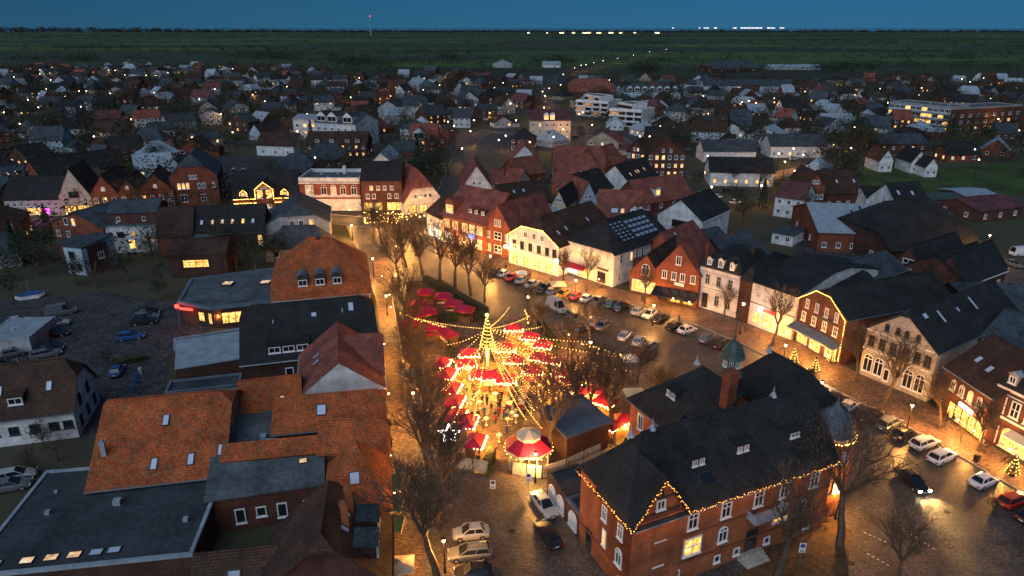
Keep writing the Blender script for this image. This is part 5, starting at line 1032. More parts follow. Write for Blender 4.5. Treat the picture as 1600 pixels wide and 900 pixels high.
def car_mesh(kind, col):
    if (kind, col) in CM: return CM[(kind, col)]
    L, Wd, Ht, rear, hood = CARK[kind]; w_ = Wd/2; sh = .92 if kind not in ('van', 'suv') else 1.0 if kind == 'suv' else 1.15
    # body: rings along the length  (x forward)
    st = [(-L/2, .80, .45, sh-.25), (-L/2+.10, .95, .30, sh-.02), (-L/2+.6, 1.0, .22, sh+.02), (-L*.1, 1.0, .20, sh), (L*.14, 1.0, .20, sh-.03), (L/2-.55, .97, .22, sh-.14), (L/2-.12, .86, .28, sh-.30), (L/2, .72, .40, sh-.42)]
    b = MB(); k0_ = 0; rings = []
    for x, wf, zb, zt in st:
        ww = w_*wf; zm = (zb+zt)/2+.03
        rings.append([(x, -ww*.92, zb), (x, -ww, zm), (x, -ww*.97, zt-.08), (x, -ww*.80, zt), (x, ww*.80, zt), (x, ww*.97, zt-.08), (x, ww, zm), (x, ww*.92, zb)])
    for r0, r1 in zip(rings, rings[1:]):
        for i in range(8): j = (i+1) % 8; b.poly([r0[i], r0[j], r1[j], r1[i]])
    b.poly(rings[0][::-1]); b.poly(rings[-1])
    # cabin glass and roof
    xb = -L/2+.18 if rear > .6 else -L/2+.45; xr0 = -L/2+(.42 if rear > .6 else .85); xr1 = L*(.06 if kind != 'van' else .22); xf = L*(.24 if kind != 'van' else .36)
    if kind == 'sedan': xb = -L/2+.75; xr0 = -L/2+1.35
    g = MB(); zr = Ht-.07; B4 = [(xb, -w_*.82, sh-.02), (xf, -w_*.80, sh-.06), (xf, w_*.80, sh-.06), (xb, w_*.82, sh-.02)]; T4 = [(xr0, -w_*.66, zr), (xr1, -w_*.66, zr), (xr1, w_*.66, zr), (xr0, w_*.66, zr)]
    for i in range(4): j = (i+1) % 4; g.poly([B4[i], B4[j], T4[j], T4[i]])
    r = MB(); r.slab([[(xr0-.04, -w_*.68, Ht-.06), (xr1+.04, -w_*.68, Ht-.06), (xr1-.1, -w_*.5, Ht), (xr0+.1, -w_*.5, Ht)], [(xr0+.1, -w_*.5, Ht), (xr1-.1, -w_*.5, Ht), (xr1-.1, w_*.5, Ht), (xr0+.1, w_*.5, Ht)], [(xr0+.1, w_*.5, Ht), (xr1-.1, w_*.5, Ht), (xr1+.04, w_*.68, Ht-.06), (xr0-.04, w_*.68, Ht-.06)]], .05)
    for i in range(4):   # pillars
        a, c = Vector(B4[i]), Vector(T4[i]); r.tube(a, c, .06, .05, 4)
    xm = (xb+xf)/2
    for sg in (-1, 1): r.tube((xm-.1, sg*w_*.81, sh), ((xr0+xr1)/2, sg*w_*.665, zr), .05, .04, 4)
    if kind == 'van':
        xs = xf-1.5
        for sg in (-1, 1): r.poly([(xb, sg*w_*.83, sh), (xs, sg*w_*.83, sh), (xs, sg*w_*.68, zr), (xr0, sg*w_*.68, zr)][::sg])
    for sg in (-1, 1): r.box(xf-.35, xf-.2, sg*w_*1.0-.02, sg*w_*1.0+.10*sg+.02, sh+.02, sh+.14) if sg > 0 else r.box(xf-.35, xf-.2, -w_-.12, -w_+.02, sh+.02, sh+.14)
    wh = MB(); R_ = .33; n = 12
    for sg in (-1, 1):
        k = len(wh.v)
        for y in (-.11, .11):
            for i in range(n): wh.v.append((R_*math.cos(6.283*i/n), y, R_*math.sin(6.283*i/n)))
    wh = MB()
    k = 0
    for y in (-.11, .11):
        for i in range(n): wh.v.append((R_*math.cos(6.283*i/n), y, R_*math.sin(6.283*i/n)))
    for i in range(n): wh.f.append((i, n+i, n+(i+1) % n, (i+1) % n)); wh.m.append(0)
    wh.f.append(tuple(range(n))); wh.m.append(0); wh.f.append(tuple(reversed(range(n, 2*n)))); wh.m.append(0)
    rim = MB()
    for i in range(n): rim.v.append((.2*math.cos(6.283*i/n), .125, .2*math.sin(6.283*i/n)))
    for i in range(n): rim.v.append((.2*math.cos(6.283*i/n), -.125, .2*math.sin(6.283*i/n)))
    rim.f.append(tuple(reversed(range(n)))); rim.m.append(0); rim.f.append(tuple(range(n, 2*n))); rim.m.append(0)
    hl = MB(); hl.box(-.06, .05, -.2, .2, -.07, .07)
    out = dict(body=b.mesh('body', 'paint_'+col, True), glass=g.mesh('window_glass', 'glass'), roof=r.mesh('car_roof', 'paint_'+col), wheel=wh.mesh('wheel', 'rubber'), rim=rim.mesh('rim', 'steel'), light=hl.mesh('headlight', 'headlight_off'), on=hl.mesh('headlight', 'headlight_on'), tail=hl.mesh('tail_light', 'tail_red'), L=L, W=Wd, sh=sh)
    CM[(kind, col)] = out; return out
q = MB(); q.box(-.01, .01, -.26, .26, -.055, .055); PLATE = q.mesh('number_plate', 'white_paint'); q = MB(); q.box(-.02, .03, -.38, .38, -.06, .06); GRILLE = q.mesh('grille', 'black_metal')
COLW = {'amber': 'yellowish', 'silver': 'silver'}
def car(a, b_, kind='hatch', col='white', on=False, lab=None, full=True, group='cars parked in the streets and yards'):
    """a, b_: pixels of the car's tail and nose on the ground"""
    p, q = at(*a), at(*b_); c = (p+q)/2; d = q-p; m = car_mesh(kind, col); L = m['L']; w2 = m['W']/2
    t = thing('parked_car' if not on else 'driving_car', lab, 'van' if kind == 'van' else 'car', c, math.atan2(d.y, d.x), group)
    put('body', m['body'], t); put('window_glass', m['glass'], t); put('car_roof', m['roof'], t)
    if full:
        for x in (-L*.30, L*.31):
            for y in (-w2+.1, w2-.1): wl = put('wheel', m['wheel'], t, (x, y, .33)); put('rim', m['rim'], wl)
        put('number_plate', PLATE, t, (L/2+.02, 0, .42)); put('number_plate', PLATE, t, (-L/2-.02, 0, .62)); put('grille', GRILLE, t, (L/2-.02, 0, m['sh']-.36))
        for y in (-w2*.68, w2*.68):
            put('headlight', m['on' if on else 'light'], t, (L/2-.06, y, m['sh']-.36)); put('tail_light', m['tail'], t, (-L/2+.04, y, m['sh']-.30))
    if on and full:
        for y in (-.6, .6):
            sp = bpy.data.lights.new('headlight_beam', 'SPOT'); sp.energy = 2600; sp.spot_size = R(70); sp.spot_blend = .7; sp.color = (1, .58, .18); sp.shadow_soft_size = .08
            o = bpy.data.objects.new('headlight_beam', sp); COL.objects.link(o); o.parent = t; o.location = (L/2+.08, y, .62); o.rotation_euler = (R(72), 0, -math.pi/2)
    if lab is None: auto(t, {'hatch': 'small %s hatchback', 'estate': '%s estate car', 'sedan': '%s saloon car', 'suv': 'high %s car', 'van': '%s van'}[kind] % COLW.get(col, col), 'van' if kind == 'van' else 'car')
    return t
row = [(787, 431, 'hatch', 'white'), (800, 436, 'sedan', 'red'), (815, 441, 'hatch', 'silver'), (832, 447, 'sedan', 'white'), (850, 453, 'estate', 'black'), (865, 458, 'estate', 'grey'), (879, 463, 'sedan', 'amber'), (900, 467, 'hatch', 'red'), (917, 470, 'hatch', 'white'), (934, 474, 'sedan', 'grey'), (956, 479, 'hatch', 'green'), (971, 484, 'suv', 'black'), (997, 490, 'hatch', 'silver'), (1014, 495, 'hatch', 'white'), (1031, 501, 'sedan', 'black')]
for x, y, k, c_ in row: car((x-10, y+7), (x+10, y-7), k, c_) if rt.random() < .5 else car((x+10, y-7), (x-10, y+7), k, c_)
car((1040, 520), (1066, 506), 'hatch', 'black'); car((1058, 525), (1088, 514), 'hatch', 'white', lab='white hatchback with dark glass roof alone at the end of the row')
car((857, 476), (882, 492), 'van', 'silver', lab='long pale van parked beside the bare trees right of the market'); car((888, 492), (908, 508), 'estate', 'grey'); car((968, 538), (984, 520), 'hatch', 'silver'); car((992, 545), (1004, 528), 'hatch', 'silver'); [car((x-9, y+7), (x+9, y-7), k, c_) for x, y, k, c_ in ((775, 428, 'hatch', 'black'), (943, 512, 'sedan', 'grey'), (1104, 533, 'hatch', 'grey'), (905, 520, 'hatch', 'black'), (1015, 545, 'estate', 'grey'), (1325, 640, 'hatch', 'silver'), (1300, 628, 'sedan', 'black'))]; car((922, 512), (932, 500), 'hatch', 'silver')
car((1117, 547), (1140, 536), 'suv', 'black', lab='black car parked just left of the copper cupola'); car((1262, 622), (1302, 608), 'estate', 'white', lab='white estate car parked alone under the lamp before the arcade house')
car((1345, 662), (1372, 646), 'suv', 'black'); car((1372, 676), (1404, 658), 'suv', 'grey'); car((1394, 692), (1428, 676), 'hatch', 'black'); car((1425, 704), (1462, 690), 'estate', 'white'); car((1450, 728), (1492, 708), 'estate', 'white')
car((1404, 738), (1444, 774), 'sedan', 'black', True, 'dark car driving toward the viewer with both headlights on', group=None)
car((1514, 766), (1556, 748), 'hatch', 'white'); car((1560, 796), (1606, 778), 'estate', 'red', lab='bright red estate car at the right edge'); car((1592, 820), (1630, 800), 'sedan', 'black')
car((838, 778), (862, 810), 'sedan', 'silver', lab='pale saloon parked in front of the garage row'); car((870, 862), (842, 820), 'estate', 'black', lab='black estate car parked behind the pale saloon below the market')
car((760, 836), (712, 840), 'hatch', 'silver', lab='silver small car at the left of the bottom street'); car((758, 868), (710, 872), 'estate', 'grey', lab='dark estate car under the big bare tree, below the silver one'); car((768, 898), (712, 902), 'hatch', 'black', lab='lowest dark car at the bottom edge, left of centre')
car((66, 512), (110, 506), 'estate', 'silver'); car((64, 527), (108, 523), 'estate', 'black'); car((50, 562), (95, 552), 'estate', 'grey'); car((60, 550), (102, 544), 'hatch', 'black'); car((4, 560), (38, 552), 'hatch', 'grey'); car((-6, 576), (18, 570), 'hatch', 'black')
car((206, 508), (246, 504), 'estate', 'black'); car((210, 500), (248, 496), 'estate', 'grey'); car((212, 493), (248, 489), 'sedan', 'black'); car((184, 532), (226, 527), 'estate', 'blue'); car((178, 594), (190, 574), 'hatch', 'blue')
car((5, 752), (45, 744), 'estate', 'silver'); car((-5, 768), (38, 760), 'sedan', 'grey')
for x, y, k, c_ in ((30, 505, 'hatch', 'silver'), (96, 492, 'van', 'grey')): car((x-16, y+3), (x+16, y-3), k, c_)
for i, (x, y) in enumerate(((366, 272), (381, 272))): car((x-3, y+5), (x+4, y-4), 'van', 'silver')
for i in range(7): car((180+14*i, 253-2*i), (196+14*i, 250-2*i), ('hatch', 'van', 'estate')[i % 3], ('white', 'silver', 'grey')[i % 3])
for i in range(5): car((1342+7*i, 417-5*i), (1372+7*i, 414-5*i), ('estate', 'hatch')[i % 2], ('silver', 'grey', 'black')[i % 3])
car((1232, 380), (1256, 376), 'hatch', 'white'); car((1290, 380), (1312, 378), 'hatch', 'silver'); car((1308, 382), (1326, 378), 'hatch', 'white'); car((1580, 400), (1606, 398), 'van', 'white', lab='pale van standing under the tall lamp at the right edge'); car((1570, 412), (1595, 420), 'hatch', 'grey')
for i, (x, y) in enumerate(((806, 236), (826, 238), (796, 216), (815, 208), (845, 214), (852, 223), (730, 258), (705, 205), (760, 188), (1075, 235), (1110, 262), (1135, 300), (1120, 310), (1100, 305), (925, 222), (900, 216), (1150, 318), (1240, 250), (1290, 246), (1320, 243))): car((x-7, y+1), (x+7, y-1), ('hatch', 'estate', 'sedan')[i % 3], ('white', 'silver', 'grey', 'black')[i % 4])
for i, (x, y) in enumerate(((852, 160), (850, 150), (852, 140), (857, 128), (868, 122), (905, 104), (920, 100), (945, 94), (995, 85), (1035, 78))): car((x-1, y-2), (x, y+1), 'sedan', 'silver', True, full=False, group='cars on the country road') and None
for o_, d_ in list(AUTO):
    pass

# ================================================================ market
def stall(px, py, w_=2.7, d_=1.9, face=0.0, lab=None, e=150, tall=0, dim=False, cv='red_canvas'):
    p = at(px, py, 2.9); p.z = 0
    t = thing('market_stall', lab, 'market stall', p, face, 'red roofed market stalls'); h = 2.3+tall; x, y = w_/2, d_/2; rj = random.Random(int(px*7+py))
    q = MB(); o = .22; ap = h+.85; rx = x-y*.75
    q.slab([[(-x-o, -y-o, h), (x+o, -y-o, h), (rx, 0, ap), (-rx, 0, ap)], [(x+o, y+o, h), (-x-o, y+o, h), (-rx, 0, ap), (rx, 0, ap)], [(x+o, -y-o, h), (x+o, y+o, h), (rx, 0, ap)], [(-x-o, y+o, h), (-x-o, -y-o, h), (-rx, 0, ap)]], .05)
    q.build('canopy', cv, t)
    v = MB()
    for a, b_ in (((-x-o, -y-o), (x+o, -y-o)), ((x+o, -y-o), (x+o, y+o)), ((x+o, y+o), (-x-o, y+o)), ((-x-o, y+o), (-x-o, -y-o))):
        n_ = 8
        for i in range(n_):
            c = [a[0]+(b_[0]-a[0])*(i+.5*k)/n_ for k in (0, 2)]; d = [a[1]+(b_[1]-a[1])*(i+.5*k)/n_ for k in (0, 2)]
            v.poly([(c[0], d[0], h), (c[0], d[0], h-.16), ((c[0]+c[1])/2, (d[0]+d[1])/2, h-.28), (c[1], d[1], h-.16), (c[1], d[1], h)])
    v.build('valance', 'red_canvas', t)
    for sx in (-1, 1):
        for sy in (-1, 1): q = MB(); q.box(sx*x-.05, sx*x+.05, sy*y-.05, sy*y+.05, 0, h); q.build('post', 'wood_planks', t)
    q = MB(); q.box(-x+.1, x-.1, -y, -y+.6, .0, 1.0); q.box(-x, x, -y-.1, -y+.65, 1.0, 1.07); q.build('counter', 'wood_planks', t)
    q = MB(); q.box(-x, x, y-.05, y, 0, h-.1); q.box(-x-.0, -x+.04, -y+.7, y-.06, 0, h-.1); q.box(x-.04, x, -y+.7, y-.06, 0, h-.1); q.build('back_wall', 'wood_planks', t)
    q = MB()
    for i in range(7): a = -x+.4+i*(w_-.8)/6; s_ = rj.uniform(.1, .2); q.box(a-s_, a+s_, -y+.1, -y+.4, 1.07, 1.07+rj.uniform(.1, .35))
    q.build('goods', rj.choice(['stucco_cream', 'red_canvas', 'timber']), t, kind='stuff')
    q = MB(); nb = int(w_/.36)
    if not dim:
        for i in range(nb+1): q.ball((-x-o+(w_+2*o)*i/nb, -y-o-.1, h-.12-.14*(i % 2)+rj.uniform(-.08, .08)), .15*rj.uniform(.7, 1.2), 5)
        for i in range(3): q.ball((x+o+.05, -y-o+(d_+2*o)*i/5, h-.15), .09, 4); q.ball((-x-o-.05, -y-o+(d_+2*o)*i/5, h-.15), .09, 4)
        q.build('bulbs', 'bulb_hot', t, kind='stuff')
    if e: plight((0, -y-.75, h-.35), e*(6.2 if not dim else 1.2), (1, .44, .06), .5, t); plight((0, 0, h-.5), e*1.2, (1, .55, .18), .3, t)
    if lab is None: auto(t, 'market stall with a dim red canopy' if dim else 'market stall with a glowing red canopy', 'market stall')
    return t
def fto(px, py, tx, ty):   # heading so that local -y looks at a pixel
    a, b_ = at(px, py), at(tx, ty); return math.atan2(b_.y-a.y, b_.x-a.x)+math.pi/2
CX = (765, 610)
for (x, y) in ((690, 561), (698, 578), (705, 600), (710, 620), (712, 642), (730, 652), (742, 682)): stall(x, y, face=fto(x, y, x+60, y+6), e=230)
for (x, y, tx, ty) in ((733, 546, 735, 570), (728, 562, 735, 590), (750, 579, 752, 610), (768, 581, 770, 610), (790, 586, 790, 615), (803, 556, 800, 590), (803, 507, 800, 530), (790, 538, 790, 560), (848, 533, 830, 560), (828, 520, 820, 540), (843, 552, 830, 575), (862, 556, 850, 580), (832, 572, 830, 590), (881, 576, 860, 600), (896, 589, 870, 610), (905, 604, 870, 625), (935, 604, 915, 625), (945, 620, 920, 640), (953, 655, 925, 670), (979, 648, 985, 680)): stall(x, y, face=fto(x, y, tx, ty), e=230)
for (x, y) in ((665, 452), (693, 458), (708, 469), (726, 478), (655, 470), (649, 486), (668, 482), (678, 506), (700, 515), (640, 500)): stall(x, y, 3.0, 2.3, face=fto(x, y, 680, 520), e=38, dim=True)
# octagonal tent
oc = at(826, 692, 3.2); oc.z = 0
t = thing('market_tent', 'octagonal red roofed tent with cream rim and lit serving counter at the market entrance', 'tent', oc)
q = MB(); q.frame(3.1, 2.95, 1.5, 4.1, 8, a0=R(22.5)); q.build('canopy', 'red_canvas', t); q = MB(); q.frame(1.55, 4.12, 1.4, 4.5, 8, a0=R(22.5)); q.frame(1.65, 4.5, .1, 5.2, 8, a0=R(22.5)); q.build('lantern_top', 'cream_canvas', t)
q = MB(); q.frame(3.16, 2.72, 3.16, 2.94, 8, a0=R(22.5)); q.build('rim', 'cream_canvas', t); q = MB(); q.frame(2.7, 0, 2.7, 1.05, 8, a0=R(22.5)); q.build('counter', 'stucco_cream', t)
for i in range(8): q = MB(); a = R(22.5+45*i); q.box(-.07, .07, -.07, .07, 1.05, 2.8); q.build('post', 'cream_canvas', t, (2.6*math.cos(a), 2.6*math.sin(a), 0))
q = MB()
for i in range(24): a = 6.283*i/24; q.ball((3.1*math.cos(a), 3.1*math.sin(a), 2.6), .08, 4)
q.build('bulbs', 'bulb', t, kind='stuff'); q = MB(); q.frame(.9, 1.05, .7, 2.3, 8); q.build('counter_display', 'timber', t)
plight((0, 0, 2.4), 800, (1, .46, .08), .3, t); plight((.5, -3.4, 2.2), 600, (1, .55, .15), .3, t)
# black shed
house('black_shed', 'tall black market shed with a grey blue sheet roof and pale end panel', 'shed', dict(A=(886, 683), B=(952, 659), d=6.0, he=3.9, hr=.9, roof='shed', wall='brick_dark', rm='zinc_dark', oh=.3))
bs = at(886, 683, 3.9); bl_ = at(862, 648, 3.9)
q = MB(); u_ = Vector((bl_.x-bs.x, bl_.y-bs.y, 0)); q.box(-.08, 0, .3, u_.length*.9, .3, 3.6); put('end_panel', q.mesh('end_panel', 'stucco_beige'), bpy.data.objects['black_shed'], (0, 0, 0), math.atan2(u_.y, u_.x)-math.pi/2)
# lit mast with tree shaped garlands
mp_ = at(762, 576); HM = zat(mp_.y, 493)
t = thing('christmas_tree', 'tall slim Christmas mast wound with golden light rings, centre of the market', 'Christmas tree', mp_)
q = MB(); q.frame(.17, 0, .06, HM, 8); q.build('mast', 'cream_canvas', t)
q = MB(); rr = random.Random(3)
for i in range(1500):
    f_ = rr.random()**.6; z = HM-.3-f_*(HM-4.3); r_ = .12+f_*.95*(.75+.25*((z*1.4) % 1)); a = rr.uniform(0, 6.283); c = Vector((r_*math.cos(a)*rr.uniform(.5, 1), r_*math.sin(a)*rr.uniform(.5, 1), z)); s_ = .16
    q.poly([c+Vector((rr.uniform(-s_, s_), rr.uniform(-s_, s_), rr.uniform(-s_, s_))) for _ in range(3)])
q.build('crown', 'needle', t, kind='stuff')
q = MB()
for i in range(190):
    f_ = i/190; z = HM-.4-f_*(HM-4.2); r_ = .14+f_*1.15; a = i*.31; q.ball((r_*math.cos(a), r_*math.sin(a), z), .055, 4)
q.build('garland', 'bulb', t, kind='stuff')
for j in range(4):
    q = MB(); a = 6.283*j/4
    for i in range(14): q.ball(((.25+.02*i)*math.cos(a)*.6, (.25+.02*i)*math.sin(a)*.6, .4+i*.3), .06, 4)
    q.build('light_rope', 'bulb', t, kind='stuff')
q = MB(); q.ball((0, 0, HM+.1), .28, 8); q.build('top_lamp', 'bulb', t)
q = MB(); q.frame(1.6, 0, 1.6, .5, 14); q.build('planter', 'wood_planks', t)
plight((0, -.6, 3.0), 1200, (1, .46, .08), .5, t); plight((1.4, -1.6, 7), 500, (1, .55, .15), .5, t)
top = mp_+Vector((0, 0, 5.6)); top2 = mp_+Vector((0, 0, 7.2))
ends = [((629, 491), 5, 'first'), ((700, 538), 4, ''), ((797, 478), 5, ''), ((829, 492), 5, ''), ((846, 510), 4.5, ''), ((925, 534), 5, ''), ((962, 556), 5, ''), ((990, 580), 4.5, ''), ((660, 598), 4, ''), ((668, 640), 4, ''), ((735, 560), 2.6, ''), ((720, 565), 2.6, ''), ((868, 640), 4, ''), ((858, 655), 4, ''), ((884, 632), 4, ''), ((846, 668), 3.6, ''), ((895, 622), 4, ''), ((905, 610), 4, ''), ((834, 640), 4, ''), ((822, 655), 4, ''), ((812, 640), 3.4, ''), ((876, 622), 4, ''), ((915, 598), 4.4, ''), ((930, 585), 4.6, ''), ((852, 632), 3.4, ''), ((690, 610), 3.4, ''), ((702, 668), 3.4, ''), ((740, 655), 4, '')]
for i, (e_, z, _) in enumerate(ends):
    E_ = at(*e_, z); s_ = top if i > 8 else top2
    o = lightstring(None, [s_, E_], .55, .06, 'bulb', sag=.5 if (E_-s_).length < 22 else 1.2, name='light_string', group='light strings radiating from the mast')
    # labelled by where the string ends
    ORD2 = ['first', 'second', 'third', 'fourth', 'fifth', 'sixth', 'seventh', 'eighth', 'ninth', 'tenth', 'eleventh', 'twelfth', 'thirteenth', 'fourteenth', 'fifteenth']
    quad = lambda e: ('upper ' if e[1] < 560 else 'lower ')+('left' if e[0] < 762 else 'right')
    same = sorted((k for k in range(len(ends)) if quad(ends[k][0]) == quad(e_)), key=lambda k: ends[k][0][0])
    o['label'] = '%s string of golden bulbs from the left running %s from the mast' % (ORD2[same.index(i)], 'to the '+quad(e_)); o['category'] = 'string lights'
    if i in (0, 2, 3, 5, 6, 7, 8, 9):
        q = MB(); q.frame(.07, 0, .05, z+.15, 6); pl_ = q.build('light_pole', 'wood_planks', None, (E_.x, E_.y, 0)); auto(pl_, 'slim timber pole holding a light string', 'pole', 'poles around the market')
for pts, lb_ in (([(700, 512, 3), (655, 500, 3.2), (626, 488, 3.5)], 'bulbs strung above the dim red canopies, upper left of the market'), ([(905, 535, 4), (985, 560, 4)], 'bulbs strung behind the tallest bare tree'), ([(700, 560, 2.6), (735, 573, 2.6), (755, 575, 2.6)], 'bulbs between the stalls left of the mast'),
    ([(800, 590, 2.7), (860, 585, 2.7), (905, 620, 2.7), (950, 640, 2.7)], 'bulbs along the right hand stall row'), ([(700, 640, 2.8), (735, 630, 2.8), (752, 600, 2.8)], 'bulbs along the left hand stall row'), ([(820, 480, 4), (826, 505, 2.5)], 'bulbs hanging down from the tall corner lamp'), ([(770, 545, 3), (830, 545, 3), (870, 560, 3)], 'bulbs over the stalls right of the mast'), ([(775, 560, 3), (850, 548, 3)], 'second line of bulbs over the stalls right of the mast')):
    lightstring(lb_, [at(*p) for p in pts], .45, .09, 'bulb', jit=.12)
# star sign, boat, tables
st_ = at(702, 680, 2.2); t = thing('star_light', 'large glowing five pointed star at the lower left of the market', 'light', (st_.x, st_.y, 0))
q = MB()
for i in range(10):
    a, b_ = R(90+36*i), R(90+36*(i+1)); r0, r1 = (1.5, .65) if i % 2 == 0 else (.65, 1.5); q.tube((r0*math.cos(a), 0, 2.4+r0*math.sin(a)), (r1*math.cos(b_), 0, 2.4+r1*math.sin(b_)), .07, .07, 5)
q.build('star_outline', 'white_glow', t); q = MB(); q.box(-.05, .05, -.05, .05, 0, 1.8); q.box(-.8, .8, -.4, .4, 0, .1); q.build('stand', 'steel', t); plight((0, -.6, 2.2), 120, (1, .75, .6), .3, t)
for px, py, lb_ in ((806, 634, 'upturned boat shaped stand with cream sail right of the market floor'), (862, 602, 'cream pointed tent top behind the fanned bare tree')):
    p = at(px, py); t = thing('boat_stand', lb_, 'stand', p, .2)
    q = MB(); q.slab([[(-1.4, 0, .55), (-.9, -.55, .5), (.9, -.55, .5), (1.4, 0, .55), (.9, .55, .5), (-.9, .55, .5)]], .45); q.build('hull', 'red_canvas', t); q = MB(); q.poly([(0, -.02, .6), (1.2, -.02, .6), (1.1, -.02, 2.0)]); q.poly([(1.1, .02, 2.0), (1.2, .02, .6), (0, .02, .6)]); q.build('sail', 'cream_canvas', t); q = MB(); q.slab([[(-1.5, 0, .62), (-1, -.62, .58), (1, -.62, .58), (1.5, 0, .62), (1, .62, .58), (-1, .62, .58)]], .07); q.build('rail', 'cream_canvas', t)
tb_ = MB(); tb_.frame(.42, 1.05, .42, 1.1, 10); tb_.frame(.05, 0, .05, 1.05, 6); tb_.frame(.25, 0, .2, .05, 8); TBM = tb_.mesh('table', 'cream_canvas'); lm_ = MB(); lm_.ball((0, 0, 1.22), .12, 6); LMM = lm_.mesh('table_lamp', 'bulb')
for x, y in ((733, 588), (752, 596), (774, 625), (750, 638), (796, 612), (830, 645), (806, 660), (793, 665), (760, 664), (812, 690), (780, 690), (745, 660), (800, 655), (842, 612)):
    p = at(x, y); t = thing('bar_table', None, 'table', p, 0, 'standing tables on the market floor'); put('tabletop', TBM, t); put('lantern', LMM, t); auto(t, 'round standing table with lantern', 'table')
# banners and fences
def banner(a, b_, h=1.9, mat='cream_canvas', n_=1, txt=None, lab=None):
    p, q_ = at(*a), at(*b_); d = q_-p; t = thing('banner_fence', lab, 'fence', p, math.atan2(d.y, d.x)); L = d.length
    for i in range(n_):
        x0 = L*i/n_; x1 = L*(i+1)/n_; q = MB(); q.box(x0+.06, x1-.06, -.02, .02, .15, h); q.build('panel', mat, t); q = MB(); q.box(x0-.04, x0+.04, -.05, .05, 0, h+.1); q.build('post', 'black_metal', t)
        if txt:
            c = bpy.data.curves.new('lettering', 'FONT'); c.body = txt; c.size = (x1-x0)/4.3; c.extrude = .005; c.align_x = 'CENTER'; o = bpy.data.objects.new('lettering_curve', c)
            me = bpy.data.meshes.new_from_object(o); me.materials.clear(); me.materials.append(M['dark_frame']); bpy.data.objects.remove(o)
            l_ = put('lettering', me, t, ((x0+x1)/2+.35, -.035, h*.38)); l_.rotation_euler = (math.pi/2, 0, 0)
            q = MB(); q.frame(.3, 0, .3, .02, 12); e_ = q.build('sun_emblem', stained('emblem_orange', (.7, .3, .03)), t, (x0+.55, -.03, h*.6)); e_.rotation_euler = (math.pi/2, 0, 0)
    return t
banner((800, 742), (846, 749), 1.9, 'cream_canvas', 2, None, 'cream counter banner in front of the octagonal tent'); banner((847, 749), (884, 737), 1.9, 'cream_canvas', 1, 'FEHMARN', 'banner fence lettered with the island name right of the octagonal tent'); banner((884, 737), (938, 712), 1.9, 'cream_canvas', 2, 'FEHMARN', 'second lettered banner fence running behind the town hall roof')
banner((690, 728), (764, 740), 1.8, 'stucco_beige', 3, None, 'pale banner fence of three panels below the star light')
for i, (a, b_) in enumerate((((610, 440), (614, 478)), ((614, 478), (624, 530)), ((624, 530), (632, 590)), ((632, 590), (634, 640)), ((634, 640), (662, 700)))): banner(a, b_, 1.5, 'stucco_beige', 3, None, ['farthest', 'second', 'third', 'fourth', 'nearest'][i]+' stretch of pale banner fence along the lane, counted from the top')
def hedge(a, b_, w_, h, lab):
    p, q_ = at(*a), at(*b_); d = q_-p; L = d.length; q = MB(); rr = random.Random(int(L*10)); t = thing('hedge', lab, 'hedge', p, math.atan2(d.y, d.x))
    for i in range(int(L*w_*h*60)):
        c = Vector((rr.uniform(0, L), rr.uniform(-w_/2, w_/2), rr.uniform(0, h))); s_ = .14; q.poly([c+Vector((rr.uniform(-s_, s_), rr.uniform(-s_, s_), rr.uniform(-s_, s_))) for _ in range(3)])
    q.box(.05, L-.05, -w_*.38, w_*.38, 0, h*.9); q.build('foliage', 'hedge_leaf', t, kind='stuff')
hedge((664, 440), (760, 492), 1.6, 1.6, 'dark hedge along the upper right side of the dim red canopies'); hedge((664, 506), (760, 496), 1.5, 1.7, 'brown hedge below the dim red canopies'); hedge((842, 505), (872, 545), 1.2, 1.2, 'low hedge at the right end of the market'); hedge((180, 572), (228, 560), 2, 1.0, 'low shrubs in the middle of the left car park'); hedge((700, 555), (704, 540), 1, 1.2, 'small hedge left of the mast'); hedge((760, 735), (770, 715), 1.2, 1.8, 'small fir hedge at the end of the three panel fence')
# yard bins, boat, signs
binm = MB(); binm.frame(.32, 0, .36, 1.0, 4, a0=R(45)); binm.frame(.4, 1.0, .36, 1.1, 4, a0=R(45))
for i, (x, y, m_) in enumerate(((212, 600, 'blue'), (216, 592, 'blue'), (220, 584, 'silver'), (209, 610, 'blue'), (1265, 585, 'black'), (1525, 722, 'black'), (898, 775, 'silver'), (902, 800, 'silver'), (697, 500, 'black'), (92, 765, 'silver'), (110, 764, 'silver'), (126, 763, 'silver'))):
    me = binm.mesh('bin_body', 'paint_'+m_); t = thing('waste_bin', None, 'bin', at(x, y), .3); put('bin_body', me, t); auto(t, ('blue' if m_ == 'blue' else 'dark' if m_ == 'black' else 'pale')+' waste bin', 'bin')
p = at(48, 466); t = thing('covered_boat', 'small boat under a bright blue tarpaulin in the left garden', 'boat', p, .5); q = MB(); q.slab([[(-2.6, 0, 1.0), (-1.5, -.9, .9), (1.6, -.9, .9), (2.6, 0, 1.2), (1.6, .9, .9), (-1.5, .9, .9)]], .8); q.build('hull', 'stucco_white', t); q = MB(); q.slab([[(-2.7, 0, 1.05), (-1.5, -1, .95), (1.6, -1, .95), (2.7, 0, 1.25), (0, 0, 1.6)], [(2.7, 0, 1.25), (1.6, 1, .95), (-1.5, 1, .95), (-2.7, 0, 1.05), (0, 0, 1.6)]], .05); q.build('tarpaulin', 'paint_blue', t); q = MB(); q.frame(.05, 1.5, .03, 4.5, 5); q.build('mast', 'steel', t)
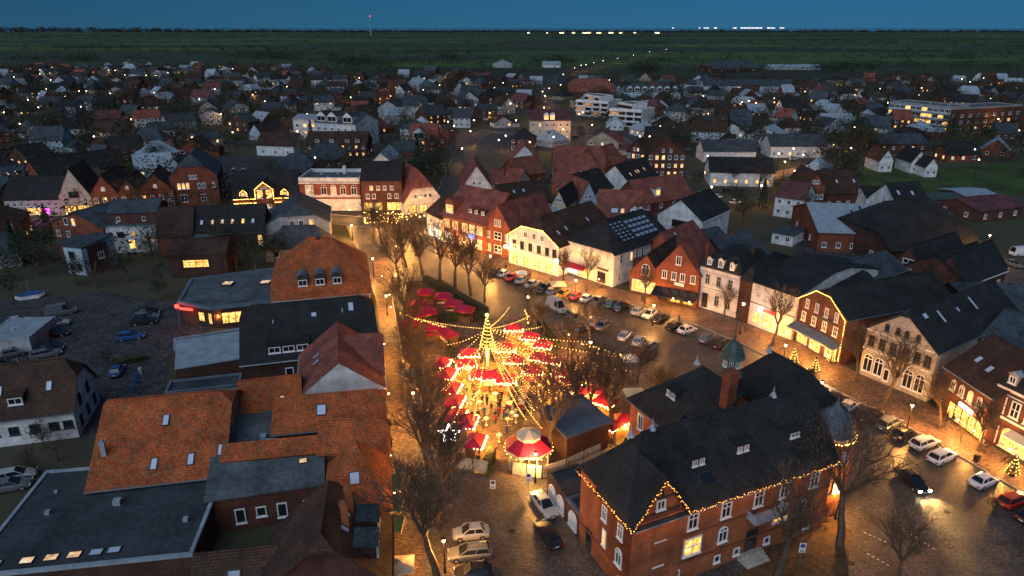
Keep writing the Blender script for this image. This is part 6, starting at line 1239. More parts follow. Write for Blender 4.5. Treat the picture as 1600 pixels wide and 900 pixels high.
def roadsign(px, py, lab):
    p = at(px, py, 2.4); p.z = 0; t = thing('parking_sign', lab, 'road sign', p, -.1); q = MB(); q.frame(.035, 0, .035, 2.9, 6); q.build('pole', 'steel', t); q = MB(); q.box(-.32, .32, -.05, -.03, 1.75, 2.95); q.build('plate', 'white_paint', t)
    q = MB(); q.frame(.25, 0, .25, .02, 14); o = q.build('blue_disc', 'paint_blue', t, (0, -.055, 2.62)); o.rotation_euler = (math.pi/2, 0, 0); q = MB(); q.box(-.2, .2, -.065, -.052, 1.85, 1.93); q.box(-.2, .2, -.065, -.052, 2.02, 2.10); q.build('small_print', 'dark_frame', t)
roadsign(770, 756, 'white sign with a blue disc standing below the three panel fence'); roadsign(826, 745, 'white sign with a blue disc in front of the octagonal tent'); roadsign(1254, 855, 'small sign post on the lawn right of the town hall front')
# feather flag, parasols, awnings, canopy
p = at(782, 402); t = thing('feather_flag', 'white feather flag with a dark roundel before the long brick building', 'flag', p, 0); q = MB(); q.frame(.04, 0, .03, 4.6, 6); q.build('pole', 'steel', t); q = MB(); q.slab([[(.05, 0, 1), (.9, 0, 1.2), (1.0, 0, 4.1), (.5, 0, 4.6), (.05, 0, 4.5)]], .0) if False else q.box(.05, .95, -.015, .015, 1.0, 4.5); q.build('cloth', 'white_paint', t); q = MB(); q.frame(.28, 0, .28, .02, 12); o = q.build('roundel', 'paint_blue', t, (.5, -.02, 3.9)); o.rotation_euler = (math.pi/2, 0, 0)
def awning(A, B, d, z, mat, lab, name='awning', drop=.5):
    a, b_ = at(*A), at(*B); u = b_-a; t = thing(name, lab, 'awning', (a.x, a.y, 0), math.atan2(u.y, u.x)); L = u.length
    q = MB(); q.slab([[(0, -d, z-drop), (L, -d, z-drop), (L, 0, z), (0, 0, z)]], .06); q.build('cloth', mat, t); q = MB(); q.box(0, L, -d-.03, -d+.02, z-drop-.25, z-drop); q.build('valance', mat, t); return t
for i, y in enumerate((772, 806, 838)):
    a_ = at(607, y+12, 0); t = thing('awning', ['upper', 'middle', 'lower'][i]+' green awning over the lane pavement', 'awning', (a_.x, a_.y, 0), math.pi/2, 'green awnings on the lane')
    q = MB(); q.slab([[(-1.3, -1.7, 2.6), (1.3, -1.7, 2.6), (1.3, 0, 3.1), (-1.3, 0, 3.1)]], .06); q.build('cloth', 'green_canvas', t); q = MB(); q.box(-1.3, 1.3, -1.74, -1.68, 2.4, 2.62); q.build('valance', 'cream_canvas', t)
def parasol(px, py, s_, mat, lab):
    p = at(px, py, 2.5); p.z = 0; t = thing('parasol', lab, 'parasol', p, .1); q = MB(); q.slab([[(-s_, -s_, 2.3), (s_, -s_, 2.3), (0, 0, 2.9)], [(s_, -s_, 2.3), (s_, s_, 2.3), (0, 0, 2.9)], [(s_, s_, 2.3), (-s_, s_, 2.3), (0, 0, 2.9)], [(-s_, s_, 2.3), (-s_, -s_, 2.3), (0, 0, 2.9)]], .04); q.build('canopy', mat, t); q = MB(); q.frame(.04, 0, .04, 2.7, 6); q.build('pole', 'steel', t); q = MB(); q.frame(.35, 0, .3, .12, 8); q.build('base', 'concrete', t)
parasol(626, 880, 1.3, 'cream_canvas', 'square cream parasol at the bottom of the lane'); parasol(641, 580, 1.3, 'zinc', 'pale square parasol beside the market fence'); parasol(872, 442, 1.6, 'cream_canvas', 'cream parasol before the light outlined house'); parasol(815, 425, 1.2, 'white_paint', 'white parasol before the light outlined house'); parasol(985, 558, 1.4, 'white_paint', 'white parasol behind the tallest bare tree'); parasol(992, 612, 1.5, 'cream_canvas', 'cream parasol at the right edge of the market')
awning((1022, 470), (1090, 484), 2.6, 3.4, 'glass', 'sloping glass canopy over the shop of the narrow red gable', 'glass_canopy', 1.0)
awning((1238, 532), (1311, 572), 1.8, 3.9, 'zinc_dark', 'grey sloping canopy over the bright windows of the outlined gable', 'shop_canopy', .7); awning((882, 428), (918, 439), 1.8, 3.3, 'red_canvas', 'red lit awning on the solar roofed corner house'); awning((1570, 706), (1640, 748), 1.4, 3.4, 'cream_canvas', 'cream awning on the ornate corner house')
def sign(A, B, z, h, mat, lab, txt=None, tm='white_glow', off_=.12, size=None):
    a, b_ = at(*A), at(*B); u = b_-a; t = thing('shop_sign', lab, 'sign', (a.x, a.y, 0), math.atan2(u.y, u.x)); L = u.length; q = MB(); q.box(0, L, -off_-.08, -off_, z, z+h); q.build('sign_board', mat, t)
    if txt:
        c = bpy.data.curves.new('lettering', 'FONT'); c.body = txt; c.size = size or h*.8; c.extrude = .01; c.align_x = 'CENTER'; o = bpy.data.objects.new('lt', c); me = bpy.data.meshes.new_from_object(o); bpy.data.objects.remove(o); me.materials.clear(); me.materials.append(M[tm]); l_ = put('lettering', me, t, (L/2, -off_-.11, z+h*.22)); l_.rotation_euler = (math.pi/2, 0, 0)
    return t
s1 = sign((1184, 512), (1208, 521), 3.5, .5, 'red_glow', 'red glowing sign with a white knob on the pale pink shop'); q = MB(); q.ball((.2, -.3, .25+3.5), .38, 8); q.build('knob', 'white_glow', s1); sa = at(1196, 516); plight((sa.x-.6, sa.y-1.2, 3.6), 30, (1, .08, .05), .3)
sign((1040, 471), (1066, 477), 4.0, .6, 'white_paint', 'pale lettered board above the glass canopy', 'shop', 'dark_frame') if False else sign((1040, 471), (1066, 477), 4.0, .6, 'white_paint', 'pale board above the glass canopy of the narrow red gable')
sign((1262, 545), (1290, 560), 6.3, .45, 'dark_frame', 'dark sign board between the window rows of the outlined gable'); sign((932, 441), (950, 447), 3.2, .5, 'dark_frame', 'dark board above the door of the solar roofed house')
sign((1492, 662), (1512, 678), 3.0, .55, 'white_glow', 'white glowing sign above the brown brick shop entrance'); sign((733, 392), (742, 395), 3.5, 1.0, 'blue_glow', 'blue lit sign at the doorway of the long brick building')
ca = at(279, 474, 4.2); t = thing('roof_sign', 'red glowing sign on the corner of the clinic roof', 'sign', (ca.x-.3, ca.y-.3, 0), -.25)
q = MB(); q.ball((.3, -.3, 3.9), .42, 8); q.box(.8, 3.6, -.4, -.25, 3.35, 3.75); q.build('sign_letters', 'red_glow', t); q = MB(); q.box(.1, .2, -.2, -.1, 0, 3.5); q.build('bracket', 'steel', t); plight((ca.x+1, ca.y-2, 3), 40, (1, .1, .05), .3)
# light ropes on houses
def facade_pt(info, x, z, out=.35): return info['a']+info['u']*x-info['v']*out+Vector((0, 0, z))
I = g8i[0]; W_ = I['W']
lightstring('warm light rope outlining the dark brick gable', [facade_pt(I, .1, .5+3.5), facade_pt(I, .1, 8.0), facade_pt(I, W_*.36, 10.75), facade_pt(I, W_*.64, 10.75), facade_pt(I, W_-.1, 8.0), facade_pt(I, W_-.1, .8)], .22, .075, 'bulb')
I = g2i[0]; W_ = I['W']
lightstring('bright light rope outlining the white half hipped house', [facade_pt(I, -.1, 3.4), facade_pt(I, -.1, 7.1, .5), facade_pt(I, W_*.29, 9.95, .5), facade_pt(I, W_*.71, 9.95, .5), facade_pt(I, W_+.1, 7.1, .5), facade_pt(I, W_+.1, 3.4)], .22, .10, 'bulb')
lightstring('bright line of bulbs above the shopfront of the white half hipped house', [facade_pt(I, 0, 4.0, .7), facade_pt(I, W_, 4.0, .7)], .2, .12, 'bulb')
for x in (-.2, W_+.2): 
    p = facade_pt(I, x, 4.2, .9); t = thing('wall_lantern', 'glaring wall lantern at the %s corner of the light outlined house' % ('left' if x < 1 else 'right'), 'lantern', p); q = MB(); q.ball((0, 0, 0), .45, 8); q.build('globe', 'white_glow', t); q = MB(); q.box(-.05, .05, 0, .8, -.05, .05); q.build('bracket', 'black_metal', t); plight((0, -.9, 0), 300, (1, .5, .14), .3, t)
I = h5i[0]; W_ = I['W']; J = h5i[1]; V_ = J['W']
lightstring('orange bulbs along the eave of the light trimmed townhouse', [facade_pt(I, 0, 4.4, .5), facade_pt(I, W_*.36, 4.4, .5)], .3, .12, 'bulb'); lightstring('orange bulbs along the right eave of the light trimmed townhouse', [facade_pt(I, W_*.64, 4.4, .5), facade_pt(I, W_, 4.4, .5)], .3, .12, 'bulb')
lightstring('orange bulbs along the lower ledge of the light trimmed townhouse', [facade_pt(I, 0, 3.2, .5), facade_pt(I, W_, 3.2, .5)], .3, .12, 'bulb'); lightstring('orange bulbs outlining the central gable of the light trimmed townhouse', [facade_pt(J, 0, 4.4, .4), facade_pt(J, 0, 7.4, .4), facade_pt(J, V_/2, 9.5, .4), facade_pt(J, V_, 7.4, .4), facade_pt(J, V_, 4.4, .4)], .3, .12, 'bulb')
for x in (.17, .8): lightstring('orange bulbs outlining the %s dormer of the light trimmed townhouse' % ('left' if x < .5 else 'right'), [facade_pt(I, W_*x-1, 5.2, .2), facade_pt(I, W_*x-1, 6.2, .2), facade_pt(I, W_*x, 7.1, .2), facade_pt(I, W_*x+1, 6.2, .2), facade_pt(I, W_*x+1, 5.2, .2)], .3, .1, 'bulb')
# light thrown by shopfronts' own lamps under their lintels; hotel lanterns added to brighten its facade
for px, py, e in ((1008, 470, 300), (1050, 486, 160), (1075, 492, 160), (1195, 528, 320), (1225, 540, 160), (1262, 562, 300), (1290, 578, 300), (1490, 682, 420), (1515, 700, 300), (1570, 730, 300), (1600, 748, 240), (900, 442, 320), (935, 455, 320), (860, 440, 260), (812, 424, 150), (835, 430, 150), (780, 408, 120), (745, 400, 260), (725, 395, 260), (705, 388, 420), (683, 380, 420), (590, 345, 260), (615, 345, 260), (640, 348, 300), (665, 346, 300), (690, 344, 200), (485, 342, 500), (515, 342, 500), (548, 342, 500), (400, 345, 120), (440, 345, 120), (108, 348, 140), (135, 346, 140), (215, 342, 120), (170, 342, 100), (305, 500, 220), (345, 512, 90), (610, 480, 260), (612, 500, 200), (609, 640, 150), (612, 690, 180), (612, 740, 160), (618, 800, 140), (602, 560, 160), (598, 450, 160), (1150, 290, 200), (1190, 290, 200), (1100, 280, 120), (1000, 256, 200), (1040, 256, 200), (860, 205, 300), (880, 205, 200), (745, 155, 500)):
    p = at(px, py); p.z = 2.7; t = thing('lantern', None, 'lantern', p, 0, 'small lanterns over shop doors and windows'); q = WC.get('lan')
    if q is None:
        q = MB(); q.ball((0, 0, 0), .13, 6); q2 = MB(); q2.frame(.17, .12, .03, .22, 6); q = WC['lan'] = (q.mesh('globe', 'lamp_glow'), q2.mesh('lantern_cap', 'black_metal'))
    put('globe', q[0], t); put('lantern_cap', q[1], t); plight((0, -.35, -.35), e*(3.8 if px > 630 else 2.8), (1, .42, .08), .2, t); auto(t, 'small warm lantern', 'lantern')
pm = at(68, 346); plight((pm.x, pm.y, 3), 260, (1, .05, .7), .4); pw = at(1285, 352, 3); t = thing('wreath_light', 'round glowing wreath on the wall beside the low white hut', 'wreath', pw)
q = MB()
for i in range(14): a = 6.283*i/14; q.ball((.8*math.cos(a), 0, .8*math.sin(a)), .12, 4)
q.build('bulbs', 'bulb', t, kind='stuff')
t = thing('terrace', 'glowing restaurant terrace hedge with lamps before the half timbered inn', 'terrace', at(632, 350), .05); q = MB(); q.box(0, 10, 0, .4, 0, 1.0); q.build('planter', 'hedge_leaf', t)
for i in range(8): q = MB(); q.ball((.6+i*1.25, .6+(i % 3)*1.2, 1.9), .22, 6); q.build('globe', 'bulb', t)
for i in range(8): q = MB(); q.frame(.04, 0, .04, 1.8, 5, c=(.6+i*1.25, .6+(i % 3)*1.2)); q.build('lamp_post', 'black_metal', t)
lightstring('three lines of golden bulbs over the tall restaurant terrace', [at(567, 334, 2.6), at(630, 334, 2.6), at(628, 340, 2.4), at(570, 341, 2.4), at(570, 347, 2.2), at(622, 346, 2.2)], .5, .16, 'bulb', jit=.25)
# small decorated firs before the outlined gable
for px, py, H, lb_ in ((1238, 575, 3.6, 'small lit fir left of the bright canopy shop'), (1272, 583, 2.8, 'small lit fir in the middle before the bright canopy shop'), (1298, 568, 2.2, 'small lit fir at the right door of the bright canopy shop'), (1580, 745, 3, 'slim lit fir before the ornate corner house')):
    p = at(px, py); t = thing('potted_fir', lb_, 'fir tree', p); q = MB(); rr = random.Random(px)
    for i in range(500): f_ = rr.random(); r_ = (1-f_)*H*.28*rr.uniform(.5, 1.05); a = rr.uniform(0, 6.283); c = Vector((r_*math.cos(a), r_*math.sin(a), .5+f_*(H-.5))); s_ = .14; q.poly([c+Vector((rr.uniform(-s_, s_), rr.uniform(-s_, s_), rr.uniform(-s_, s_))) for _ in range(3)])
    q.build('crown', 'needle', t, kind='stuff'); q = MB()
    for i in range(40): f_ = i/40; r_ = (1-f_)*H*.3; a = i*.9; q.ball((r_*math.cos(a), r_*math.sin(a), .5+f_*(H-.5)), .06, 4)
    q.build('bulbs', 'bulb', t, kind='stuff'); q = MB(); q.frame(.28, 0, .34, .55, 8); q.build('pot', 'brick_dark', t); q = MB(); q.frame(.06, .5, .04, H*.9, 5); q.build('trunk', 'bark', t)

for i, (x, y) in enumerate(((660, 790), (800, 830), (870, 515), (1010, 560), (1150, 590), (1360, 720), (1480, 800), (1330, 880), (720, 420), (700, 385), (1250, 600), (625, 640))):
    q = MB(); q.frame(.38, 0, .38, .012, 14); q.build('manhole_cover', 'black_metal', None, at(x, y)+Vector((0, 0, .012)), kind='structure')
# ================================================================ people
def person_mesh(pose, seed):
    """one continuous skinned figure; joints are mesh edges with radii"""
    import bmesh
    sw = {'stand': 0.0, 'walk': .28}[pose]
    J = [('pelvis', (0, 0, .93), .15), ('waist', (0, 0, 1.10), .14), ('chest', (0, 0, 1.32), .18), ('neck', (0, -.01, 1.50), .065), ('head', (0, -.02, 1.60), .095), ('crown', (0, -.02, 1.72), .085),
         ('hl', (-.10, 0, .88), .10), ('kl', (-.11, -sw*.6, .50), .075), ('al', (-.11, sw*.5-.05, .09), .055), ('tl', (-.12, sw*.5-.2, .04), .05), ('hr', (.10, 0, .88), .10), ('kr', (.11, sw*.4, .50), .075), ('ar', (.11, sw*.9, .10), .055), ('tr', (.12, sw*.9-.15, .04), .05),
         ('sl', (-.20, 0, 1.42), .075), ('el', (-.27, .05+sw*.3, 1.14), .058), ('wl', (-.25, -.12+sw*.3, .93), .04), ('hndl', (-.24, -.17+sw*.3, .84), .04), ('sr', (.20, 0, 1.42), .075), ('er', (.27, .05-sw*.3, 1.14), .058), ('wr', (.20, -.25-sw*.2, 1.02), .04), ('hndr', (.17, -.33-sw*.2, 1.0), .04)]
    idx = {n: i for i, (n, _, _) in enumerate(J)}
    E_ = [('pelvis', 'waist'), ('waist', 'chest'), ('chest', 'neck'), ('neck', 'head'), ('head', 'crown'), ('pelvis', 'hl'), ('hl', 'kl'), ('kl', 'al'), ('al', 'tl'), ('pelvis', 'hr'), ('hr', 'kr'), ('kr', 'ar'), ('ar', 'tr'), ('chest', 'sl'), ('sl', 'el'), ('el', 'wl'), ('wl', 'hndl'), ('chest', 'sr'), ('sr', 'er'), ('er', 'wr'), ('wr', 'hndr')]
    bm = bmesh.new(); sk = bm.verts.layers.skin.verify(); vs = []
    for n_, c, r_ in J:
        v = bm.verts.new(c); v[sk].radius = (r_, r_*.85); v[sk].use_root = (n_ == 'pelvis'); vs.append(v)
    for a, b_ in E_: bm.edges.new((vs[idx[a]], vs[idx[b_]]))
    me = bpy.data.meshes.new('sk'); bm.to_mesh(me); bm.free(); o = bpy.data.objects.new('sk', me); COL.objects.link(o)
    o.modifiers.new('s', 'SKIN'); ss = o.modifiers.new('u', 'SUBSURF'); ss.levels = 1; ss.render_levels = 1
    dg = bpy.context.evaluated_depsgraph_get(); ev = o.evaluated_get(dg); out = bpy.data.meshes.new_from_object(ev); bpy.data.objects.remove(o)
    return out
PM = {}; BASEP = {k: person_mesh(k, 0) for k in ('stand', 'walk')}
for k_, c_ in {'dark coat': (.02, .022, .03), 'red jacket': (.35, .03, .03), 'blue jacket': (.03, .06, .2), 'pale jacket': (.5, .46, .4), 'green parka': (.05, .08, .05)}.items(): stained('cloth_'+k_.replace(' ', '_'), c_, amt=.15)
stained('jeans', (.03, .04, .07), amt=.2); stained('hair_dark', (.03, .02, .015))
HM_ = MB(); HM_.ball((0, .005, 1.70), .115, 8); HAIR = HM_.mesh('hair', 'hair_dark', True)
def person(px, py, wear, pose='stand', rz=0.0):
    k = (wear, pose)
    if k not in PM:
        me = BASEP[pose].copy(); me.materials.clear()
        for m_ in ('cloth_'+wear.replace(' ', '_'), 'jeans', 'fleshy'): me.materials.append(M[m_])
        for p in me.polygons:
            z = p.center.z; x = abs(p.center.x); p.material_index = 2 if (z > 1.5 or (p.center.y < -.14+0 and z > .78 and z < 1.06 and x > .12 and p.center.y < -.22)) else (1 if z < .86 and x < .22 else 0); p.use_smooth = True
        PM[k] = me
    t = put('person', PM[k], None, at(px, py), rz); put('hair', HAIR, t); auto(t, 'person in a '+wear+(' walking' if pose == 'walk' else ' standing'), 'person', 'visitors and passers by'); return t
rp = random.Random(9); WEAR = ['dark coat', 'dark coat', 'dark coat', 'blue jacket', 'red jacket', 'pale jacket', 'green parka']
for x, y in ((733, 594), (738, 596), (752, 603), (756, 600), (776, 598), (772, 610), (778, 612), (784, 622), (797, 606), (803, 612), (795, 620), (800, 628), (811, 600), (815, 604), (808, 617), (838, 617), (845, 622), (850, 608), (760, 632), (768, 645), (755, 672), (780, 652), (792, 680), (741, 612), (726, 632), (764, 590), (787, 596), (820, 630), (830, 610), (870, 600), (890, 616), (902, 630), (925, 632), (976, 672), (984, 678),
             (1478, 660), (1487, 664), (1494, 650), (1503, 656), (1512, 668), (1532, 702), (618, 735), (636, 748), (622, 800), (612, 700), (816, 432), (824, 434), (828, 436), (790, 424), (1060, 505), (1003, 472), (655, 392), (684, 395), (668, 380), (640, 356), (720, 402), (860, 446)):
    person(x, y, rp.choice(WEAR), rp.choice(('stand', 'walk')), rp.uniform(0, 6.28))
for i in range(60):
    a_, r_ = rp.uniform(0, 6.28), rp.random()**.5; person(775+62*r_*math.cos(a_), 628+38*r_*math.sin(a_), rp.choice(WEAR), rp.choice(('stand', 'walk')), rp.uniform(0, 6.28))
# bicycles
bk = MB()
for cx in (0,):
    for i in range(14): a, b_ = 6.283*i/14, 6.283*(i+1)/14; bk.tube((cx+.33*math.cos(a), 0, .35+.33*math.sin(a)), (cx+.33*math.cos(b_), 0, .35+.33*math.sin(b_)), .022, .022, 3)
WHL = bk.mesh('wheel', 'rubber'); fr = MB()
for a, b_ in (((-.5, 0, .35), (-.1, 0, .35)), ((-.1, 0, .35), (.35, 0, .8)), ((-.5, 0, .35), (-.2, 0, .85)), ((-.1, 0, .35), (-.22, 0, .92)), ((-.2, 0, .8), (.35, 0, .8)), ((.5, 0, .35), (.33, 0, 1.0)), ((.33, -.25, 1.0), (.33, .25, 1.0)), ((-.3, 0, .94), (-.1, 0, .94))): fr.tube(a, b_, .025, .025, 4)
FRM = fr.mesh('frame', 'black_metal')
for x, y, r_ in ((1471, 672, .4), (1535, 695, .4), (1542, 702, .5), (1570, 722, .4), (1576, 726, .3), (1582, 720, .5), (940, 452, .2), (1500, 690, 1)):
    t = thing('bicycle', None, 'bicycle', at(x, y), r_, 'bicycles before the shops'); put('wheel', WHL, t, (-.5, 0, 0)); put('wheel', WHL, t, (.5, 0, 0)); put('frame', FRM, t); auto(t, 'parked bicycle', 'bicycle')
# balustrade rails before the pink shop
a_, b_ = at(1163, 520), at(1222, 548); d_ = b_-a_; t = thing('railing', 'dark metal railing before the windows of the pink shop with red sign', 'railing', a_, math.atan2(d_.y, d_.x)); L_ = d_.length
q = MB(); q.box(0, L_, -.03, .03, .95, 1.02); q.build('top_rail', 'black_metal', t); q = MB(); q.box(0, L_, -.02, .02, .5, .55); q.build('lower_rail', 'black_metal', t)
for i in range(6): q = MB(); q.box(L_*i/5-.03, L_*i/5+.03, -.03, .03, 0, 1.0); q.build('post', 'black_metal', t)

# ================================================================ far town: small houses, garden trees, woods
rf = random.Random(77)
KEEP = [(at(1340, 262), at(1640, 300)), ]
def blocked(x, y, m=6):
    if inside_foot(x, y, m): return True
    for rx, ry, w_ in ROADS:
        if (x-rx)**2+(y-ry)**2 < (w_+m)**2: return True
    px, py = pix((x, y, 0))
    if 1345 < px < 1640 and 256 < py < 306: return True        # the meadow
    if 470 < px < 700 and py > 318: return True
    if py > 300 and px > 1180: return True
    if 325 < px < 475 and 240 < py < 290: return True
    if 690 < px < 1010 and 198 < py < 245 and m < 9: return True
    if px > 690 and 245 < py < 560 and px < 1250: return True
    if 20 < px < 320 and 450 < py < 640: return True
    if 800 < px < 905 and 170 < py < 225 or 570 < px < 640 and py > 240 or 455 < px < 560 and 180 < py < 215: return True
    return False
def town_edge(px):   # image row above which open fields begin
    pts = [(-300, 112), (0, 108), (200, 100), (440, 104), (560, 122), (700, 112), (860, 128), (1000, 122), (1200, 128), (1400, 122), (1900, 124)]
    for (a, ya), (b_, yb) in zip(pts, pts[1:]):
        if a <= px <= b_: return ya+(yb-ya)*(px-a)/(b_-a)
    return 120
WALLS = [('brick_red', 'red brick'), ('brick_brown', 'brown brick'), ('stucco_white', 'white'), ('stucco_grey', 'grey'), ('brick_yellow', 'pale brick'), ('stucco_blue', 'bluish')]
ROOFS = [('tile_brown', 'brown'), ('tile_black', 'black'), ('slate', 'slate'), ('tile_red', 'red'), ('tile_plum', 'plum'), ('zinc', 'metal')]
WW = [2, 6, 3, 2.4, 1.5, 2.4]; RW = [6, 6, 8, 1.2, 1, 3]
def small_house(x, y, rz, W, D, he, hr, wl, rm, ax, lit, desc, k=0, lv=2):
    u = Vector((math.cos(rz), math.sin(rz))); hs_ = ('f', 1.0, 3, 1.3, 1.4, 'plain', lit, rf.choice(('lit', 'lit', 'lit_dim', 'lit_pale')))
    wz = [hs_, ('l', 1.0, 2, 1.2, 1.4, 'plain', lit), ('r', 1.0, 2, 1.2, 1.4, 'plain', lit)] if lv > 1 else [hs_]
    if he > 4: wz.append(('f', 3.8, 3, 1.2, 1.3, 'plain', lit*.6))
    root, _ = house('house', None, 'house', dict(A=(x-u.x*W/2, y-u.y*W/2), B=(x+u.x*W/2, y+u.y*W/2), d=D, he=he, hr=hr, ax=ax, k0=k, k1=k, wall=wl[0], rm=rm[0], world=True, oh=.4, wins=wz, chim=[(.3, .5, .9, .7, 'brick_brown')] if lv > 1 else ()))
    o = auto(root, desc, 'house', 'small houses of the outer town'); return root
cand = []; tries = 0
while len(cand) < 500 and tries < 26000:
    tries += 1; y = rf.uniform(150, 1050); y = 150+(y-150)*rf.random()**.2 if rf.random() < .5 else y; x = rf.uniform(-.80, .80)*y; px, py = pix((x, y, 0))
    if py < town_edge(px)+3 or px < -60 or px > 1660 or py > 420 or blocked(x, y, 9): continue
    if any((x-a)**2+(y-b_)**2 < (17+y*.006)**2 for a, b_ in cand): continue
    cand.append((x, y))
cand.sort(key=lambda c: c[1])
FW = {}
for n_, (x, y) in enumerate(cand):
    wl = rf.choices(WALLS, WW)[0]; rm = rf.choices(ROOFS, RW)[0]; rz = rf.choice((-.35, -.1, .15, .45, .9, -.7))+rf.uniform(-.1, .1); ax = rf.choice('uuv'); W_ = rf.uniform(9, 16); D_ = rf.uniform(8, 11); he = rf.choice((3, 3.4, 5.6)); hr = rf.uniform(3.2, 5.2); k = rf.choice((0, 0, .3, 1)); lit = rf.choice((0, 0, 0, .3, .5, .8))
    if n_ < 280:
        r_ = small_house(x, y, rz, W_, D_, he, hr, wl, rm, ax, lit, f"{'tall' if he > 4 else 'low'} {wl[1]} house, {rm[1]} {'hipped ' if k == 1 else ''}roof", k, 2 if y < 420 else 1)
        if rf.random() < .4:      # a lower wing or garage
            block(r_, off((x, y), (math.cos(rz), math.sin(rz)), (0, 0), W_/2+.1, 0), off((x, y), (math.cos(rz), math.sin(rz)), (0, 0), W_/2+4.5, 0), d=6, he=2.6, hr=1.6, wall=wl[0], rm=rm[0], world=True, wname='wing_wall', rname='wing_roof')
    else:      # past the limit: the farthest houses are one object
        c_, s_ = math.cos(rz), math.sin(rz); L_, S_ = (W_, D_) if ax == 'u' else (D_, W_)
        rp_ = roof_polys(L_, S_, hr, k if k else 0, k if k else 0, .3); rp_ = swap(rp_, W_) if ax == 'v' else rp_
        F_ = lambda p, z=0: (x+p[0]*c_-p[1]*s_, y+p[0]*s_+p[1]*c_, p[2]+z)
        q = FW.setdefault(rm[0], MB())
        for p in rp_: q.poly([F_(v, he+.1) for v in p])
        q = FW.setdefault(wl[0], MB()); B4 = [(0, 0), (W_, 0), (W_, D_), (0, D_)]
        for i in range(4): a, b_ = B4[i], B4[(i+1) % 4]; q.poly([F_((*a, 0)), F_((*b_, 0)), F_((*b_, he)), F_((*a, he))])
        if k < 1:
            for xx in (0, L_):
                g3 = [(xx, 0, he), (xx, S_, he), (xx, S_/2, he+hr*(1-k))]
                if ax == 'v': g3 = [(W_-v[1], v[0], v[2]) for v in g3]
                q.poly([F_(v) for v in g3])
        for i in range(3):
            a = W_*(i+.5)/3; q = FW.setdefault('lit' if rf.random() < lit else 'glass', MB()); q.poly([F_((a-.6, -.05, 1)), F_((a+.6, -.05, 1)), F_((a+.6, -.05, 2.3)), F_((a-.6, -.05, 2.3))])
big_ = MB(); mats_ = []
for k_, q in FW.items():
    off_ = len(big_.v); big_.v += q.v; big_.f += [tuple(i+off_ for i in f) for f in q.f]; big_.m += [len(mats_)]*len(q.f); mats_.append(k_)
big_.build('distant_houses', mats_, None, None, None, kind='stuff', label='farthest small houses of the town before the open fields', category='houses')
for i in range(130):
    for _ in range(50):
        y = rf.uniform(230, 900); x = rf.uniform(-.78, .78)*y; px, py = pix((x, y, 0))
        if py > town_edge(px)+6 and not inside_foot(x, y, 2): break
    lamp(px, py-6.5*1000/y*.95, h=6.5, e=1100 if i % 3 == 0 else 0, kind='globe', desc='small lit lamp far off')
# crowns for the trees between the houses
def bush_crown(seed, H, kind):
    r = random.Random(seed); q = MB(); blobs = [(Vector((r.uniform(-.28, .28)*H, r.uniform(-.28, .28)*H, H*r.uniform(.42, .82))), H*r.uniform(.14, .26)) for _ in range(9)] if kind != 'fir' else []
    for i in range(900 if kind == 'bare' else 1100):
        if kind == 'fir': f_ = r.random(); rr_ = (1-f_)*H*.22*r.uniform(.4, 1.05); a = r.uniform(0, 6.283); c = Vector((rr_*math.cos(a), rr_*math.sin(a), H*.08+f_*H*.92))
        else:
            b_ = r.choice(blobs); v = Vector((r.gauss(0, 1), r.gauss(0, 1), r.gauss(0, 1))).normalized(); c = b_[0]+v*b_[1]*r.uniform(.5, 1.1)
        if kind == 'bare':
            d = (c-Vector((0, 0, H*.35))).normalized()+Vector((r.uniform(-.5, .5), r.uniform(-.5, .5), r.uniform(-.3, .5))); L_ = H*r.uniform(.05, .13); o_ = d.orthogonal().normalized()*.035; q.poly([c-o_, c+o_, c+d.normalized()*L_])
        else: s_ = H*.035; q.poly([c+Vector((r.uniform(-s_, s_), r.uniform(-s_, s_), r.uniform(-s_, s_)*.7)) for _ in range(3)])
    t = MB(); t.tube((0, 0, 0), (0, 0, H*(.4 if kind != 'fir' else .2)), H*.03, H*.018, 5)
    if kind != 'fir':
        for b_ in blobs: t.tube((0, 0, H*.32), b_[0], H*.014, H*.004, 3)
    return t.mesh('trunk', 'bark'), q.mesh('crown', {'bare': 'twig_far', 'leaf': 'leaf_far', 'fir': 'needle'}[kind])
BC = [bush_crown(1, 10, 'bare'), bush_crown(2, 10, 'bare'), bush_crown(3, 10, 'leaf'), bush_crown(4, 10, 'leaf'), bush_crown(5, 10, 'fir'), bush_crown(6, 10, 'bare')]
BN = ['leafless brown garden tree', 'leafless brown garden tree', 'dark round evergreen tree', 'dark round evergreen tree', 'pointed dark fir', 'leafless brown garden tree']
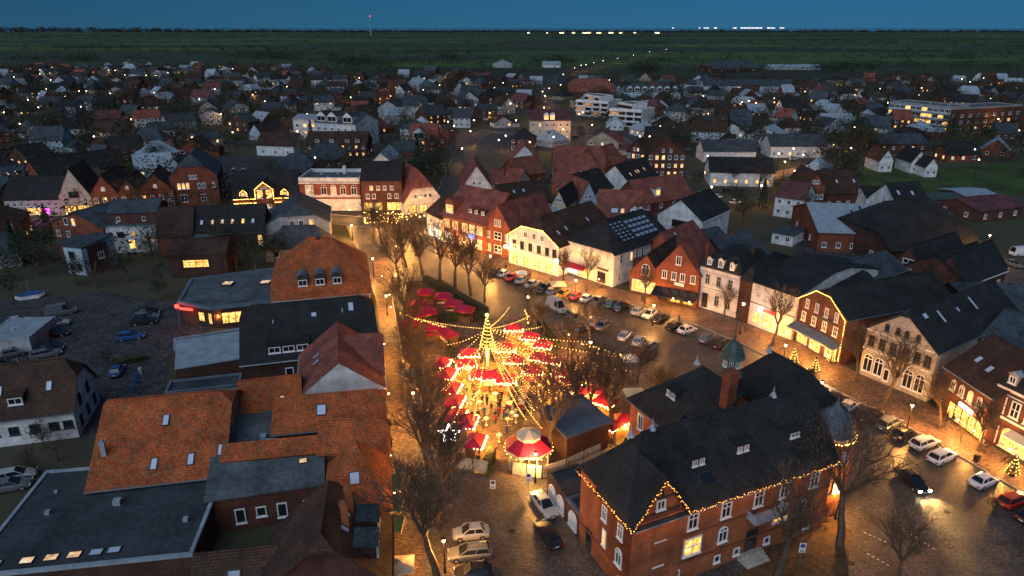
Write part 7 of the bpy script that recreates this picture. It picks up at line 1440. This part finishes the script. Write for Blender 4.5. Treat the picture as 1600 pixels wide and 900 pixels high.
for x, y, H, k in ((30, 415, 11, 4), (60, 430, 9, 2), (20, 470, 7, 2), (240, 420, 9, 0), (285, 430, 9, 1), (330, 420, 9, 5), (370, 420, 10, 1), (400, 425, 9, 2), (430, 412, 8, 2), (395, 395, 8, 0), (200, 440, 8, 0), (150, 450, 8, 5), (255, 450, 7, 0), (120, 445, 7, 2), (620, 285, 12, 3), (650, 290, 12, 2), (680, 282, 12, 3), (700, 275, 12, 0), (1190, 330, 10, 4), (1215, 320, 9, 2), (1160, 350, 8, 2), (1185, 300, 11, 0), (1150, 330, 9, 2), (1310, 250, 14, 2), (1335, 250, 15, 0), (1345, 240, 14, 2), (1250, 340, 8, 2), (1480, 470, 6, 0), (1290, 812, 3, 0), (1265, 840, 3, 1), (1240, 830, 3, 3), (1550, 800, 2, 2), (60, 745, 4, 0), (90, 720, 5, 1), (70, 700, 4, 2), (300, 780, 3, 0), (280, 800, 3, 2), (470, 790, 2, 2), (765, 745, 2.6, 4), (1090, 300, 8, 2), (1140, 290, 8, 3), (700, 240, 12, 0), (670, 245, 12, 3), (910, 225, 9, 0), (940, 230, 9, 2), (960, 232, 9, 5), (250, 470, 5, 2), (170, 570, 3, 2), (100, 590, 4, 1), (340, 400, 9, 0), (15, 440, 8, 2)):
    p = at(x, y); t = thing('garden_tree', None, 'tree', p, rf.uniform(0, 6)); t.scale = (H/10,)*3; put('trunk', BC[k][0], t); put('crown', BC[k][1], t); auto(t, BN[k] if H > 3.5 else 'low shrub', 'tree', 'garden and park trees')
nt_ = 0; pts_ = []
far_v = MB(); cnt = 0; tries = 0
while nt_ < 240 and tries < 6000:
    tries += 1; y = 140+460*rf.random(); x = rf.uniform(-.8, .8)*y; px, py = pix((x, y, 0))
    if px < -80 or px > 1680 or py > 430 or blocked(x, y, 1.5): continue
    k = rf.choice((0, 1, 5, 0, 1, 2, 3, 4)); H = rf.uniform(7, 13); t = thing('garden_tree', None, 'tree', Vector((x, y, 0)), rf.uniform(0, 6)); t.scale = (H/10,)*3; put('trunk', BC[k][0], t); put('crown', BC[k][1], t); auto(t, BN[k], 'tree', 'garden and park trees'); nt_ += 1
# the rest of the trees read as one mass: one object
def clumps(name, pts, mat, label, cat, n=26, wire=1.0):
    q = MB()
    for x, y, H, w_ in pts:
        for i in range(n):
            a = rf.uniform(0, 6.283); r_ = w_*rf.random()**.5; z = H*rf.uniform(.12, 1)*(1-.5*(r_/w_)**2); c = Vector((x+r_*math.cos(a), y+r_*math.sin(a), z)); s_ = w_*.34*wire; q.poly([c+Vector((rf.uniform(-s_, s_), rf.uniform(-s_, s_), rf.uniform(-s_, s_)*.8)) for _ in range(3)])
    o = q.build(name, mat, None, None, None, kind='stuff', label=label, category=cat); return o
P1 = []; P2 = []
for i in range(44000):
    y = 150+850*rf.random()**.8; x = rf.uniform(-.82, .82)*y; px, py = pix((x, y, 0))
    if py < town_edge(px)+1 or px < -80 or px > 1680 or py > 430 or blocked(x, y, 1): continue
    (P1 if rf.random() < .6 else P2).append((x, y, rf.uniform(6, 13), rf.uniform(2.4, 4.6)))
clumps('scrub', P1[:9000], 'twig_far', 'brown leafless trees and scrub filling the gardens between the outer houses', 'trees', 26, .55); clumps('evergreen_scrub', P2[:5200], 'leaf_far', 'dark green shrubs and hedges filling the gardens between the outer houses', 'shrubs', 22, .6)
P3 = []
for i in range(46):     # hedgerows and copses between the fields
    y0 = 900*(1.062**i); 
    for j in range(5):
        x0 = rf.uniform(-.8, .8)*y0; L_ = rf.uniform(.10, .42)*y0; sl_ = rf.uniform(-.12, .12)
        for k in range(int(26+L_/y0*70)):
            t_ = rf.random(); x, y = x0+L_*t_, y0+sl_*L_*t_+rf.uniform(-.006, .006)*y0
            px, py = pix((x, y, 0))
            if y < 8900 and py < town_edge(px)+3: P3.append((x, y, rf.uniform(6, 13), rf.uniform(4, 8)*(1+y/4000)))
clumps('hedgerows', P3, 'leaf_far', 'dark hedgerows and copses between the fields out to the coast', 'hedgerows', 12, .6)
P4 = [(x*9, 8700+rf.uniform(-150, 150), rf.uniform(12, 30)*(1.0 if x > -300 else 1.0+(-300-x)/190), 45) for x in range(-800, 860, 3)]
clumps('coastal_wood', P4, 'twig_far', 'dark woods along the horizon before the sea', 'woods', 44, .9)
copses = [(420, 88, 30), (440, 92, 26), (545, 96, 30), (560, 100, 22), (700, 92, 14), (855, 100, 26), (880, 98, 20), (1000, 112, 16), (1015, 108, 14), (395, 90, 30), (130, 96, 25), (1300, 112, 30), (1340, 108, 30), (1500, 92, 24)]
P5 = []
for x, y, w_ in copses:
    for i in range(60): p = at(x+rf.uniform(-w_, w_), y+rf.uniform(-1.5, 1.5)); P5.append((p.x, p.y, rf.uniform(9, 20), 7))
clumps('copse', P5, 'leaf_far', 'dark copses standing at the near edge of the fields', 'woods', 14, .6)
# port and shore lights on the horizon
def port(px, w_, h, mat, k):
    p = at(px, 52.5 if k == 0 else 44.4); s_ = p.y/1140; t = thing('lit_warehouse' if k == 0 else 'lit_ship', None, 'building' if k == 0 else 'ship', p, 0, 'lights on the horizon')
    q = MB(); q.box(-w_*s_/2, w_*s_/2, 0, 60, 0, h*s_); q.build('hall' if k == 0 else 'hull', 'stucco_grey', t); q = MB()
    for i in range(max(2, int(w_/1.2))): a = -w_*s_/2+i*1.2*s_+.2*s_; q.box(a, a+.7*s_, -6, -.2, h*s_*.3, h*s_*.3+rf.uniform(.5, 1.0)*s_)
    q.build('floodlights', mat, t, kind='stuff'); auto(t, 'floodlit harbour hall on the horizon' if k == 0 else 'lit ship far out at sea', 'building' if k == 0 else 'ship')
emit('port_glow', (1, .72, .38), 5.5, False); emit('shore_glow', (1, .92, .85), 2.6, False)
for px, w_ in ((826, 4), (855, 3), (878, 8), (896, 5), (917, 14), (936, 8), (955, 8), (970, 5), (992, 4), (1027, 8)): port(px, w_, 2.2, 'port_glow', 0)
for px, w_ in ((1093, 3), (1104, 9), (1118, 5), (1148, 6), (1168, 22), (1185, 12), (1205, 14), (1222, 8), (1052, 3)): port(px, w_, .9, 'shore_glow', 1)
p = at(580, 56); t = thing('radio_mast', 'thin radio mast with a tiny red light on the horizon, upper left', 'mast', p); q = MB(); q.frame(4, 0, 2, 120, 5); q.build('mast', 'steel', t); q = MB(); q.ball((0, 0, 122), 2.5, 6); q.build('red_lamp', 'red_glow', t)
finish_labels()
for o in bpy.data.objects:      # every plain top-level object gets its words
    if o.parent is None and o.type in ('MESH', 'EMPTY') and 'kind' not in o and 'label' not in o: o['label'] = o.name.split('.')[0].replace('_', ' ')+' in the town scene'; o['category'] = 'thing'
